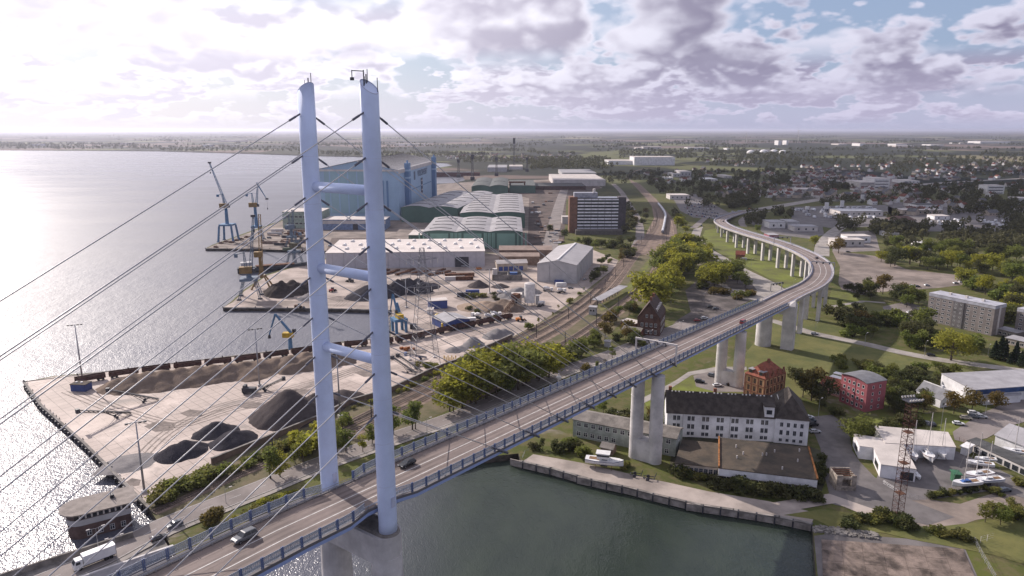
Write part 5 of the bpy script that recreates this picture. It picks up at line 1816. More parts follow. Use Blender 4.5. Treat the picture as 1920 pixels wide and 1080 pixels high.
# belt conveyors
def conveyor(pa, pb, zb, label, col=C_DARK):
    """foot at pa on the ground, head at pb raised to zb"""
    a, c = at(*pa), at(*pb)
    d = c - a
    L = d.length
    t = thing('belt_conveyor', label, 'conveyor', a, math.atan2(d.y, d.x), 'mobile belt conveyors')
    b = MB()
    b.tube((0, -.5, .8), (L, -.5, zb), .12, n=4).tube((0, .5, .8), (L, .5, zb), .12, n=4)
    b.tube((0, -.5, .3), (L, -.5, zb - .9), .1, n=4).tube((0, .5, .3), (L, .5, zb - .9), .1, n=4)
    k = int(L / 1.6)
    for i in range(k):
        u, v = i / k, (i + 1) / k
        for y in (-.5, .5):
            b.tube((L * u, y, .3 + (zb - 1.2) * u), (L * v, y, .8 + (zb - .8) * v), .06, n=4)
    b.build('truss', col, t)
    MB().add([(0, -.6, .95), (0, .6, .95), (L, .6, zb + .15), (L, -.6, zb + .15)], [(0, 1, 2, 3)]).build('belt', mat('rubber_belt', (0.10, 0.095, 0.095), 0.8), t)
    MB().box(L - .9, L + .5, -.8, .8, zb - 1.3, zb + .5).build('head_drum', col, t)
    b = MB()
    for y in (-1.2, 1.2):
        b.tube((L * .30, y, .6), (L * .52, y * .5, .3 + (zb - .5) * .5), .12, n=4)
        b.tube((L * .30, y, .6), (L * .2, y * .5, .3 + (zb - .5) * .2), .12, n=4)
    b.build('strut', col, t)
    for y in (-1.35, 1.35):
        MB().tube((L * .30, y - .2, .6), (L * .30, y + .2, .6), .6, n=12).build('wheel', C_DARK, t)


conveyor((298, 751), (205, 760), 7.5, 'grey belt conveyor at the foot of the long gravel ridge')
conveyor((246, 776), (149, 802), 7.5, 'grey belt conveyor nearest the quay edge')
conveyor((782, 703), (736, 690), 6, 'grey belt conveyor, lower of the parallel pair by the lattice tower')
conveyor((792, 699), (746, 686), 6, 'grey belt conveyor, upper of the parallel pair by the lattice tower')
conveyor((800, 672), (760, 676), 4, 'blue belt conveyor at the foot of the lattice tower', C_STEELD)
conveyor((480, 736), (534, 727), 5, 'dark belt conveyor below the second light mast')
t = thing('screening_plant', 'small dark screening machine beside the conveyor', 'machine', at(468, 738))
MB().box(-3, 3, -1.3, 1.3, .8, 3.0).build('body', C_DARK, t)
MB().box(-2.4, -1.2, -1.4, 1.4, 3.0, 4.2).build('hopper', C_DARK, t)
for x in (-2, 2):
    MB().tube((x, -1.3, .6), (x, 1.3, .6), .6, n=10).build('wheel', C_DARK, t)

# blue hut on the quay
a, c = at(133, 734), at(161, 735)
t = thing('blue_hut', 'blue box hut with mossy roof at the quay tip', 'hut', a, math.atan2(c.y - a.y, c.x - a.x))
L_ = (c - a).length
MB().box(0, L_, 0, 4.6, -.2, 3.3).build('wall', mat('hut_blue', (0.05, 0.08, 0.22), 0.7, var=0.12), t)
MB().box(-.2, L_ + .2, -.2, 4.8, 3.3, 3.55).build('roof', R_TAR, t)
for x in (L_ * .2, L_ * .55):
    MB().tube((x, 2.4, 3.5), (x, 2.4, 4.0), .5, n=10).build('roof_vent', C_WHITE, t)


# quay cranes
def lattice(b, p, q, w, bays, r=.12, w2=None, m=0):
    """square lattice girder from p to q"""
    p, q = Vector(p), Vector(q)
    w2 = w if w2 is None else w2
    d = (q - p).normalized()
    a = d.cross(Vector((0, 0, 1)) if abs(d.z) < .9 else Vector((1, 0, 0))).normalized()
    c = d.cross(a)
    def ring(u):
        ww = (w * (1 - u) + w2 * u) / 2
        o = p.lerp(q, u)
        return [o + a * ww + c * ww, o - a * ww + c * ww, o - a * ww - c * ww, o + a * ww - c * ww]
    prev = ring(0)
    for i in range(bays):
        cur = ring((i + 1) / bays)
        for j in range(4):
            b.tube(prev[j], cur[j], r, n=4, m=m, caps=False)
            b.tube(prev[j], cur[(j + 1) % 4], r * .6, n=3, m=m, caps=False)
            b.tube(cur[j], cur[(j + 1) % 4], r * .6, n=3, m=m, caps=False)
        prev = cur
    return b


K_BLUE = mat('crane_blue', (0.09, 0.20, 0.34), 0.6, var=0.15, scale=0.3)
K_YELL = mat('crane_yellow', (0.27, 0.17, 0.06), 0.6, var=0.18, scale=0.3)
K_GREY = mat('crane_grey_blue', (0.13, 0.18, 0.24), 0.6, var=0.15, scale=0.3)


def portal_crane(px, py, label, gauge, hp, hc, tip, head, leg_m=K_BLUE, house_m=K_YELL, fly=None, lat=True, back=True):
    """legs + portal (hp high), column to hc, jib to tip=(out, up)"""
    t = thing('quay_crane', label, 'crane', at(px, py), head)
    g = gauge / 2
    for sx in (-1, 1):
        for sy in (-1, 1):
            b = MB()
            if lat:
                lattice(b, (sx * g, sy * g, .4), (sx * g * .55, sy * g * .55, hp), 1.3, 6, .16)
            else:
                b.loft([[(sx * g - .9, sy * g - .9, 0), (sx * g + .9, sy * g - .9, 0), (sx * g + .9, sy * g + .9, 0), (sx * g - .9, sy * g + .9, 0)],
                        [(sx * g * .8 - .8, sy * g * .8 - .8, hp), (sx * g * .8 + .8, sy * g * .8 - .8, hp), (sx * g * .8 + .8, sy * g * .8 + .8, hp), (sx * g * .8 - .8, sy * g * .8 + .8, hp)]])
            b.build('leg', leg_m, t)
            MB().box(sx * g - 1.6, sx * g + 1.6, sy * g - .6, sy * g + .6, -.1, .9).build('bogie', C_DARK, t)
    MB().box(-g * .85, g * .85, -g * .85, g * .85, hp, hp + 1.8).build('portal', leg_m, t)
    MB().tube((0, 0, hp + 1.8), (0, 0, hc), 1.9, 1.5, n=12).build('column', leg_m, t)
    hb = MB().box(-6.0, 2.6, -2.6, 2.6, hc, hc + 4.6).build('machine_house', house_m, t)
    MB().box(2.6, 4.6, -2.0, .4, hc + .4, hc + 3.2).build('cab', C_GLASS, t)
    b = MB()
    lattice(b, (1.5, 0, hc + 1), (tip[0], 0, tip[1]), 2.2, 14, .17, .8)
    jb = b.build('jib', leg_m, t)
    b = MB()
    if back:
        lattice(b, (-1.5, 0, hc + 4), (-2.2, 0, hc + 15), 1.8, 5, .15, .8)
        b.tube((-2.2, 0, hc + 15), (tip[0] * .55 + 1, 0, hc + (tip[1] - hc) * .55), .12, n=4)
        b.tube((-2.2, 0, hc + 15), (-7.5, 0, hc + 13.5), .35, n=5)
        b.cbox(-7.5, 0, hc + 11.5, 2.2, 2.0, 2.6)
        b.build('a_frame', leg_m, t)
    if fly:
        MB().tube((tip[0] - 1.5, 0, tip[1]), (fly[0], 0, fly[1]), .8, .35, n=6).build('fly_jib', leg_m, t)
        tip = fly
    MB().tube((tip[0], 0, tip[1]), (tip[0], 0, tip[1] - 9), .07, n=4).tube((tip[0], 0, tip[1] - 9), (tip[0], 0, tip[1] - 11), .5, n=6).build('hook', C_DARK, t)
    MB().cbox(tip[0], 0, tip[1] - .3, 3.0, 1.8, 1.6).build('jib_head', C_DARK, jb)


portal_crane(429, 452, 'blue portal crane with grey lattice jib at the outermost quay tip', 16, 17, 36, (-13, 83), R(0), leg_m=K_BLUE, lat=False)
portal_crane(483, 450, 'slender blue crane with bent fly jib behind the first portal crane', 12, 14, 36, (5, 62), R(10), fly=(13, 44))
portal_crane(470, 558, 'blue lattice legged crane with yellow house on the scrap quay', 14, 13, 18, (6, 58), R(15), leg_m=K_GREY)
portal_crane(553, 496, 'dark crane with weathered house behind the scrap heap', 10, 11, 15, (-9, 24), R(160), leg_m=K_GREY, house_m=mat('crane_olive', (0.11, 0.10, 0.06), 0.8))
portal_crane(548, 462, 'thin grey blue crane beside the green workshop', 9, 9, 18, (4, 36), R(60), leg_m=K_GREY, house_m=K_GREY)
t = thing('yellow_crane', 'tall yellow crane column standing behind the blue lattice crane', 'crane', at(492, 540), R(10))
b = MB(); lattice(b, (0, 0, 10), (2, 0, 56), 2.6, 10, .16, 1.6); b.build('mast', K_YELL, t)
MB().tube((0, 0, 8), (0, 0, 26), 1.3, 1.1, n=10).build('column', K_YELL, t)
for sx in (-1, 1):
    for sy in (-1, 1):
        MB().tube((sx * 7, sy * 6, 0), (sx * 2, sy * 2, 10), .7, .6, n=6).build('leg', K_YELL, t)
MB().box(-4, 2, -2.3, 2.3, 24, 28).build('machine_house', K_YELL, t)


def handler(px, py, label, head, portal=False, s=1.0):
    """material handler with a knuckle boom"""
    t = thing('material_handler', label, 'crane', at(px, py), head)
    z = 0
    if portal:
        for sx in (-1, 1):
            for sy in (-1, 1):
                MB().box(sx * 3.2 - .7, sx * 3.2 + .7, sy * 3 - .7, sy * 3 + .7, 0, 7).build('leg', K_BLUE, t)
        MB().box(-4.2, 4.2, -4, 4, 7, 8.6).build('portal', K_BLUE, t)
        z = 8.6
    else:
        MB().tube((0, 0, 0), (0, 0, 7), 1.2, 1.0, n=10).build('column', K_BLUE, t)
        z = 7
    MB().box(-3.6, 2.0, -1.7, 1.7, z, z + 2.6).build('machine_house', mat('handler_yellow', (0.55, 0.36, 0.03), 0.5), t)
    MB().box(1.4, 3.2, .2, 1.8, z + 1.6, z + 4.4).build('cab', C_GLASS, t)
    MB().tube((1.5, 0, z + 1.5), (-7 * s if not portal else 9, 0, z + 13), .8, .6, n=6).build('boom', K_BLUE, t)
    e = (-7 * s if not portal else 9, 0, z + 13)
    MB().tube(e, (e[0] - 4.0 if not portal else e[0] + 5, 0, z + 1.5), .6, .35, n=6).build('stick', K_BLUE, t)
    MB().tube((e[0] - 4.0 if not portal else e[0] + 5, 0, z + 1.5), (e[0] - 4.2 if not portal else e[0] + 5, 0, z - .6), .5, 1.0, n=8).build('grab', C_DARK, t)


handler(545, 655, 'blue and yellow material handler at the near basin edge', R(0))
handler(749, 622, 'blue and yellow handler on portal legs at the basin end', R(120), True)
t = thing('tipped_crane', 'small blue crane mast lying behind the portal handler', 'crane', at(750, 602))
MB().box(-1.4, 1.4, -1.4, 1.4, 0, 5).build('tower', K_BLUE, t)
MB().tube((0, 0, 5), (-1.5, 0, 12), 1.0, .7, n=6).build('boom', K_BLUE, t)

C_TOWER = mat('tower_grey', (0.26, 0.26, 0.28), 0.6, metal=0.3, var=0.15)
# lattice power tower
t = thing('power_tower', 'tall grey lattice power tower standing on the bulk quay', 'pylon', at(797, 680), R(20))
HT = 60
b = MB()


def tower_ring(z):
    w = 5.6 * (1 - z / HT) ** 1.15 + 1.0
    return [Vector((sx * w, sy * w, z)) for sx, sy in ((-1, -1), (1, -1), (1, 1), (-1, 1))]


zs = [0, 7, 13.5, 19.5, 25, 30, 34.5, 38.5, 42, 45.5, 49, 52.5, 56, 60]
for z0, z1 in zip(zs[:-1], zs[1:]):
    A, B = tower_ring(z0), tower_ring(z1)
    for j in range(4):
        b.tube(A[j], B[j], .12, n=4, caps=False)
        b.tube(A[j], B[(j + 1) % 4], .06, n=3, caps=False)
        b.tube(A[(j + 1) % 4], B[j], .06, n=3, caps=False)
        b.tube(B[j], B[(j + 1) % 4], .08, n=3, caps=False)
b.build('tower_frame', C_TOWER, t)
for z, w in ((40, 8), (47, 11), (54, 8)):
    b = MB()
    for sg in (-1, 1):
        b.tube((0, -.9, z), (sg * w, 0, z + .4), .12, n=4).tube((0, .9, z), (sg * w, 0, z + .4), .12, n=4).tube((0, 0, z + 2.2), (sg * w, 0, z + .4), .1, n=4)
        for k in range(1, 5):
            b.tube((sg * w * k / 5, -.9 * (1 - k / 5), z + .1 * k), (sg * w * k / 5, 0, z + 2.2 - .36 * k), .06, n=3)
    b.build('crossarm', C_TOWER, t)
    for sg in (-1, 1):
        for k in (.55, 1):
            MB().tube((sg * w * k, 0, z + .3), (sg * w * k, 0, z - 2.2), .16, n=6).build('insulator', W_OFFW, t)
for sx, sy in ((-1, -1), (1, -1), (1, 1), (-1, 1)):
    MB().cbox(sx * 6.6, sy * 6.6, -.3, 1.6, 1.6, 1.0).build('footing', C_CONC, t)

# red lattice mast with floodlights
t = thing('lattice_mast', 'rusty red lattice mast with floodlight head beside the boat hall', 'mast', at(1681, 974), R(12))
b = MB()
HR = 39
for i in range(26):
    z0, z1 = HR * i / 26, HR * (i + 1) / 26
    A = [Vector((sx * 1.15, sy * 1.15, z0)) for sx, sy in ((-1, -1), (1, -1), (1, 1), (-1, 1))]
    B = [Vector((p.x, p.y, z1)) for p in A]
    for j in range(4):
        b.tube(A[j], B[j], .10, n=4, caps=False)
        b.tube(A[j], B[(j + 1) % 4], .05, n=3, caps=False) if i % 2 else b.tube(A[(j + 1) % 4], B[j], .05, n=3, caps=False)
        b.tube(B[j], B[(j + 1) % 4], .06, n=3, caps=False)
b.build('mast_frame', mat('mast_red', (0.12, 0.055, 0.045), 0.8, var=0.25, scale=0.5), t)
for z in (9, 19, 29):
    MB().box(-1.2, 1.2, -1.2, 1.2, z, z + .12).build('platform', C_RUST, t)
hd_ = MB().box(-2.4, 2.4, -1.6, 1.6, HR, HR + .25).build('head_platform', C_DARK, t)
for i in range(5):
    for y in (-1.5, 1.5):
        MB().tube((-2 + i, y, HR + .5), (-2 + i, y * 1.25, HR + 1.0), .22, .32, n=8).build('floodlight', W_OFFW, t)

# silo and concrete works
t = thing('cement_silo', 'white cylindrical cement silo of the concrete works', 'silo', at(993, 573))
MB().tube((0, 0, 2.5), (0, 0, 15.5), 3.6, n=24).build('drum', C_WHITE, t, smooth=False)
MB().tube((0, 0, 15.5), (0, 0, 16.4), 3.6, 1.0, n=24).build('cap', W_OFFW, t)
for k in range(6):
    a_ = math.pi / 3 * k
    MB().tube((3.2 * math.cos(a_), 3.2 * math.sin(a_), 0), (3.2 * math.cos(a_), 3.2 * math.sin(a_), 2.6), .2, n=6).build('leg', C_ZINC, t)
MB().tube((4.2, -1, 0), (4.2, -1, 16), .15, n=5).build('filling_pipe', C_ZINC, t)
t = house('mixing_plant', 'beige mixing plant box next to the white silo', 'plant', (960, 574), (978, 574), 6, 8, W_BEIGE, R_LIGHT, 'flat', wins=[('f', 1.5, 4.5, 1, 2, 1.4, 3, None, 'plain')])
t = house('silo_cabin', 'narrow pale cabin right of the white silo', 'cabin', (1004, 571), (1011, 571), 3, 6, W_GREYS, R_GREY, 'flat')
b = MB()
t = thing('aggregate_conveyor', 'sloping rusty conveyor frames of the concrete works', 'conveyor', at(955, 586), R(60))
lattice(b, (-8, 0, 1), (9, 0, 9), 1.5, 8, .14); b.build('truss', C_RUST, t)
MB().box(6, 11, -2.2, 2.2, 8, 11).build('hopper', C_RUST, t)
for x in (0, 6):
    MB().tube((x, -1.5, 0), (x, 0, 4 + x * .5), .18, n=4).tube((x, 1.5, 0), (x, 0, 4 + x * .5), .18, n=4).build('trestle', C_RUST, t)
# blue shed with yellow tanks
a, c = at(836, 620), at(881, 612)
t = house('blue_shed', 'blue gabled shed with grey roof beside the wagons', 'shed', a, c, 17.5, 4.6, W_NAVY, R_GREY, 'gy', 1.7, ov=.3)
MB().box(t['L'] * .5 - .35, t['L'] * .5 + .35, -.3, 17.8, 6.4, 6.7).build('ridge_light', W_OFFW, t)
for x in (-.35, t['L'] + .05):
    MB().box(x, x + .3, -.3, 17.8, 4.5, 4.9).build('verge_board', W_OFFW, t)
for i in range(4):
    p = at(820 + i * 4, 600 + i * 5.5)
    o = MB().tube((0, 0, .3), (0, 0, 3.6), 1.5, n=14).tube((0, 0, 3.6), (0, 0, 4.2), 1.5, .5, n=14).build('yellow_tank', mat('tank_yellow', (0.60, 0.42, 0.04), 0.5), None, (p.x, p.y, GZ))
    tag(o, ['yellow tank, backmost of the row beside the blue shed', 'yellow tank, second from the back beside the blue shed', 'yellow tank, second from the front beside the blue shed', 'yellow tank, frontmost beside the blue shed'][i], 'tank', 'yellow tanks')
t = house('blue_store', 'open blue fronted store behind the blue gabled shed', 'shed', (805, 580), (839, 578), 8, 5.5, W_NAVY, R_LIGHT, 'flat')
house('white_cabin', 'white site cabin left of the blue fronted store', 'cabin', (801, 590), (811, 590), 7, 3, C_WHITE, R_LIGHT, 'flat')

# concrete bunker, containers, steel
t = thing('concrete_bunker', 'grey concrete bunker walls with a blue box inside', 'bunker', at(923, 526))
for x0, x1, y0, y1, h in ((0, 24, 0, .8, 4.5), (0, .8, 0, 12, 4.5), (12, 12.8, .8, 12, 4.5), (23.2, 24, .8, 12, 4.5), (0, 24, 12, 12.8, 5)):
    MB().box(x0, x1, y0, y1, -.2, h).build('wall', C_CONCD, t)
MB().tube((2, 4, 0), (2, 4, 9), 2.0, n=14).build('tank', W_OFFW, t)
MB().box(14, 20, 2, 6, 0, 6).build('box', mat('box_blue', (0.07, 0.14, 0.33), 0.6), t)
for i, (x, y, w, m_, lab) in enumerate(((853, 525, 16, W_OFFW, 'white container in the middle of the bulk yard'), (862, 519, 24, C_RUST, 'long rust brown container stack in the bulk yard'), (871, 525, 14, C_RUST, 'rust brown container beside the white one'),
                                        (870, 556, 10, C_DARK, 'dark skip left of the hedge in the bulk yard'), (886, 551, 10, W_NAVY, 'blue skip next to the dark one'), (775, 616, 4, C_DARK, 'dark bucket box near the lattice tower'),
                                        (1052, 537, 8, C_WHITE, 'white container pair in front of the grey hall'), (515, 440, 16, W_GREYS, 'pale container on the outer quay'), (520, 434, 14, W_OFFW, 'white container behind the pale one on the outer quay'),
                                        (880, 604, 8, C_WHITE, 'white box trailer near the concrete mixers'), (540, 470, 10, mat('olive_paint', (0.10, 0.12, 0.08), 0.8), 'olive container at the outer quay workshop'))):
    t = thing('container', lab, 'container', at(x, y), R(8))
    MB().box(-w / 2, w / 2, -1.3, 1.3, 0, 3.0).build('body', m_, t)
    for k in range(int(w / 1.5)):
        MB().box(-w / 2 + .4 + k * 1.5, -w / 2 + .7 + k * 1.5, -1.38, -1.3, .2, 2.8).build('rib', m_, t)
rs = random.Random(21)
k = 0
for i in range(14):
    x = 722 + i * 9.5
    y = 512 + rs.uniform(-4, 4)
    t = thing('steel_section', 'rusty steel section laid out in the row below the white warehouse', 'steel', at(x, y), R(62 + rs.uniform(-6, 6)), 'steel sections in a row')
    MB().box(-6, 6, -1.1, -.7, .3, 1.6).build('beam', C_RUST, t); MB().box(-6, 6, .7, 1.1, .3, 1.6).build('beam', C_RUST, t)
    for q in range(5):
        MB().box(-5.6 + q * 2.7, -5.1 + q * 2.7, -.7, .7, .4, 1.3).build('tie', C_RUST if q % 2 else W_BEIGE, t)
for i in range(26):
    x, y = rs.uniform(505, 568), 0
    y = 463 - (x - 505) * .12 - rs.uniform(0, 24)
    t = thing('scrap_section', 'rusty hull section lying on the outer quay', 'scrap', at(x, y), R(rs.uniform(-30, 40)), 'hull sections on the outer quay')
    w = rs.uniform(4, 9)
    mm = rs.choice((C_RUST, W_BROWN, C_DARK, R_BROWN))
    MB().box(-w, w, -1.5, 1.5, 0, .5).box(-w, w, -1.5, -1.1, .5, rs.uniform(1.4, 2.8)).build('plate', mm, t)
    MB().box(-w * .6, w * .5, -.9, 1.5, .5, rs.uniform(1.2, 2.0)).build('frame', mm, t)
for i in range(8):
    x, y = 405 + i * 9.5, 462 - i * 2.5 + rs.uniform(-3, 3)
    t = thing('scrap_section', 'small rusty debris piece at the outer quay tip', 'scrap', at(x, y), R(rs.uniform(-30, 60)), 'debris at the quay tip')
    MB().box(-2.5, 2.5, -1, 1, 0, 1.2).build('plate', C_RUST, t)
    MB().box(-1.5, 1.0, -1, .6, 1.2, 2.0).build('frame', W_BROWN, t)
for i in range(30):
    x, y = rs.uniform(996, 1052), rs.uniform(362, 462)
    t = thing('plate_stack', 'rusty plate stack in the steel yard beside the office tower', 'steel', at(x, y), R(rs.choice((0, 80, 90)) + rs.uniform(-6, 6)), 'plate stacks in the steel yard')
    w = rs.uniform(3, 7)
    mm = rs.choice((C_RUST, W_BROWN, C_DARK, R_BROWN, W_GREYS))
    MB().box(-w, w, -2, 2, .3, rs.uniform(.8, 2.4)).build('plates', mm, t)
    MB().box(-w * .8, -w * .6, -2.1, 2.1, 0, .3).build('bearer', C_DARK, t); MB().box(w * .6, w * .8, -2.1, 2.1, 0, .3).build('bearer', C_DARK, t)
for i in range(7):
    o = MB().tube((0, 0, 0), (0, 0, 2.8), .35, .25, n=8).build('yellow_post', MATS['handler_yellow'], None, at(833 + i * 3.6, 676 + (i % 2) * 3))
    tag(o, 'short yellow post in the cluster by the lattice tower', 'post', 'yellow posts by the lattice tower')
t = thing('orange_debris', 'heap of orange rusty grabs below the portal handler', 'scrap', at(762, 656))
for i in range(7):
    MB().cbox(rs.uniform(-3, 4), rs.uniform(-1.5, 1.5), 0, rs.uniform(1, 2.5), rs.uniform(.8, 1.6), rs.uniform(.6, 1.6), rs.random()).build('grab', mat('rust_orange', (0.34, 0.12, 0.04), 0.9, var=0.3), t)

# small ship along the scrap quay and dark floating dock far off
t = thing('coaster_ship', 'dark hulled coaster moored behind the blue lattice crane', 'ship', tuple(at(512, 507, .3)), R(25))


def hull_rings(L, B, D, n=9, bow=.32, stern=.8):
    rr = []
    for i in range(n):
        u = i / (n - 1)
        x = -L / 2 + L * u
        w = B / 2 * (stern + (1 - stern) * min(1, u / .25)) * (1 if u < 1 - bow else max(.03, math.cos((u - 1 + bow) / bow * math.pi / 2) ** .8))
        sh = D * (.08 * (2 * u - 1) ** 2 + (.18 * max(0, u - .7) / .3))
        rr.append([(x, -w, D + sh), (x, -w * .92, D * .4), (x, -w * .45, 0), (x, w * .45, 0), (x, w * .92, D * .4), (x, w, D + sh)])
    return rr


MB().loft(hull_rings(58, 9, 4.2)).build('hull', mat('ship_hull', (0.05, 0.06, 0.075), 0.6), t)
MB().box(-26, -17, -3.4, 3.4, 4.2, 9.0).build('bridge_house', W_GREYS, t)
MB().box(-14, 18, -3.2, 3.2, 4.4, 5.4).build('hatch', C_RUST, t)
MB().tube((20, 0, 4), (20, 0, 13), .25, n=6).build('mast', C_ZINC, t)
t = thing('floating_dock', 'long dark red floating dock beyond the blue hall', 'dock', tuple(at(846, 331, 0)), 0)
MB().box(-55, 75, -6, 6, -.5, 11).build('pontoon', mat('dock_red', (0.13, 0.055, 0.05), 0.8), t)
MB().box(-55, 60, -8, -6, 11, 13).build('catwalk', W_OFFW, t)
for x, y, h in ((860, 333, 45), (886, 338, 60), (931, 330, 48), (988, 322, 40), (964, 316, 92)):
    t = thing('distant_tower', 'thin dark crane tower standing beyond the green halls', 'tower', at(x, y), group='dark towers beyond the halls')
    b = MB(); lattice(b, (0, 0, 0), (0, 0, h), 5.0, 10, .5, 2.4); b.build('frame', C_DARK, t)
    MB().box(-5, 5, -3, 3, 0, 8).build('base', C_DARK, t)
    MB().box(-3.5, 3.5, -3, 3, h * .82, h).build('head', C_DARK, t)
t = thing('gantry_crane', 'brown portal frame crane behind the green halls', 'crane', at(955, 361))
for x in (0, 28):
    MB().box(x, x + 2.5, 0, 3, 0, 18).build('leg', C_RUST, t)
MB().box(-1, 31, -.2, 3.2, 18, 21).build('beam', C_RUST, t)

# goods wagons along the quay tracks
wag_pts = smooth_path([at(*p) for p in [(170, 716), (225, 707), (330, 693), (450, 680), (480, 676), (590, 660), (640, 653), (735, 644), (800, 632), (850, 620), (920, 606), (966, 596)]], 6)
C_WAG = mat('wagon_brown', (0.095, 0.050, 0.042), 0.85, var=0.25, scale=0.5, rnd=0.4)
wb_ = MB()
wb_.box(-6.4, 6.4, -1.45, 1.45, 1.2, 1.45).box(-6.4, 6.4, -1.45, -1.3, 1.45, 3.3).box(-6.4, 6.4, 1.3, 1.45, 1.45, 3.3).box(-6.4, -6.25, -1.3, 1.3, 1.45, 3.3).box(6.25, 6.4, -1.3, 1.3, 1.45, 3.3)
for k in range(9):
    wb_.box(-6.2 + k * 1.5, -6.0 + k * 1.5, -1.56, -1.45, 1.3, 3.3)
wbm = wb_.mesh('tub', C_WAG)
bgm = MB().box(-1.6, 1.6, -1.0, 1.0, .55, 1.15).tube((-1.0, -1.1, .5), (-1.0, 1.1, .5), .46, n=10).tube((1.0, -1.1, .5), (1.0, 1.1, .5), .46, n=10).mesh('bogie', C_DARK)
for i, (p, hd) in enumerate(resample(wag_pts, 14.2)):
    if 19 <= i <= 19:
        continue
    t = thing('goods_wagon', 'brown open goods wagon in the long row on the quay', 'wagon', (p.x, p.y, GZ + .12), hd, 'goods wagons along the quay')
    inst(wbm, 'tub', t); inst(bgm, 'bogie', t, (-4.2, 0, 0)); inst(bgm, 'bogie', t, (4.2, 0, 0))
# low dark wall between yard and railway
wl = [at(*p) for p in [(397, 871), (604, 786), (655, 759), (730, 737), (810, 699), (855, 682), (960, 634)]]
t = thing('yard_wall', 'dark retaining wall along the edge of the quay yard', 'wall', wl[0])
for a, c in zip(wl[:-1], wl[1:]):
    d = c - a; m_ = (a + c) / 2 - wl[0]
    MB().cbox(m_.x, m_.y, -.3, d.length, .6, 2.6, math.atan2(d.y, d.x)).build('wall_section', W_BROWN, t)
    MB().cbox(m_.x, m_.y, 2.3, d.length, .9, .25, math.atan2(d.y, d.x)).build('coping', C_CONCD, t)

# ------------------------------------------------------------------ boats
HULLW = mat('hull_white', (0.72, 0.71, 0.70), 0.35, var=0.06, scale=0.6, spec=0.5)


def boat(loc, head, L, label, mast=True, keel=True, trim=None, group=None, cover=None, lift=1.6):
    t = thing('sailing_boat' if mast else 'motor_boat', label, 'boat', loc, head, group)
    z = lift
    B = L * .31
    hb = MB()
    rr = hull_rings(L, B, L * .14)
    hb.loft([[(x, y, zz + z) for x, y, zz in r] for r in rr])
    hb.build('hull', HULLW, t, smooth=False)
    dk = L * .14 + z
    cb = MB().loft([[(-L * .12, -B * .28, dk), (L * .2, -B * .22, dk), (L * .2, B * .22, dk), (-L * .12, B * .28, dk)], [(-L * .1, -B * .22, dk + L * .05), (L * .13, -B * .16, dk + L * .05), (L * .13, B * .16, dk + L * .05), (-L * .1, B * .22, dk + L * .05)]])
    c_ = cb.build('cabin', cover or HULLW, t)
    MB().box(-L * .06, L * .08, -B * .285, B * .285, dk + L * .012, dk + L * .035).build('cabin_window', C_GLASS, c_)
    MB().box(-L * .4, -L * .14, -B * .25, B * .25, dk + .05, dk + .12).build('cockpit', mat('teak', (0.22, 0.13, 0.07), 0.8), t)
    if trim:
        st = MB()
        for sg in (-1, 1):
            st.loft([[(r[0][0], sg * abs(r[0][1]) * 1.01, r[0][2] + z - .30), (r[0][0], sg * abs(r[0][1]) * 1.02, r[0][2] + z - .12)] for r in rr], closed=False)
        st.build('trim_stripe', trim, t)
    if keel:
        MB().box(-L * .1, L * .08, -.14, .14, .3, z + .3).build('keel', C_DARK, t)
        for sx in (-.22, .2):
            for sy in (-1, 1):
                MB().tube((L * sx, sy * B * .55, 0), (L * sx, sy * B * .3, z + .5), .07, n=4).build('stand', C_RUST, t)
    if mast:
        mh = L * 1.35
        MB().tube((L * .08, 0, dk), (L * .08, 0, dk + mh), .13, .10, n=6).build('mast', W_OFFW, t)
        MB().tube((L * .08, 0, dk + 1.1), (-L * .32, 0, dk + 1.2), .10, n=6).build('boom', W_NAVY if cover else W_OFFW, t)
        rg = MB()
        for q in ((L * .5, 0, dk + .2), (-L * .48, 0, dk), (L * .05, B * .45, dk), (L * .05, -B * .45, dk)):
            rg.tube((L * .08, 0, dk + mh * .97), q, .02, n=3)
        rg.tube((L * .08, -B * .25, dk + mh * .55), (L * .08, B * .25, dk + mh * .55), .04, n=4)
        rg.build('rigging', C_ZINC, t)
    return t


boat(at(1708, 862), R(258), 9.5, 'sailing boat with red trim on stands, first beside the hall wall', True, True, W_RED)
t = boat(at(1735, 862), R(262), 11.5, 'large bare boat hull with dark red bottom in the row by the hall', True, True, mat('antifoul_red', (0.19, 0.05, 0.04), 0.8))
boat(at(1762, 858), R(255), 9.5, 'sailing boat standing last in the row by the hall', True, True)
boat(at(1810, 918), R(188), 10.5, 'white sailing boat with blue cockpit cover beside the hedge', True, True, None, None, mat('cover_blue', (0.05, 0.12, 0.33), 0.8))
boat(at(1832, 902), R(192), 11, 'sailing boat with red striped hull in the marina yard', True, True, W_RED)
boat(at(1852, 912), R(186), 10, 'sailing boat with dark trim right of the striped one', True, True, W_NAVY)
boat(at(1836, 880), R(160), 8.5, 'small motor cruiser behind the striped boat', False, True)
boat(at(1846, 871), R(170), 7, 'small white dinghy cruiser near the garage row', False, True)
boat(at(1905, 858), R(150), 9.5, 'long white sailing boat in front of the right hand shed', True, True)
boat(at(1700, 880), R(262), 7.5, 'small pale sailing boat at the foot of the boat hall', True, True, None, lift=.9)
boat(at(1718, 893), R(262), 6, 'grey open dinghy lying in the marina yard', False, False, None, lift=.1)
t = boat(at(1133, 876), R(-14), 13.5, 'white motor yacht laid up on the canal quay', False, True, W_NAVY, lift=1.2)
MB().box(-2.6, 1.6, -1.5, 1.5, 3.7, 5.6).build('wheelhouse', HULLW, t)
MB().box(-2.7, 1.7, -1.55, 1.55, 4.6, 5.2).build('wheelhouse_window', C_GLASS, t)
MB().box(-3.0, 2.0, -1.7, 1.7, 5.6, 5.75).build('wheelhouse_roof', HULLW, t)
b = MB()
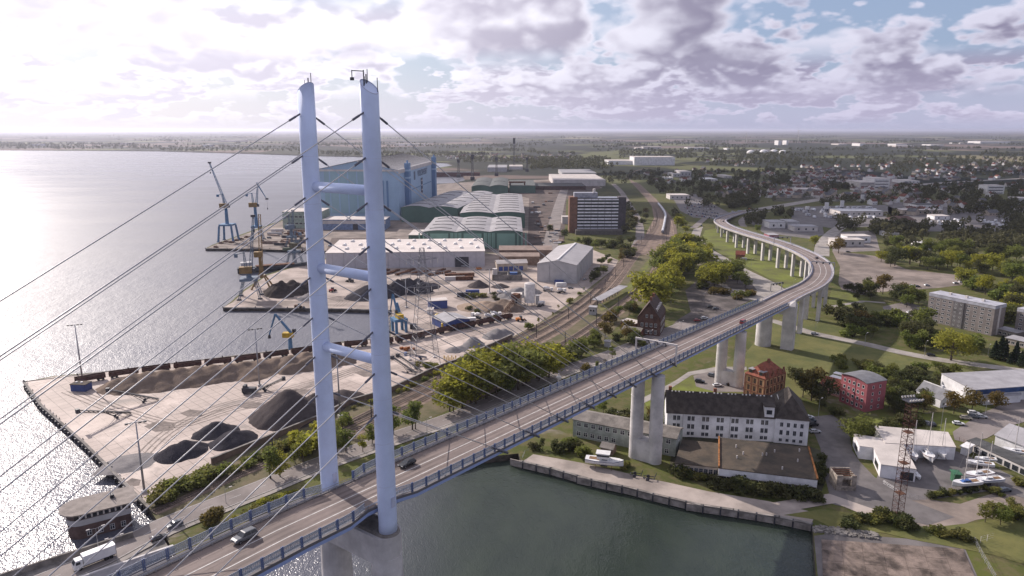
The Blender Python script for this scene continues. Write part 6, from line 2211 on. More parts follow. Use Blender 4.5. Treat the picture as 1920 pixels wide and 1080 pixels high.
for i in range(8):
    b.tube((2 + i * .55, -1.7 + i * .14, 3.3), (2 + i * .55, -1.7 + i * .14, 4.1), .03, n=3)
b.build('railing', C_ZINC, t)
for i, (x, y) in enumerate(((1192, 893), (1217, 899))):
    t = thing('boat_trailer', ['black wheeled trailer frame left on the canal quay', 'black wheeled trailer frame right on the canal quay'][i], 'trailer', at(x, y), R(-15))
    MB().box(-2, 2, -.9, -.75, .7, .9).box(-2, 2, .75, .9, .7, .9).box(-2, -1.8, -.9, .9, .7, .9).box(1.8, 2, -.9, .9, .7, .9).build('frame', C_DARK, t)
    for sy in (-1, 1):
        MB().tube((-.4, sy * 1.0, .6), (-.4, sy * 1.25, .6), .6, n=12).build('wheel', C_DARK, t)
    MB().tube((1.8, -.6, .8), (2.4, -.6, 2.6), .08, n=4).tube((1.8, .6, .8), (2.4, .6, 2.6), .08, n=4).build('guide_post', C_DARK, t)
t = house('green_tractor_shed', 'green boat lifting frame behind the blue covered boat', 'machine', (1788, 906), (1800, 907), 3, 3.2, mat('machine_green', (0.04, 0.13, 0.07), 0.7), mat('machine_green', (0.04, 0.13, 0.07), 0.7), 'flat')
house('white_container', 'white storage box beside the garage row', 'container', (1800, 851), (1812, 855), 5, 3, C_WHITE, C_WHITE, 'flat')

# ------------------------------------------------------------------ vehicles
TYRE = mat('tyre_rubber', (0.02, 0.02, 0.022), 0.9)
RIM = mat('wheel_rim', (0.35, 0.35, 0.37), 0.35, metal=0.7)
LAMP = mat('headlight_glass', (0.75, 0.75, 0.72), 0.15, spec=0.7)
TAIL = mat('tail_light_red', (0.30, 0.02, 0.02), 0.3)


def paint(name, col):
    return mat('paint_' + name, col, 0.28, var=0.04, scale=0.8, spec=0.6)


PAINTS = {'silver': paint('silver', (0.42, 0.43, 0.45)), 'black': paint('black', (0.018, 0.018, 0.022)), 'white': paint('white', (0.70, 0.70, 0.70)), 'red': paint('red', (0.28, 0.03, 0.03)),
          'blue': paint('blue', (0.05, 0.09, 0.24)), 'grey': paint('grey', (0.14, 0.145, 0.155)), 'slate': paint('slate', (0.075, 0.09, 0.11)), 'beige': paint('beige', (0.40, 0.36, 0.29)), 'orange': paint('orange', (0.60, 0.20, 0.03))}

CARM = {}


def car_parts(kind):
    """lower body, glasshouse, roof and wheel of a car; x forward, origin on the ground"""
    if kind in CARM:
        return CARM[kind]
    if kind == 'van':
        L, Wd, st, roof = 5.0, 1.95, [(-2.5, .55, 1.10, .93), (-2.46, .35, 1.20, 1.0), (-1.5, .3, 1.22, 1.0), (1.5, .3, 1.20, 1.0), (2.0, .32, 1.08, .98), (2.45, .4, .95, .92), (2.5, .5, .85, .86)], (-2.42, -2.25, 1.15, 1.75, 2.0)
    elif kind == 'suv':
        L, Wd, st, roof = 4.7, 1.9, [(-2.32, .5, .95, .9), (-2.25, .36, 1.08, .98), (-1.4, .32, 1.10, 1.0), (1.0, .32, 1.06, 1.0), (1.9, .34, .98, .96), (2.3, .42, .82, .88), (2.36, .52, .72, .8)], (-2.15, -1.8, .35, 1.1, 1.72)
    else:
        L, Wd, st, roof = 4.5, 1.8, [(-2.22, .48, .88, .88), (-2.15, .34, 1.0, .97), (-1.3, .3, 1.0, 1.0), (.9, .3, .96, 1.0), (1.8, .32, .86, .95), (2.2, .4, .72, .86), (2.26, .5, .64, .78)], (-2.05, -1.55, .25, 1.05, 1.47)
    body = MB()
    rings = []
    for x, zb, zt, w in st:
        w = w * Wd / 2
        zm = zb + (zt - zb) * .55
        rings.append([(x, -w * .9, zb), (x, -w, zm), (x, -w * .93, zt - .06), (x, -w * .80, zt), (x, w * .80, zt), (x, w * .93, zt - .06), (x, w, zm), (x, w * .9, zb)])
    body.loft(rings)
    xr0, xr1, xf1, xf0, zr = roof
    zb_ = st[2][2] - .08
    w0, w1 = Wd / 2 * .90, Wd / 2 * .72
    gl = MB().loft([[(xr0, -w0, zb_), (xf0, -w0, zb_), (xf0, w0, zb_), (xr0, w0, zb_)], [(xr1, -w1, zr - .06), (xf1, -w1, zr - .06), (xf1, w1, zr - .06), (xr1, w1, zr - .06)]])
    rf_ = MB().loft([[(xr1 - .1, -w1 - .03, zr - .07), (xf1 + .08, -w1 - .03, zr - .07), (xf1 + .08, w1 + .03, zr - .07), (xr1 - .1, w1 + .03, zr - .07)],
                     [(xr1 + .1, -w1 + .1, zr), (xf1 - .15, -w1 + .1, zr), (xf1 - .15, w1 - .1, zr), (xr1 + .1, w1 - .1, zr)]])
    mid = (xr1 + xf1) / 2
    for sg in (-1, 1):
        for xa, xb in ((xr0 + .04, xr1), (mid - .04, mid - .04), (xf0 - .05, xf1)):
            rf_.add([(xa - .06, sg * (w0 + .012), zb_), (xa + .06, sg * (w0 + .012), zb_), (xb + .06, sg * (w1 + .015), zr - .05), (xb - .06, sg * (w1 + .015), zr - .05)], [(0, 1, 2, 3)])
    wh_ = MB()
    wh_.tube((0, -.11, 0), (0, .11, 0), .33, n=14, m=0)
    wh_.tube((0, -.12, 0), (0, .12, 0), .19, n=10, m=1)
    P = dict(body=body.mesh('body', [PAINTS['silver']]), glass=gl.mesh('glasshouse', C_GLASS), roof=rf_.mesh('roof', [PAINTS['silver']]), wheel=wh_.mesh('wheel', [TYRE, RIM]),
             lamp=MB().box(-.06, .05, -.2, .2, -.07, .07).mesh('headlight', LAMP), tail=MB().box(-.04, .04, -.18, .18, -.08, .08).mesh('tail_light', TAIL), L=L, W=Wd, st=st)
    CARM[kind] = P
    return P


def set_paint(o, col):
    o.material_slots[0].link = 'OBJECT'
    o.material_slots[0].material = PAINTS[col]


def car(loc, head, kind, col, label, pitch=0.0, group=None):
    P = car_parts(kind)
    t = thing('car' if kind != 'van' else 'van', label, 'car' if kind != 'van' else 'van', loc, head, group)
    t.rotation_euler = (0, pitch, head)
    o = inst(P['body'], 'body', t); set_paint(o, col)
    inst(P['glass'], 'glasshouse', t)
    o = inst(P['roof'], 'roof', t); set_paint(o, col)
    for x in (-P['L'] * .3, P['L'] * .31):
        for sg in (-1, 1):
            inst(P['wheel'], 'wheel', t, (x, sg * (P['W'] / 2 - .08), .33))
    xf, xb = P['st'][-1][0], P['st'][0][0]
    for sg in (-1, 1):
        inst(P['lamp'], 'headlight', t, (xf - .02, sg * P['W'] * .33, .66))
        inst(P['tail'], 'tail_light', t, (xb, sg * P['W'] * .36, .82))
    return t


def on_deck(px, py, off):
    """deck coordinate whose surface at this offset shows at pixel column px"""
    best = None
    for i in range(-600, 2890):
        s = i / 10
        p = bl(s, off, deck_z(s))
        c, k = math.cos(PITCH), math.sin(PITCH)
        fw = p.y * c - (p.z - CAM_H) * k
        u = 960 + FPX * p.x / fw
        if best is None or abs(u - px) < best[0]:
            best = (abs(u - px), s)
    s = best[1]
    return bl(s, off, deck_z(s) + .02), s


sl = math.atan(.0648)
p, s = on_deck(459, 1012, 2.9)
car(p, BHEAD + math.pi, 'suv', 'grey', 'grey estate car driving on the bridge before the pylons', -sl)
p, s = on_deck(763, 873, 2.9)
car(p, BHEAD + math.pi, 'car', 'black', 'black car driving on the bridge just past the pylons', -sl)
p, s = on_deck(1393, 611, -4.2)
car(p, BHEAD, 'van', 'red', 'dark red van driving away on the bridge near its bend', sl)


def on_viaduct(i, off, head_off, kind, col, label):
    p, d, nn = vframe(i)
    q = p + nn * off + Vector((0, 0, .02))
    car(q, math.atan2(d.y, d.x) + head_off, kind, col, label)


def nearest_v(px, py):
    best = None
    c, k = math.cos(PITCH), math.sin(PITCH)
    for i, p in enumerate(vpath):
        fw = p.y * c - (p.z - CAM_H) * k
        u = 960 + FPX * p.x / fw; v = 540 + FPX * (-p.y * k - (p.z - CAM_H) * c) / fw
        d = (u - px) ** 2 + (v - py) ** 2
        if best is None or d < best[0]: best = (d, i)
    return best[1]


on_viaduct(nearest_v(1527, 478), -2.0, 0, 'car', 'black', 'black car on the curve of the viaduct')
on_viaduct(nearest_v(1347, 418), -3.6, 0, 'car', 'black', 'black car at the far end of the viaduct')
car(at(328, 987, GZ + .14), math.atan2(oldp[30].y - oldp[28].y, oldp[30].x - oldp[28].x) + math.pi, 'suv', 'slate', 'dark grey estate car on the old road')
car(at(298, 1011, GZ + .14), math.atan2(oldp[30].y - oldp[28].y, oldp[30].x - oldp[28].x), 'car', 'black', 'black car passing the grey estate on the old road')
# truck
hd = math.atan2(oldp[8].y - oldp[6].y, oldp[8].x - oldp[6].x) + math.pi
t = thing('truck', 'white box truck crossing the old low bridge', 'truck', at(176, 1056, GZ + .14), hd)
MB().box(-5.6, 2.6, -1.25, 1.25, 1.05, 3.75).build('box_body', mat('truck_white', (0.72, 0.71, 0.71), 0.5, var=0.05), t)
MB().loft([[(2.8, -1.2, .6), (5.0, -1.2, .6), (5.0, 1.2, .6), (2.8, 1.2, .6)], [(2.8, -1.2, 2.0), (4.95, -1.2, 2.0), (4.95, 1.2, 2.0), (2.8, 1.2, 2.0)], [(2.8, -1.1, 3.1), (4.4, -1.1, 3.1), (4.4, 1.1, 3.1), (2.8, 1.1, 3.1)]]).build('cab', MATS['truck_white'], t)
MB().add([(4.98, -1.05, 2.0), (4.98, 1.05, 2.0), (4.5, 1.0, 2.95), (4.5, -1.0, 2.95)], [(0, 1, 2, 3)]).build('windscreen', C_GLASS, t)
for sg in (-1, 1):
    MB().box(3.4, 4.5, sg * 1.215 - .01, sg * 1.215 + .01, 1.9, 2.7).build('side_window', C_GLASS, t)
MB().box(-5.4, 4.6, -.9, .9, .6, 1.05).build('chassis', C_DARK, t)
b = MB()
b.tube((-2.9, -1.262, 2.5), (-2.9, -1.255, 2.5), .75, n=24)
b.build('side_emblem', mat('emblem_grey', (0.30, 0.32, 0.36), 0.6), t)
for x in (-4.2, -3.0, 3.6):
    for sg in (-1, 1):
        MB().tube((x, sg * .95, .5), (x, sg * 1.22, .5), .5, n=14).build('wheel', TYRE, t)

# parked cars: one joined shape per size, painted one by one
def small_mesh(kind):
    P = car_parts(kind)
    vs, fs, ms = [], [], []
    def put(me, off, mi):
        o = len(vs)
        vs.extend([(v.co.x + off[0], v.co.y + off[1], v.co.z + off[2]) for v in me.vertices])
        for f in me.polygons:
            fs.append(tuple(i + o for i in f.vertices)); ms.append(mi)
    put(P['body'], (0, 0, 0), 0); put(P['roof'], (0, 0, 0), 0); put(P['glass'], (0, 0, 0), 1)
    for x in (-P['L'] * .3, P['L'] * .31):
        for sg in (-1, 1):
            put(P['wheel'], (x, sg * (P['W'] / 2 - .08), .33), 2)
    b = MB(); b.v, b.f, b.m = vs, fs, ms
    return b.mesh('parked_car', [PAINTS['silver'], C_GLASS, TYRE])


SMALL = {k: small_mesh(k) for k in ('car', 'suv', 'van')}


def parked(px, py, head, col, label, group, kind='car', lift=.14):
    o = inst(SMALL[kind], 'parked_car' if kind != 'van' else 'parked_van', None, at(px, py, GZ + lift), R(head))
    set_paint(o, col)
    return tag(o, label, 'car' if kind != 'van' else 'van', group)


PARK = [
    (1331, 576, 20, 'black', 'black car in the shade of the station trees', 'car'), (1342, 580, 20, 'slate', 'dark car next to the black one by the station', 'car'),
    (1321, 598, 10, 'white', 'white police style car beside the red car near the station', 'suv'), (1307, 602, 10, 'red', 'red car beside the white one near the station', 'car'), (1333, 602, 10, 'silver', 'silver car behind the bridge rail near the station', 'car'),
    (1336, 706, -30, 'grey', 'grey car on the lawn car park left of the pier', 'suv'), (1312, 717, -20, 'black', 'black car at the edge of the lawn car park', 'suv'), (1345, 724, 10, 'white', 'white car close to the twin pier', 'car'), (1370, 722, 10, 'black', 'dark car between the twin piers', 'car'),
    (1528, 811, 5, 'silver', 'silver car parked beside the white wing', 'car'), (1524, 798, 10, 'black', 'black car behind the silver one', 'suv'), (1520, 791, 12, 'slate', 'dark car, third in the row beside the white wing', 'suv'), (1516, 784, 12, 'white', 'white car, farthest in the row beside the white wing', 'car'),
    (1748, 797, 80, 'black', 'black car left on the lawn by the cottage', 'car'), (1737, 795, 80, 'grey', 'dark car beside the black one by the cottage', 'car'),
    (1797, 796, -15, 'white', 'white car nearest the lawn in the small car park', 'car'), (1811, 786, -15, 'beige', 'pale car, second in the small car park', 'suv'), (1826, 783, -15, 'slate', 'dark blue car, third in the small car park', 'car'), (1826, 777, -15, 'white', 'white car at the back of the small car park', 'suv'), (1840, 783, -15, 'silver', 'silver car at the right of the small car park', 'car'),
    (1884, 921, 15, 'slate', 'dark teal car parked beyond the hedge by the boats', 'car'),
    (1663, 589, 15, 'grey', 'grey car in the shaded car park', 'car'), (1673, 595, 15, 'silver', 'silver car in the shaded car park', 'suv'), (1706, 587, 15, 'white', 'white car by the slab block car park', 'car'), (1718, 590, 15, 'black', 'black car by the slab block car park', 'car'),
    (1803, 513, 0, 'white', 'white car alone on the gravel lot edge', 'suv'), (1812, 514, 0, 'black', 'dark car next to the white one on the gravel lot', 'car'), (1826, 521, 0, 'white', 'white van on the gravel lot', 'van'),
    (1710, 537, 10, 'white', 'white car below the gravel lot trees', 'car'), (1720, 538, 10, 'black', 'black car below the gravel lot trees', 'car'), (1738, 536, 10, 'silver', 'silver car below the gravel lot trees', 'car'), (1792, 532, 10, 'silver', 'silver car near the slab block trees', 'car'), (1803, 530, 10, 'white', 'white car near the slab block trees', 'van'), (1812, 529, 5, 'white', 'second white car near the slab block trees', 'car'),
    (1590, 473, 5, 'black', 'black car at the showroom forecourt', 'car'), (1315, 424, 80, 'slate', 'dark van on the lane beside the viaduct end', 'van'), (1313, 452, 80, 'black', 'black car on the lane by the meadow', 'car'),
    (1527, 627, -10, 'silver', 'silver car on the street under the viaduct', 'car'), (1745, 667, -8, 'black', 'dark car on the street left of the willow', 'car'),
    (1032, 453, 80, 'white', 'white van on the shipyard road', 'van'), (1040, 440, 80, 'white', 'white car on the shipyard road', 'car'), (1018, 456, 80, 'silver', 'silver car beside the green hall', 'car'), (1022, 425, 80, 'white', 'white car farther up the shipyard road', 'car'), (1003, 420, 80, 'beige', 'pale car along the green hall side', 'car'), (1013, 400, 80, 'white', 'white van near the red frames', 'van'),
    (870, 500, 0, 'silver', 'silver van at the white warehouse wall', 'van'), (898, 505, 30, 'orange', 'orange forklift by the warehouse gate', 'van'), (975, 500, 10, 'white', 'white van at the beige shed', 'van'), (1070, 541, 0, 'grey', 'grey car in front of the grey hall', 'car'), (1096, 525, 60, 'silver', 'silver car along the grey hall side', 'car'),
    (620, 462, 0, 'white', 'white van between the pylon legs', 'van'), (505, 447, 0, 'slate', 'dark van on the outer quay', 'van'),
]
for x, y, hd, col, lab, kd in PARK:
    parked(x, y, hd, col, lab, 'parked cars about the district', kd)
rs = random.Random(33)
cols = ['white', 'silver', 'white', 'grey', 'slate', 'black', 'silver', 'white', 'red', 'blue']
for r_ in range(6):
    for i in range(13):
        x = 1276 + i * 5.0 + r_ * 3.0 + rs.uniform(-.8, .8)
        y = 372 + r_ * 6.0 + i * .9
        if rs.random() < .12: continue
        cc = rs.choice(cols)
        parked(x, y, 70 + rs.uniform(-4, 4), cc, cc + ' car in the long rows of the car dealer yard', cc + ' cars of the dealer yard', rs.choice(['car', 'suv', 'van']))
# caravans and camper vans
cv = MB().loft([[(-3, -1.15, .6), (3, -1.15, .6), (3, 1.15, .6), (-3, 1.15, .6)], [(-3.1, -1.15, 1.6), (3.2, -1.15, 1.6), (3.2, 1.15, 1.6), (-3.1, 1.15, 1.6)], [(-2.8, -1.05, 2.9), (2.5, -1.05, 2.9), (2.5, 1.05, 2.9), (-2.8, 1.05, 2.9)]])
cv.box(-1.6, .2, -1.17, -1.13, 1.6, 2.3, 1).box(1.0, 2.2, -1.17, -1.13, 1.6, 2.3, 1)
for x in (-.5, .5):
    cv.tube((x, -1.15, .35), (x, 1.15, .35), .35, n=8, m=2)
cv = cv.mesh('caravan', [mat('caravan_white', (0.66, 0.66, 0.68), 0.5, var=0.06, rnd=0.2), C_GLASS, TYRE])
for i in range(46):
    x, y = 1494 + rs.uniform(0, 156), rs.choice((391, 395, 399, 404, 409)) + rs.uniform(-1, 1)
    o = inst(cv, 'caravan', None, at(x, y), R(rs.choice((0, 8, 90, 84)) + rs.uniform(-6, 6)), 1.15)
    fr_ = 'back' if y < 398 else 'front'
    tag(o, 'white caravan in the ' + fr_ + ' rows of the crowded caravan yard', 'caravan', 'caravans in the ' + fr_ + ' rows')
for i in range(38):
    x, y = 1742 + rs.uniform(0, 145), 0
    y = rs.choice((413, 417, 421, 425)) + (x - 1742) * .02 + rs.uniform(-1, 1)
    o = inst(cv, 'camper_van', None, at(x, y), R(rs.choice((70, 80, 90)) + rs.uniform(-6, 6)), 1.0)
    tag(o, 'white camper van in the rows before the dark wood', 'camper van', 'camper vans in rows')
# highway traffic
for i, (x, y, col, kd, lab) in enumerate(((1374, 398, 'white', 'van', 'white van on the ramp beyond the viaduct'), (1386, 396, 'silver', 'car', 'silver car on the ramp beyond the viaduct'), (1405, 392, 'orange', 'van', 'orange road service van on the ramp'),
                                          (1588, 371, 'white', 'car', 'white car under the highway gantry'), (1679, 351, 'beige', 'van', 'pale van on the distant highway'), (1573, 374, 'slate', 'car', 'dark car on the distant highway'))):
    parked(x, y, 20, col, lab, 'highway traffic', kd, .2)

# concrete mixer trucks and loaders
def mixer(px, py, head, label):
    t = thing('mixer_truck', label, 'truck', at(px, py), R(head), 'concrete mixer trucks')
    MB().box(-3.6, 3.2, -1.0, 1.0, .7, 1.2).build('chassis', C_DARK, t)
    MB().box(2.0, 3.8, -1.2, 1.2, .8, 3.0).build('cab', C_WHITE, t)
    MB().tube((-3.2, 0, 3.2), (-1.0, 0, 2.6), .6, 1.35, n=12).tube((-1.0, 0, 2.6), (1.4, 0, 2.0), 1.35, .8, n=12).build('drum', C_WHITE, t)
    for x in (-2.6, -1.4, 2.6):
        MB().tube((x, -1.15, .5), (x, 1.15, .5), .5, n=10).build('wheel', TYRE, t)


for x, y, hd, lab in ((893, 596, 140, 'white mixer truck farthest left at the concrete works'), (917, 598, 30, 'white mixer truck beside the wagons'), (929, 594, 10, 'white mixer truck below the aggregate heaps'), (1052, 549, 30, 'white mixer truck before the grey hall containers'), (1014, 574, 60, 'pale mixer truck at the foot of the silo'), (940, 553, 10, 'white mixer truck above the aggregate heaps'), (1027, 546, 0, 'white tipper truck next to the rubble heap')):
    mixer(x, y, hd, lab)


def loader(px, py, head, label, col):
    t = thing('wheel_loader', label, 'loader', at(px, py), R(head))
    MB().box(-2.6, .2, -1.1, 1.1, .9, 2.3).build('engine', col, t)
    MB().box(-.2, 1.2, -.9, .9, 1.4, 3.3).build('cab', C_GLASS, t)
    MB().tube((1.0, -.6, 1.4), (3.2, -.6, .7), .18, n=5).tube((1.0, .6, 1.4), (3.2, .6, .7), .18, n=5).build('lift_arm', col, t)
    MB().loft([[(3.0, -1.4, .2), (4.2, -1.4, .15), (3.2, -1.4, 1.4)], [(3.0, 1.4, .2), (4.2, 1.4, .15), (3.2, 1.4, 1.4)]]).build('bucket', C_DARK, t)
    for x in (-1.7, 1.4):
        for sg in (-1, 1):
            MB().tube((x, sg * .9, .75), (x, sg * 1.4, .75), .75, n=12).build('wheel', TYRE, t)


loader(975, 602, 20, 'orange wheel loader at the end of the wagon row', PAINTS['orange'])
loader(623, 547, 70, 'red wheel loader between the pylon legs', PAINTS['red'])
loader(657, 529, 150, 'dark wheel loader above the red one', C_DARK)
loader(560, 578, 0, 'brown stacker lying at the basin wall', C_RUST)

# train
C_COACH = mat('coach_side', (0.20, 0.20, 0.23), 0.5, var=0.08)
C_COACHR = mat('coach_roof', (0.52, 0.52, 0.54), 0.5, var=0.06)
tp = [p for p in smooth_path([at(*p) for p in [(1242, 439), (1246, 420), (1247, 405), (1238, 390), (1226, 377), (1212, 363)]], 4)]
train = thing('train', 'long pale passenger train rounding the bend in the tracks', 'train', tp[0])
cm = MB().loft([[(-12.9, -1.4, .9), (12.9, -1.4, .9), (12.9, 1.4, .9), (-12.9, 1.4, .9)], [(-12.9, -1.45, 2.9), (12.9, -1.45, 2.9), (12.9, 1.45, 2.9), (-12.9, 1.45, 2.9)]])
cm = cm.mesh('coach', C_COACH)
cr = MB().loft([[(-12.9, -1.45, 2.9), (12.9, -1.45, 2.9), (12.9, 1.45, 2.9), (-12.9, 1.45, 2.9)], [(-12.8, -1.1, 3.8), (12.8, -1.1, 3.8), (12.8, 1.1, 3.8), (-12.8, 1.1, 3.8)], [(-12.8, -.4, 4.1), (12.8, -.4, 4.1), (12.8, .4, 4.1), (-12.8, .4, 4.1)]]).mesh('coach_roof', C_COACHR)
cw = MB().box(-11.5, 11.5, -1.5, -1.43, 1.9, 2.6).box(-11.5, 11.5, 1.43, 1.5, 1.9, 2.6).mesh('window_band', C_GLASS)
for p, hd in resample(tp, 26.6)[:12]:
    q = p + Vector((math.cos(hd), math.sin(hd), 0)) * 13 - Vector(tp[0])
    c_ = inst(cm, 'coach', train, (q.x, q.y, .55), hd)
    inst(cr, 'coach_roof', c_); inst(cw, 'window_band', c_)

# ------------------------------------------------------------------ gantries, lamps, catenary masts
def deck_gantry(s, label):
    p = bl(s, 0, deck_z(s))
    t = thing('sign_gantry', label, 'gantry', p, BHEAD)
    for y in (-8.0, 8.0):
        MB().box(-.25, .25, y - .25, y + .25, -1.2, 6.6).build('post', W_OFFW, t)
    MB().box(-.3, .3, -8.3, 8.3, 6.2, 6.9).build('beam', W_OFFW, t)
    for y in (-3.4, -.2, 3.2):
        o = MB().box(-.5, .45, y - .55, y + .55, 5.3, 6.7).build('signal_head', C_DARK, t)
        MB().box(-.55, -.5, y - .4, y + .4, 5.5, 6.5).build('signal_face', C_ZINC, o)


deck_gantry(133, 'white lane signal gantry spanning the bridge deck')


def path_gantry(p, hd, w, h, label, heads=3):
    t = thing('sign_gantry', label, 'gantry', p, hd)
    for y in (-w / 2, w / 2):
        MB().box(-.22, .22, y - .22, y + .22, -.6, h).build('post', C_ZINC, t)
    MB().box(-.25, .25, -w / 2, w / 2, h - .6, h).build('beam', C_ZINC, t)
    for k in range(heads):
        y = -w * .28 + w * .28 * k
        MB().box(-.45, .45, y - .5, y + .5, h - 1.5, h - .2).build('signal_head', C_DARK, t)


i = nearest_v(1545, 507); p, d, nn = vframe(i)
path_gantry(p, math.atan2(d.y, d.x), 14.4, 6.5, 'lane signal gantry at the apex of the viaduct curve')
i = nearest_v(1468, 456); p, d, nn = vframe(i)
path_gantry(p, math.atan2(d.y, d.x), 14.4, 6.5, 'lane signal gantry on the far straight of the viaduct')
for x, y, lab in ((1527, 379, 'white highway sign gantry, left of two'), (1618, 361, 'white highway sign gantry, right of two')):
    q = at(x, y)
    path_gantry(q, R(70), 30, 9, lab, 4)
path_gantry(at(1455, 545), R(-60), 12, 6, 'dark signal bar over the lane under the viaduct', 4)
for k, (x, y) in enumerate(((1549, 388), (1578, 384), (1616, 372), (1513, 389))):
    t = thing('advert_pylon', 'white advertising pylon by the caravan yard', 'sign', at(x, y + 8), R(10), 'advertising pylons')
    MB().box(-2.5, 2.5, -.6, .6, 0, 3).build('foot', C_DARK, t)
    MB().box(-2.8, 2.8, -.8, .8, 3, 13 if k < 3 else 8).build('board', C_WHITE, t)


def street_lamp(px, py, h, label, head=0, double=False):
    t = thing('street_lamp', label, 'street lamp', at(px, py), R(head), 'street lamps')
    MB().tube((0, 0, 0), (0, 0, h), .10, .06, n=6).build('pole', C_ZINC, t)
    for sg in ((1, -1) if double else (1,)):
        a_ = MB().tube((0, 0, h), (sg * 1.6, 0, h + .3), .05, n=5).build('arm', C_ZINC, t)
        MB().box(min(sg * 1.4, sg * 2.3), max(sg * 1.4, sg * 2.3), -.18, .18, h + .22, h + .38).build('lamp_head', W_OFFW, a_)


for k, (x, y, h, dbl, lab) in enumerate((
        (1276, 631, 9, True, 'double street lamp behind the bridge rail by the station'), (1218, 650, 9, True, 'double street lamp behind the sign gantry'), (1380, 572, 9, True, 'double street lamp at the station forecourt'),
        (1140, 672, 6, False, 'short street lamp beside the lawn near the station'), (1527, 632, 8, False, 'street lamp under the viaduct'), (1621, 652, 8, False, 'street lamp on the street below the bushes'), (1733, 668, 8, False, 'street lamp left of the willow'),
        (1852, 668, 6, False, 'small street lamp among the conifers'), (1534, 783, 8, False, 'street lamp beside the red annex'), (1318, 572, 8, False, 'street lamp at the edge of the station trees'), (1408, 505, 9, False, 'street lamp on the viaduct meadow'), (1487, 545, 8, False, 'street lamp below the V pier'),
        (1762, 815, 12, False, 'tall white lamp behind the boat hall'), (1846, 785, 7, False, 'street lamp by the small car park'), (801, 822, 8, False, 'street lamp on the old road past the pylons'), (187, 1045, 9, True, 'double street lamp beside the control house'), (221, 1056, 8, True, 'double street lamp beside the white truck'), (424, 944, 5, False, 'small sign post on the old road'))):
    street_lamp(x, y, h, lab, 40, dbl)
k = 0
for pth, off in ((tr1, 3.5), (tr4, -3.4)):
    for p, hd in resample(pth, 46.0):
        if not (230 < p.y < 900): continue
        q = p + Vector((-math.sin(hd), math.cos(hd), 0)) * off
        t = thing('catenary_mast', 'thin dark catenary mast beside the railway tracks', 'mast', (q.x, q.y, GZ), hd, 'catenary masts along the railway')
        MB().box(-.16, .16, -.16, .16, 0, 8.2).build('post', C_DARK, t)
        MB().tube((0, 0, 7.2), (0, -off, 6.6), .06, n=4).tube((0, 0, 6.2), (0, -off, 6.6), .05, n=4).build('bracket', C_DARK, t)
# white telephone-like mast beside the deck and fences
t = thing('relay_mast', 'white relay mast with two round dishes behind the bridge rail', 'mast', at(1047, 740))
MB().tube((0, 0, 0), (0, 0, 10), .45, .35, n=8).build('pole', W_OFFW, t)
for sg in (-1, 1):
    MB().tube((sg * .5, -.3, 8.6), (sg * .5, -.9, 8.6), .6, n=12).build('dish', C_WHITE, t)


def fence(pts, h, label, m, step=2.6):
    P = [at(*p) for p in pts]
    t = thing('fence', label, 'fence', P[0])
    for p, hd in resample(P, step):
        q = p - P[0]
        MB().cbox(q.x, q.y, 0, .08, .08, h).build('post', m, t)
    for a, c in zip(P[:-1], P[1:]):
        b = MB()
        for z in (h * .35, h * .7, h - .06):
            b.tube(a - P[0] + Vector((0, 0, z)), c - P[0] + Vector((0, 0, z)), .03, n=4)
        b.build('wire', m, t)


fence([(1655, 908), (1690, 930), (1735, 940)], 1.6, 'wire fence between the lane and the marina yard', C_ZINC)
fence([(1826, 1018), (1840, 1045), (1866, 1090)], 2.0, 'grey fence along the edge of the concrete apron', C_ZINC)
fence([(1838, 1018), (1862, 1012)], 2.2, 'pale fence panel beyond the concrete apron', W_OFFW)
fence([(979, 862), (984, 850), (1002, 838)], 1.2, 'low railing at the corner of the canal quay', C_ZINC)
fence([(1815, 838), (1800, 828), (1790, 830)], 2.0, 'rusty gate fence beside the garage row', C_RUST)
fence([(280, 1010), (340, 990), (420, 958)], 1.1, 'guard rail along the old road', C_ZINC)
# riprap at the canal corner
rs = random.Random(8)
rm = [MB().loft([[(math.cos(a_) * .5, math.sin(a_) * .4, 0) for a_ in (0, 1.2, 2.5, 3.6, 5)], [(math.cos(a_) * .4, math.sin(a_) * .45, .5) for a_ in (.3, 1.4, 2.4, 3.9, 5.2)]]).mesh('stone', C_CONCD) for _ in range(1)]
b = MB()
for i in range(260):
    u = rs.random()
    x, y = 1526 + u * 120 + rs.uniform(-4, 4), 992 + u * 14 + rs.uniform(-6, 6)
    p = at(x, y)
    s_ = rs.uniform(.35, .8)
    a0 = rs.random() * 6
    b.loft([[(p.x + s_ * math.cos(a_ + a0), p.y + s_ * .8 * math.sin(a_ + a0), GZ) for a_ in (0, 1.2, 2.5, 3.6, 5)], [(p.x + s_ * .7 * math.cos(a_ + a0 + .2), p.y + s_ * .7 * math.sin(a_ + a0), GZ + s_ * .8) for a_ in (0, 1.2, 2.5, 3.6, 5)]])
tag(b.build('riprap', C_CONCD), 'dark riprap stones at the canal corner', 'stones', kind='stuff')

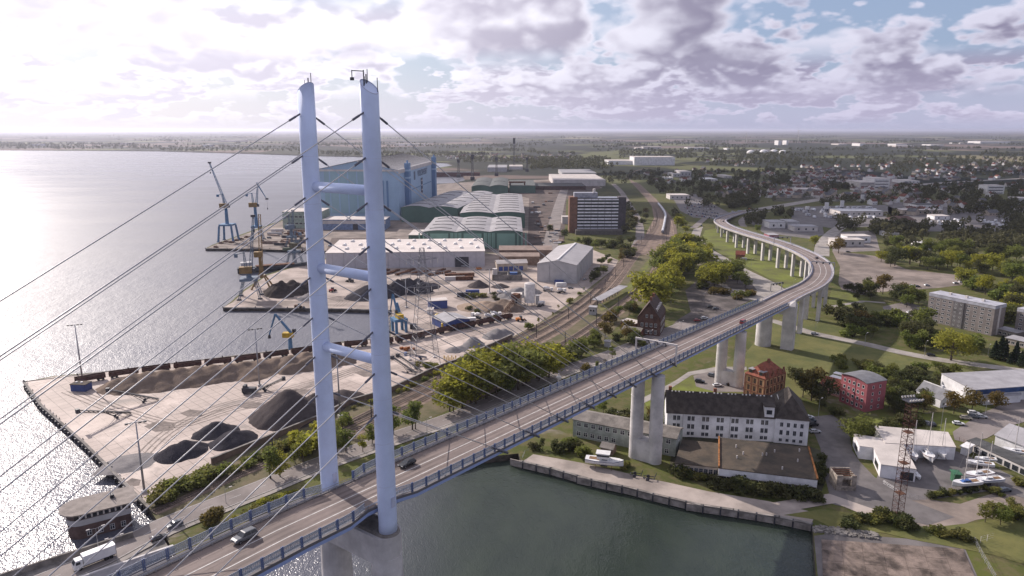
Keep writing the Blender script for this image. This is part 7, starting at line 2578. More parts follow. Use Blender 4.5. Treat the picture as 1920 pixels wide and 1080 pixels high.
# ------------------------------------------------------------------ trees and shrubs
def leaf_material(name, c1, c2, c3, trans=0.45):
    m = bpy.data.materials.new(name)
    m.use_nodes = True
    nt = NT(m.node_tree)
    bs = m.node_tree.nodes['Principled BSDF']
    out = m.node_tree.nodes['Material Output']
    geo = nt.n('ShaderNodeNewGeometry')
    oi = nt.n('ShaderNodeObjectInfo')
    f = nt.ramp(nt.noise(geo.outputs['Position'], 0.55, 3.0, 0.6), 0.32, 0.68)
    c = nt.mix(f, rgba(c1), rgba(c2))
    c = nt.mix(nt.math('MULTIPLY', oi.outputs['Random'], 0.65), c, rgba(c3))
    r = nt.n('ShaderNodeHueSaturation')
    nt.l(c, r.inputs['Color'])
    nt.l(nt.math('ADD', 0.75, nt.math('MULTIPLY', geo.outputs['Random Per Island'], 0.5)), r.inputs['Value'])
    nt.l(r.outputs[0], bs.inputs['Base Color'])
    bs.inputs['Roughness'].default_value = 0.7
    bs.inputs['Specular IOR Level'].default_value = 0.15
    tr = nt.n('ShaderNodeBsdfTranslucent')
    nt.l(r.outputs[0], tr.inputs[0])
    mx = nt.n('ShaderNodeMixShader')
    mx.inputs[0].default_value = trans
    nt.l(bs.outputs[0], mx.inputs[1]); nt.l(tr.outputs[0], mx.inputs[2])
    nt.l(mx.outputs[0], out.inputs[0])
    return m


LEAF = {
    'yellow': leaf_material('yellow_green_leaves', (0.270, 0.272, 0.040), (0.345, 0.315, 0.040), (0.205, 0.225, 0.040), 0.58),
    'green': leaf_material('green_leaves', (0.130, 0.170, 0.042), (0.180, 0.210, 0.046), (0.185, 0.180, 0.050), 0.52),
    'dark': leaf_material('dark_leaves', (0.066, 0.082, 0.030), (0.095, 0.105, 0.036), (0.100, 0.092, 0.038), 0.45),
    'autumn': leaf_material('autumn_leaves', (0.150, 0.115, 0.034), (0.115, 0.105, 0.034), (0.175, 0.120, 0.034)),
    'conifer': leaf_material('conifer_needles', (0.020, 0.034, 0.018), (0.030, 0.044, 0.022), (0.026, 0.036, 0.018), 0.15),
    'willow': leaf_material('willow_leaves', (0.270, 0.270, 0.045), (0.310, 0.290, 0.050), (0.270, 0.270, 0.045), 0.55),
    'shrub': leaf_material('shrub_leaves', (0.160, 0.185, 0.045), (0.215, 0.210, 0.060), (0.225, 0.190, 0.060), 0.52),
}
LEAF['wood'] = leaf_material('woodland_leaves', (0.075, 0.082, 0.036), (0.105, 0.108, 0.045), (0.095, 0.088, 0.045), 0.4)
BARK = mat('bark', (0.085, 0.065, 0.050), 0.95, var=0.25, scale=1.0)
trng = np.random.default_rng(12)


def leaf_cloud(pts, nrm, size, rng, flat=.6):
    """quads of random tilt at the given points"""
    n = len(pts)
    a = rng.normal(size=(n, 3)); a /= np.linalg.norm(a, axis=1)[:, None]
    a = a * flat + nrm * (1 - flat); a /= np.linalg.norm(a, axis=1)[:, None]
    t = np.cross(a, rng.normal(size=(n, 3))); t /= np.linalg.norm(t, axis=1)[:, None]
    b = np.cross(a, t)
    s = size * rng.uniform(.6, 1.35, n)[:, None]
    v = np.stack([pts - t * s, pts - b * s * .62, pts + t * s, pts + b * s * .62], 1).reshape(-1, 3)
    return v


def quad_mesh(name, v, m):
    n = len(v) // 4
    me = bpy.data.meshes.new(name)
    me.vertices.add(len(v)); me.loops.add(len(v)); me.polygons.add(n)
    me.vertices.foreach_set('co', v.astype(np.float32).ravel())
    me.loops.foreach_set('vertex_index', np.arange(len(v), dtype=np.int32))
    me.polygons.foreach_set('loop_start', np.arange(0, len(v), 4, dtype=np.int32))
    me.polygons.foreach_set('loop_total', np.full(n, 4, dtype=np.int32))
    me.update(calc_edges=True)
    me.materials.append(m)
    return me


def crown(kind, seed, nleaf, size):
    """unit-height tree crown; returns leaf vertices, z from about .2 to 1"""
    rng = np.random.default_rng(seed)
    P, N = [], []
    if kind == 'conifer':
        z = rng.uniform(.06, 1, nleaf) ** 1.0
        th = rng.uniform(0, 2 * np.pi, nleaf)
        tier = .82 + .18 * np.sin(z * 46)
        r = .24 * (1 - z) ** .85 * tier * rng.uniform(.45, 1, nleaf) ** .5
        P = np.stack([r * np.cos(th), r * np.sin(th), z], 1)
        N = np.stack([np.cos(th), np.sin(th), .5 * np.ones(nleaf)], 1)
    else:
        nl = {'round': 15, 'tall': 15, 'bush': 8, 'young': 10, 'willow': 26}[kind]
        lob = []
        for i in range(nl):
            th = rng.uniform(0, 2 * np.pi)
            if kind == 'round':
                zc, rr, sr = rng.uniform(.36, .84), rng.uniform(.08, .30), rng.uniform(.12, .21)
                rr *= 1.15 - abs(zc - .55)
            elif kind == 'tall':
                zc, rr, sr = rng.uniform(.30, .88), rng.uniform(.02, .20), rng.uniform(.10, .17)
                rr *= 1.2 - abs(zc - .5)
            elif kind == 'young':
                zc, rr, sr = rng.uniform(.34, .85), rng.uniform(.02, .17), rng.uniform(.08, .14)
            elif kind == 'willow':
                zc, rr, sr = rng.uniform(.30, .78), rng.uniform(.22, .46), rng.uniform(.13, .20)
                rr *= math.sqrt(max(.05, 1 - ((zc - .45) / .5) ** 2))
            else:
                zc, rr, sr = rng.uniform(.20, .66), rng.uniform(.1, .42), rng.uniform(.20, .34)
            lob.append((rr * math.cos(th), rr * math.sin(th), zc, sr))
        w = np.array([l[3] ** 2 for l in lob]); w /= w.sum()
        idx = rng.choice(len(lob), nleaf, p=w)
        L = np.array(lob)[idx]
        d = rng.normal(size=(nleaf, 3)); d /= np.linalg.norm(d, axis=1)[:, None]
        rad = L[:, 3:4] * rng.uniform(.35, 1.08, nleaf)[:, None] ** .6
        stray = rng.random(nleaf) < .09
        rad[stray] *= rng.uniform(1.05, 1.45, (stray.sum(), 1))
        sq = np.array([1, 1, .82])
        P = L[:, :3] + d * rad * sq
        N = d + np.array([0, 0, .35])
    N = N / np.linalg.norm(N, axis=1)[:, None]
    P[:, 2] = np.maximum(P[:, 2], .03)
    return leaf_cloud(P, N, size, rng)


def trunk_mesh(kind, seed):
    rng = random.Random(seed)
    b = MB()
    if kind == 'bush':
        for i in range(4):
            a_ = i * 1.6
            b.tube((0, 0, -.02), (.22 * math.cos(a_), .22 * math.sin(a_), .45), .03, .012, n=5)
    elif kind == 'conifer':
        b.tube((0, 0, -.02), (0, 0, .9), .018, .004, n=6)
    else:
        w = .028 if kind == 'willow' else .019
        b.tube((0, 0, -.02), (.01, .0, .34), w, w * .75, n=7)
        b.tube((.01, 0, .34), (-.01, .01, .78), w * .75, .005, n=6)
        for i in range(6):
            a_ = i * 1.05 + rng.random()
            z = .24 + .08 * i
            o = .17 if kind in ('round', 'willow') else .11
            b.tube((0, 0, z), (o * math.cos(a_), o * math.sin(a_), z + .17), w * .5, .004, n=5)
    return b.mesh('trunk', BARK)


TREE_MESH = {}
SPEC = {'round': (1250, .036), 'tall': (1100, .032), 'young': (700, .032), 'bush': (520, .085), 'willow': (2600, .028), 'conifer': (1100, .035)}


def tree_meshes(shape, leaf, var):
    key = (shape, leaf, var)
    if key not in TREE_MESH:
        n_, s_ = SPEC[shape]
        v = crown(shape, hash((shape, var)) % 1000 + var * 17, n_, s_) if False else crown(shape, {'round': 1, 'tall': 2, 'young': 3, 'bush': 4, 'willow': 5, 'conifer': 6}[shape] * 31 + var, n_, s_)
        TREE_MESH[key] = (quad_mesh('crown', v, LEAF[leaf]), trunk_mesh(shape, var))
    return TREE_MESH[key]


tr_rs = random.Random(77)
NTREE = [0]


def tree(px, py, h, shape, leaf, label, group, wide=1.0, loc=None, nm=None):
    p = loc if loc is not None else at(px, py)
    v = tr_rs.randrange(4)
    cm_, tm_ = tree_meshes(shape, leaf, v)
    name = nm or {'bush': 'shrub', 'conifer': 'conifer', 'willow': 'willow_tree'}.get(shape, 'deciduous_tree')
    t = thing(name, label, 'shrub' if shape == 'bush' else 'tree', p, tr_rs.uniform(0, 6.28), group)
    s = h * tr_rs.uniform(.9, 1.1)
    sx = s * wide * tr_rs.uniform(.9, 1.12)
    t.scale = (sx, sx, s)
    inst(tm_, 'trunk', t); inst(cm_, 'crown' if shape != 'bush' else 'foliage', t)
    NTREE[0] += 1
    return t


def cluster(pts, n, h, shapes, leaves, label, group, wide=1.0, jx=0, jy=0):
    """n trees spread along / inside a pixel polyline"""
    P = pts
    for i in range(n):
        u = (i + .5) / n * (len(P) - 1)
        k = min(int(u), len(P) - 2)
        f = u - k
        x = P[k][0] * (1 - f) + P[k + 1][0] * f + tr_rs.uniform(-jx, jx)
        y = P[k][1] * (1 - f) + P[k + 1][1] * f + tr_rs.uniform(-jy, jy)
        tree(x, y, h * tr_rs.uniform(.62, 1.25), tr_rs.choice(shapes), tr_rs.choice(leaves), label, group, wide)


# poplars between the bridge and the quay
cluster([(832, 775), (880, 762), (930, 745), (985, 722), (1030, 703)], 17, 18, ['round', 'tall', 'tall', 'round'], ['yellow', 'yellow', 'yellow', 'green'], 'yellow green tree in the grove between bridge and quay yard', 'grove of yellow green trees', 1.35, 9, 5)
cluster([(850, 745), (900, 730), (960, 712), (1000, 700)], 11, 17, ['round'], ['yellow'], 'yellow green tree at the back of the grove beside the tracks', 'back of the yellow green grove', 1.35, 9, 4)
cluster([(500, 905), (540, 880), (600, 860), (660, 845), (700, 838), (750, 815), (790, 800)], 13, 11, ['young', 'tall'], ['yellow', 'green'], 'young roadside tree with thin yellow green crown', 'young trees along the old road', 1.2, 12, 8)
cluster([(560, 850), (615, 822), (655, 795)], 7, 8, ['young', 'bush'], ['green', 'yellow'], 'small tree beside the tracks behind the pylon', 'small trees by the tracks', 1.2, 10, 5)
cluster([(290, 948), (330, 928), (380, 905), (440, 882), (500, 856), (560, 836), (610, 812)], 34, 4.5, ['bush'], ['shrub', 'green', 'shrub'], 'green shrub in the belt between quay yard and railway', 'shrub belt along the quay', 1.2, 8, 5)
cluster([(660, 768), (730, 744), (810, 706), (860, 687), (900, 667), (960, 638)], 24, 2.2, ['bush'], ['shrub', 'yellow', 'green'], 'low shrub on the bank below the yard wall', 'bank shrubs along the railway', 1.3, 6, 2)
cluster([(985, 622), (1035, 590), (1090, 549), (1130, 508), (1150, 492)], 14, 4, ['bush', 'young'], ['green', 'shrub'], 'shrub on the railway bank near the silo', 'shrubs on the bank near the silo', 1.2, 5, 3)
cluster([(1025, 690), (1060, 675), (1100, 655), (1130, 640)], 12, 9, ['round', 'bush'], ['dark', 'green', 'autumn'], 'dark shrubby tree between the tracks and the lawn', 'dark trees by the tracks', 1.2, 10, 8)
cluster([(1080, 705), (1120, 690), (1150, 672)], 5, 5, ['bush', 'young'], ['green', 'autumn'], 'small garden bush on the lawn behind the bridge rail', 'garden bushes on the lawn', 1.1, 6, 4)
cluster([(1140, 605), (1165, 600), (1190, 575), (1170, 640), (1200, 645), (1150, 630)], 12, 8, ['round', 'bush'], ['dark', 'green', 'autumn'], 'dark tree crowding round the station house', 'trees round the station house', 1.1, 8, 5)
cluster([(1218, 585), (1240, 560), (1262, 540), (1285, 520), (1260, 500), (1240, 520), (1290, 490), (1310, 510)], 32, 21, ['round', 'tall'], ['yellow', 'green', 'yellow'], 'tall yellow green tree in the wood beside the station', 'tall wood by the station', 1.3, 9, 7)
cluster([(1315, 545), (1345, 535), (1375, 522), (1395, 540)], 12, 17, ['round', 'tall'], ['green', 'yellow'], 'tall green tree on the right of the station wood', 'right edge of the station wood', 1.3, 9, 6)
cluster([(1320, 540), (1350, 550), (1390, 560), (1420, 558)], 12, 6, ['bush'], ['dark', 'green', 'autumn'], 'dark bush under the station wood', 'bushes under the station wood', 1.2, 10, 5)
cluster([(1250, 470), (1290, 460), (1330, 490), (1275, 430), (1280, 410)], 16, 13, ['round', 'bush'], ['yellow', 'green'], 'light green tree along the lane left of the viaduct', 'trees along the lane', 1.25, 9, 7)
cluster([(1085, 455), (1110, 462), (1140, 462), (1160, 458), (1180, 470), (1165, 490), (1190, 455)], 20, 8.5, ['round', 'bush'], ['green', 'dark', 'autumn'], 'bushy tree at the foot of the office tower', 'trees at the office tower', 1.2, 7, 4)
cluster([(1185, 435), (1190, 420), (1180, 400), (1210, 400), (1205, 420)], 10, 9, ['round', 'bush'], ['dark', 'autumn'], 'dark tree between office tower and tracks', 'trees by the shunting tracks', 1.2, 5, 5)
cluster([(1120, 500), (1140, 485), (1110, 520), (1135, 510)], 8, 7, ['bush', 'round'], ['green', 'dark'], 'green bush beside the grey hall drive', 'bushes by the grey hall', 1.2, 6, 4)
tree(1030, 440, 12, 'round', 'dark', 'lone dark tree beside the green hall road', None)
tree(1058, 448, 12, 'round', 'dark', 'dark tree at the corner of the office tower', None)
# right half
tree(1783, 676, 17, 'willow', 'willow', 'great round willow beside the street', None, 1.15)
cluster([(1570, 600), (1590, 612), (1615, 618), (1600, 600), (1640, 615)], 11, 9, ['round', 'bush'], ['green', 'dark', 'autumn'], 'bushy tree below the shaded car park', 'trees below the car park', 1.25, 8, 5)
cluster([(1690, 625), (1715, 640), (1740, 640), (1720, 615), (1760, 650)], 12, 11, ['round'], ['dark', 'dark', 'green'], 'dark tree in front of the slab block', 'dark trees before the slab block', 1.2, 8, 5)
cluster([(1700, 560), (1690, 575), (1715, 572), (1625, 555), (1640, 560)], 9, 12, ['round'], ['dark', 'green', 'autumn'], 'tree at the left end of the slab block', 'trees left of the slab block', 1.2, 7, 4)
tree(1655, 552, 15, 'round', 'autumn', 'rust coloured tree at the edge of the gravel lot', None)
tree(1690, 555, 10, 'young', 'autumn', 'thin bronze tree beside the gravel lot', None)
tree(1572, 475, 17, 'round', 'autumn', 'large bronze tree behind the viaduct curve', None, 1.2)
tree(1527, 462, 12, 'round', 'yellow', 'yellow green tree behind the viaduct gantry', None)
tree(1421, 436, 11, 'round', 'green', 'grey green tree beside the viaduct ramp', None)
cluster([(1855, 668), (1872, 672), (1890, 680), (1905, 675), (1915, 690)], 7, 10, ['conifer'], ['conifer'], 'dark conifer on the lawn by the low pavilion', 'conifers by the pavilion', 1.25, 5, 5)
cluster([(1820, 610), (1880, 600), (1905, 585), (1900, 560), (1870, 552), (1830, 540), (1800, 535)], 20, 12, ['round', 'bush'], ['green', 'yellow', 'dark'], 'leafy tree behind the slab block', 'trees behind the slab block', 1.2, 10, 6)
cluster([(1650, 492), (1690, 500), (1740, 502), (1790, 505), (1840, 508), (1890, 520), (1915, 540)], 30, 14, ['round'], ['green', 'yellow', 'dark'], 'broad tree in the wood above the gravel lot', 'wood above the gravel lot', 1.25, 12, 9)
cluster([(1660, 470), (1720, 478), (1780, 480), (1850, 485), (1910, 495)], 20, 14, ['round'], ['green', 'dark'], 'tree deeper in the wood above the gravel lot', 'depth of the wood above the gravel lot', 1.25, 12, 6)
tree(1521, 752, 16, 'round', 'autumn', 'tall brown green tree beside the brick villa', None, 1.0)
tree(1540, 758, 14, 'round', 'dark', 'dark tree between the brick villa and the red annex', None, 1.1)
tree(1505, 745, 11, 'round', 'dark', 'dark tree right behind the brick villa', None, 1.1)
tree(1606, 830, 11.5, 'round', 'green', 'round green tree at the corner of the boat hall', None, 1.25)
tree(1626, 815, 8, 'bush', 'dark', 'dark bush behind the boat hall corner', None)
cluster([(1632, 708), (1655, 720), (1680, 730), (1700, 735), (1660, 700), (1690, 760)], 14, 6.5, ['bush', 'round'], ['dark', 'green'], 'dark bush around the red block', 'bushes round the red block', 1.2, 8, 6)
cluster([(1665, 765), (1690, 775), (1705, 770), (1740, 772)], 7, 8, ['round'], ['dark', 'autumn'], 'tree between the red block and the cottage', 'trees by the cottage', 1.1, 6, 4)
for x, y, h, lf, lab in ((1788, 776, 9, 'autumn', 'bronze tree on the lawn left of the white hall'), (1822, 769, 9.5, 'autumn', 'bronze tree in front of the white hall corner'), (1866, 766, 9, 'autumn', 'bronze tree before the low white annex'), (1735, 768, 8, 'green', 'green tree left of the cottage')):
    tree(x, y, h, 'round', lf, lab, None, 1.05)
cluster([(1840, 978), (1870, 972), (1895, 965), (1915, 975), (1860, 988)], 8, 5.5, ['bush', 'round'], ['green', 'shrub'], 'green bush on the rough ground at the right edge', 'bushes at the right edge', 1.2, 6, 4)
cluster([(1740, 935), (1770, 930), (1800, 925), (1840, 918), (1880, 930)], 14, 2.4, ['bush'], ['shrub', 'dark'], 'clipped hedge shrub beside the laid-up boats', 'hedge by the boats', 1.4, 4, 2)
cluster([(1905, 905), (1918, 915)], 4, 3.2, ['bush'], ['shrub'], 'hedge shrub below the garage row', 'hedge below the garages', 1.3, 4, 2)
cluster([(1590, 985), (1630, 982), (1660, 972), (1690, 985), (1710, 992)], 14, 3.6, ['bush'], ['dark', 'dark', 'shrub'], 'rough shrub at the foot of the lattice mast', 'shrubs at the lattice mast', 1.3, 8, 5)
cluster([(1750, 1000), (1790, 1008), (1820, 1012)], 8, 2.6, ['bush'], ['dark', 'shrub'], 'dark shrub along the top of the apron', 'shrubs along the apron', 1.5, 6, 3)
cluster([(1350, 912), (1400, 920), (1450, 928), (1500, 932), (1540, 938)], 20, 4.0, ['bush'], ['dark'], 'dark overgrown shrub in front of the derelict sheds', 'overgrowth before the sheds', 1.4, 10, 5)  # dark leaf colour stands in for shade within the overgrowth
cluster([(1262, 888), (1290, 895), (1320, 902)], 8, 3.6, ['bush'], ['shrub', 'dark'], 'green shrub beside the foot of the round pier', 'shrubs at the pier foot', 1.3, 8, 4)
cluster([(995, 840), (1030, 842), (1070, 845), (1100, 852), (1055, 835)], 14, 4.4, ['bush', 'young'], ['dark', 'green'], 'dark shrub in the garden behind the motor yacht', 'garden shrubs by the canal', 1.3, 10, 5)
cluster([(1160, 868), (1178, 875), (1170, 880)], 5, 2.4, ['bush'], ['shrub'], 'yellow green weed clump left of the round pier', 'weeds at the round pier', 1.4, 5, 4)
cluster([(1130, 775), (1165, 790), (1200, 800), (1230, 790)], 9, 6, ['bush', 'round'], ['dark', 'green', 'autumn'], 'dark bush behind the pale green building', 'bushes behind the green building', 1.2, 10, 6)
cluster([(1545, 880), (1530, 900), (1545, 850)], 7, 3.6, ['bush'], ['dark'], 'dark bush between the shed and the ruined kiosk', 'bushes by the kiosk', 1.3, 8, 6)
cluster([(1640, 700), (1665, 712), (1690, 722), (1710, 700), (1735, 715), (1685, 745), (1665, 752)], 22, 6, ['bush', 'round'], ['dark', 'green', 'dark'], 'dark bushy tree on the rough ground beyond the red block', 'rough ground beyond the red block', 1.3, 10, 6)
cluster([(1560, 690), (1590, 680), (1620, 692), (1650, 685)], 8, 4, ['bush'], ['shrub', 'green'], 'low bush on the dry meadow behind the red annex', 'bushes on the dry meadow', 1.4, 12, 6)
cluster([(1715, 800), (1690, 795), (1660, 800)], 6, 4, ['bush'], ['dark'], 'dark bush on the lawn behind the boat hall', 'bushes behind the boat hall', 1.3, 8, 4)
cluster([(1560, 585), (1600, 590), (1640, 600), (1665, 612), (1690, 605), (1640, 630), (1600, 625)], 18, 8, ['round', 'bush', 'tall'], ['dark', 'green', 'dark'], 'dark tree in the belt between the viaduct and the slab block', 'tree belt before the slab block', 1.25, 10, 6)
cluster([(1700, 650), (1725, 655), (1750, 645), (1770, 655), (1810, 650), (1835, 655)], 12, 9, ['round', 'tall', 'bush'], ['dark', 'green'], 'dark tree along the street beside the willow', 'street trees beside the willow', 1.2, 8, 4)
cluster([(1700, 700), (1740, 695), (1780, 700), (1760, 715), (1720, 740), (1745, 750)], 14, 6, ['bush', 'round'], ['dark', 'green'], 'dark bush between the street and the cottage', 'bushes above the cottage', 1.3, 10, 6)
cluster([(1585, 545), (1610, 550), (1600, 562)], 5, 7, ['round', 'bush'], ['dark', 'autumn'], 'dark tree at the corner of the gravel lot', 'trees at the gravel lot corner', 1.2, 8, 4)
cluster([(1490, 700), (1500, 720), (1550, 770), (1575, 790)], 7, 7, ['round', 'bush'], ['dark'], 'dark tree around the lane below the red annex', 'trees along the villa lane', 1.2, 8, 6)
tree(393, 985, 6, 'bush', 'autumn', 'russet bush between the old road and the bridge rail', None, 1.0)
tree(408, 978, 5, 'bush', 'autumn', 'smaller russet bush beside the bridge rail', None, 1.0)
cluster([(440, 975), (500, 950), (560, 925)], 12, 2.6, ['bush'], ['shrub', 'yellow'], 'low green shrub along the guard rail', 'low shrubs along the guard rail', 1.4, 8, 3)
cluster([(860, 558), (900, 556), (925, 552), (930, 600), (870, 575)], 12, 3.5, ['bush'], ['dark', 'shrub'], 'scrubby bush in the concrete works yard', 'scrub in the yard', 1.4, 6, 3)
cluster([(785, 683), (805, 688), (825, 688)], 7, 2.4, ['bush'], ['shrub', 'green'], 'low scrub at the foot of the lattice tower', 'scrub under the lattice tower', 1.5, 6, 3)

# --- the woods beyond: nobody could count these
# open ground, yards and roads that the woods keep clear of
EXC = [(1262, 1362, 362, 412), (1484, 1660, 384, 424), (1732, 1895, 404, 440), (1660, 1780, 378, 428), (1600, 1675, 330, 368), (1480, 1665, 312, 348), (1700, 1800, 318, 346), (1842, 1890, 344, 376), (1440, 1545, 350, 376), (1555, 1640, 436, 475),
       (1430, 1540, 408, 440), (1140, 1270, 292, 318), (1715, 1765, 442, 475), (1240, 1300, 316, 345), (1318, 1376, 325, 346)]


def kept_clear(x, y, p):
    for a, b_, c, d in EXC:
        if a < x < b_ and c < y < d:
            return tr_rs.random() < .86
    return any((q - p).length_squared < 32 ** 2 for q in hw[::2]) or any((q - p).length_squared < 24 ** 2 for q in tr4[::3])


def forest(name, label, boxes, leaf, h0, h1, nleaf=46, lsz=.13, seed=1):
    rng = np.random.default_rng(seed)
    V = []
    for n_, xs, ys in boxes:
        for _ in range(n_):
            x = rng.uniform(*xs)
            y = 243 + (ys[0] - 243) * ((ys[1] - 243) / (ys[0] - 243)) ** rng.random()
            p = at(x, y)
            if in_water(p) or kept_clear(x, y, p): continue
            h = rng.uniform(h0, h1)
            d = rng.normal(size=(nleaf, 3)); d /= np.linalg.norm(d, axis=1)[:, None]
            P = d * (np.array([.36, .36, .40]) * rng.uniform(.55, 1.05, (nleaf, 1)) ** .5) + np.array([0, 0, .52])
            P[:, 2] = np.abs(P[:, 2])
            v = leaf_cloud(P, d, lsz, rng, .5) * h
            V.append(v + np.array([p.x, p.y, GZ]))
    o = bpy.data.objects.new(name, quad_mesh(name, np.concatenate(V), LEAF[leaf]))
    COL.objects.link(o)
    return tag(o, label, 'wood', kind='stuff')


def in_water(p):
    """crude test: the bay left of the far shore line"""
    inside = False
    j = len(land) - 1
    for i in range(len(land)):
        xi, yi = land[i][0], land[i][1]; xj, yj = land[j][0], land[j][1]
        if (yi > p.y) != (yj > p.y) and p.x < (xj - xi) * (p.y - yi) / (yj - yi) + xi:
            inside = not inside
        j = i
    return not inside


FB = [
    (480, (1205, 1420), (322, 372)), (260, (1290, 1420), (372, 392)), (330, (1420, 1600), (318, 372)), (300, (1600, 1920), (305, 335)), (320, (1700, 1925), (345, 390)), (220, (1800, 1925), (385, 470)), (150, (1660, 1800), (400, 470)), (120, (1540, 1700), (345, 385)),
    (90, (1640, 1740), (425, 440)), (70, (1740, 1925), (430, 470)), (50, (1440, 1560), (378, 392)), (60, (1400, 1500), (400, 425)), (60, (1560, 1680), (408, 440)), (60, (1130, 1200), (325, 350)), (40, (1255, 1275), (380, 420)), (40, (1150, 1180), (390, 440)),
]
forest('woodland', 'dark dense wood of the shaded middle ground', FB, 'wood', 8, 15, 60, .12, 3)
FC = [(420, (990, 1160), (296, 318)), (240, (1160, 1300), (284, 298)), (160, (860, 1000), (296, 306)), (360, (1380, 1925), (290, 312)), (180, (1300, 1500), (290, 312))]
forest('woodland', 'rounded green wood beyond the shipyard', FC, 'wood', 10, 17, 40, .15, 4)
hg = random.Random(91)
FD = [(260, (560, 860), (286, 296)), (200, (300, 600), (276, 284)), (200, (0, 300), (272, 280)), (300, (-150, 2050), (246.5, 248.5)), (160, (-150, 2050), (249, 262))]
for i in range(230):
    y = 246.5 + 44 * hg.random() ** 1.5
    x = hg.uniform(-150, 2050); w = hg.uniform(20, 130); hgt = hg.uniform(.15, .5) + (y - 245) * (.02 if hg.random() < .7 else .10)
    if x < 600 and y > 276: continue
    FD.append((int(w * hg.uniform(.15, .5)), (x, x + w), (y, y + hgt)))
forest('hedgerow_trees', 'distant hedgerows and copses on the plain', FD, 'wood', 11, 18, 18, .26, 5)

# ------------------------------------------------------------------ far town
hr = random.Random(55)
HM = {}


def far_house_mesh(v):
    r_ = random.Random(v)
    L, D, h, rs_ = r_.uniform(9, 15), r_.uniform(8, 10), r_.uniform(3.5, 6), r_.uniform(3, 4.5)
    b = MB()
    b.box(-L / 2, L / 2, -D / 2, D / 2, -.3, h, 0)
    for x in (-L / 2 + .02, L / 2 - .02):
        b.add([(x, -D / 2, h), (x, D / 2, h), (x, 0, h + rs_)], [(0, 1, 2)], 0)
    for sg in (-1, 1):
        b.add([(-L / 2 - .4, sg * (D / 2 + .4), h - .3), (L / 2 + .4, sg * (D / 2 + .4), h - .3), (L / 2 + .4, 0, h + rs_ + .1), (-L / 2 - .4, 0, h + rs_ + .1)], [(0, 1, 2, 3)], 1)
    for k in range(3):
        b.box(-L / 2 + 1.5 + k * L * .3, -L / 2 + 2.8 + k * L * .3, -D / 2 - .05, -D / 2, 1, 2.4, 2)
    b.box(L * .1, L * .1 + .8, -.4, .4, h + rs_ - .6, h + rs_ + 1.0, 1)
    return b


roofs = [mat('town_tiles_red', (0.19, 0.075, 0.055), 0.9, var=0.2), mat('town_tiles_brown', (0.12, 0.075, 0.06), 0.9, var=0.2), mat('town_tiles_grey', (0.13, 0.13, 0.135), 0.9, var=0.2)]
walls = [W_OFFW, C_WHITE, W_BEIGE]
TM = [far_house_mesh(v).mesh('town_house', [walls[v % 3], roofs[(v * 2 + 1) % 3], C_GLASS]) for v in range(9)]
AREAS = [
    (30, (1480, 1665), (312, 326), 'small gabled house in the upper rows of the dim suburb', 'upper rows of the dim suburb'),
    (32, (1480, 1665), (326, 344), 'small gabled house in the lower rows of the dim suburb', 'lower rows of the dim suburb'),
    (22, (1705, 1795), (320, 341), 'small gabled house in the suburb beside the highway', 'suburb houses by the highway'),
    (60, (885, 1075), (289, 301), 'tiny red roofed house in the far village beyond the shipyard', 'houses of the far village'),
    (20, (820, 890), (292, 299), 'tiny house on the far shore beyond the blue hall', 'houses on the far shore'),
    (16, (1320, 1425), (299, 312), 'small pale house behind the logistics hall', 'houses behind the logistics hall'),
    (26, (1455, 1565), (352, 372), 'small pale roofed shed in the allotments above the caravan yard', 'sheds of the allotments'),
    (18, (1600, 1925), (330, 338), 'tiny house along the distant highway', 'houses along the highway'),
    (14, (1700, 1790), (380, 400), 'small workshop house by the hip roofed bungalow', 'houses by the bungalow'),
    (10, (380, 460), (272, 277), 'tiny white house on the shore across the bay', 'white houses across the bay'),
]
AREAS += [
    (40, (1560, 1720), (348, 384), 'small pale roofed house below the highway near the white office', 'houses near the white office'),
    (40, (1760, 1925), (308, 330), 'small red roofed house in the shade right of the suburb', 'houses right of the suburb'),
    (30, (1330, 1480), (345, 372), 'low pale shed along the slip road behind the viaduct end', 'sheds along the slip road'),
    (40, (1400, 1600), (322, 350), 'pale roofed shed among the trees of the shaded plain', 'sheds of the shaded plain'),
    (40, (1690, 1925), (345, 404), 'pale roofed house among the trees right of the caravan yard', 'houses right of the caravan yard'),
    (22, (1210, 1400), (318, 350), 'pale roofed hut in the dark wood behind the train', 'huts behind the train'),
    (24, (1640, 1925), (296, 312), 'tiny house on the sunlit strip before the ponds', 'houses before the ponds'),
]
SPOTS = []
for n_, xs, ys, lab, grp in AREAS:
    for i in range(n_):
        SPOTS.append((at(hr.uniform(*xs), hr.uniform(*ys)), hr.randrange(9), R(hr.choice((10, 25, 100, 115)) + hr.uniform(-6, 6)), hr.uniform(.8, 1.2), lab, grp))
SPOTS.sort(key=lambda q: q[0].y)
for p, v, rz, sc_, lab, grp in SPOTS[:290]:                 # the nearest stand one by one
    tag(inst(TM[v], 'town_house', None, p, rz, sc_), lab, 'house', grp)
allm = walls + roofs + [C_GLASS]
b = MB()
for p, v, rz, sc_, lab, grp in SPOTS[290:]:                 # the specks beyond read as one mass
    h_ = far_house_mesh(v)
    c, k = math.cos(rz), math.sin(rz)
    o0 = len(b.v)
    b.v.extend((p.x + sc_ * (x * c - y * k), p.y + sc_ * (x * k + y * c), p.z + sc_ * z) for x, y, z in h_.v)
    b.f.extend(tuple(i + o0 for i in f) for f in h_.f)
    b.m.extend((v % 3, 3 + (v * 2 + 1) % 3, 6)[m_] for m_ in h_.m)
tag(b.build('far_village', allm), 'far village roofs beyond the shipyard and on the plain', 'village', kind='stuff')
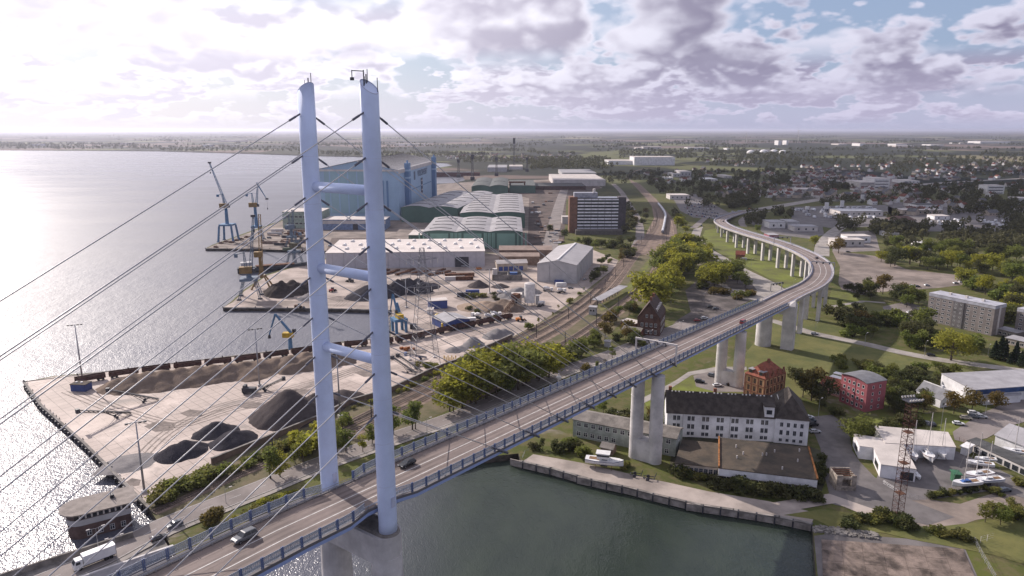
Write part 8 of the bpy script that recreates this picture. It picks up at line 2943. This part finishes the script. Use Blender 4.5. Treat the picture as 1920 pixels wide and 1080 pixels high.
# wind turbines and masts on the horizon
for x, y, h in ((1399, 271, 75), (213, 256, 120), (1000, 252, 90), (1496, 268, 110), (934, 252, 110)):
    t = thing('wind_turbine', 'thin pale wind turbine standing on the far plain', 'wind turbine', at(x, y), group='far wind turbines')
    MB().tube((0, 0, 0), (0, 0, h), 2.2, 1.2, n=8).build('tower', W_OFFW, t)
    for k in range(3):
        a_ = math.pi / 2 + k * 2.094 + .4
        MB().tube((0, -3, h), (h * .45 * math.cos(a_), -3, h + h * .45 * math.sin(a_)), 1.1, .3, n=5).build('blade', W_OFFW, t)
    MB().box(-1.6, 1.6, -3.5, 3.5, h - 1.6, h + 1.6).build('nacelle', W_OFFW, t)
for x0, x1, y in ((1600, 1630, 292.5), (1716, 1762, 298), (830, 960, 249.5)):
    c = at((x0 + x1) / 2, y)
    r0 = (at(x1, y).x - at(x0, y).x) / 2
    poly = [(c.x + r0 * math.cos(a_) * (1 + .15 * math.sin(3 * a_)), c.y + r0 * .6 * math.sin(a_)) for a_ in [k * math.pi / 10 for k in range(20)]]
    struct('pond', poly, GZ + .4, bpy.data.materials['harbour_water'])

# ------------------------------------------------------------------ passing cumulus overhead, whose shade lies on the middle ground
def cumulus(label, cx, cy, base, rx, ry, n, seed):
    rng = random.Random(seed)
    b = MB()
    for i in range(n):
        a_ = rng.uniform(0, 6.283); q = math.sqrt(rng.random())
        x, y = cx + rx * q * math.cos(a_), cy + ry * q * math.sin(a_)
        r = rng.uniform(90, 210) * (1.15 - .6 * q)
        h = r * rng.uniform(.5, .8)
        rings = []
        for j in range(6):
            e = -.35 + (math.pi / 2 + .33) * j / 5
            k = 12
            rings.append([(x + r * math.cos(e) * (1 + .12 * math.sin(3 * t_ + i)) * math.cos(t_), y + r * math.cos(e) * (1 + .12 * math.sin(3 * t_ + i)) * math.sin(t_), base + h * (.35 + math.sin(e))) for t_ in [2 * math.pi * m_ / k for m_ in range(k)]])
        b.loft(rings)
    o = b.build('cloud', M_CLOUD, smooth=True)
    return tag(o, label, 'cloud', kind='stuff')


M_CLOUD = bpy.data.materials.new('cloud_vapour')
M_CLOUD.use_nodes = True
_nt = NT(M_CLOUD.node_tree)
_bs = M_CLOUD.node_tree.nodes['Principled BSDF']
_bs.inputs['Base Color'].default_value = (0.9, 0.9, 0.92, 1)
_bs.inputs['Roughness'].default_value = 1.0
_bs.inputs['Specular IOR Level'].default_value = 0.0
_tr = _nt.n('ShaderNodeBsdfTranslucent')
_tr.inputs[0].default_value = (0.9, 0.9, 0.92, 1)
_mx = _nt.n('ShaderNodeMixShader')
_mx.inputs[0].default_value = 0.5
_nt.l(_bs.outputs[0], _mx.inputs[1]); _nt.l(_tr.outputs[0], _mx.inputs[2])
_nt.l(_mx.outputs[0], M_CLOUD.node_tree.nodes['Material Output'].inputs[0])
OFFC = 900 / math.tan(SUN_EL) * .7071
cumulus('broad cumulus drifting above the shaded middle ground', 520 - OFFC, 1420 + OFFC, 900, 430, 620, 34, 5)
cumulus('cumulus bank above the shaded suburb', 1180 - OFFC, 1550 + OFFC, 900, 560, 640, 36, 6)

# ------------------------------------------------------------------ the air
hz = MB()
hz.box(-FAR - 500, FAR + 500, -1300, FAR + 500, -5.0, 142.0)
ho = hz.build('haze', [])
ho.data.materials.clear()
hm = bpy.data.materials.new('haze_air')
hm.use_nodes = True
hm.node_tree.nodes.clear()
_nt = NT(hm.node_tree)
_o = _nt.n('ShaderNodeOutputMaterial')
_v = _nt.n('ShaderNodeVolumePrincipled')
_v.inputs['Color'].default_value = (0.78, 0.80, 0.97, 1)
_v.inputs['Density'].default_value = 3.8e-5
_v.inputs['Anisotropy'].default_value = 0.45
_nt.l(_v.outputs[0], _o.inputs['Volume'])
ho.data.materials.append(hm)
tag(ho, 'thin pale haze over the far land', 'haze', kind='stuff')

# ------------------------------------------------------------------ tell look-alikes in a row apart by their order across the view
ORD = ['first', 'second', 'third', 'fourth', 'fifth', 'sixth', 'seventh', 'eighth', 'ninth', 'tenth', 'eleventh', 'twelfth', 'thirteenth', 'fourteenth', 'fifteenth', 'sixteenth', 'seventeenth', 'eighteenth', 'nineteenth']
TENS = {20: 'twent', 30: 'thirt', 40: 'fort'}


def ordinal(i):
    if i < 20:
        return ORD[i - 1]
    t_, u_ = i // 10 * 10, i % 10
    return TENS[t_] + ('ieth' if u_ == 0 else 'y-' + ORD[u_ - 1])


rows = {}
for o in SC.objects:
    if o.parent is None and o.get('group') and o.get('label'):
        rows.setdefault((o['group'], o['label']), []).append(o)
for (grp, lab), members in rows.items():
    if 2 <= len(members) <= 40 and len(lab.split()) <= 13:
        members.sort(key=lambda o: o.location.x / (o.location.y * math.cos(PITCH) + (CAM_H - o.location.z) * math.sin(PITCH)))
        for i, o in enumerate(members):
            o['label'] = lab + ', ' + ordinal(i + 1) + ' from left'
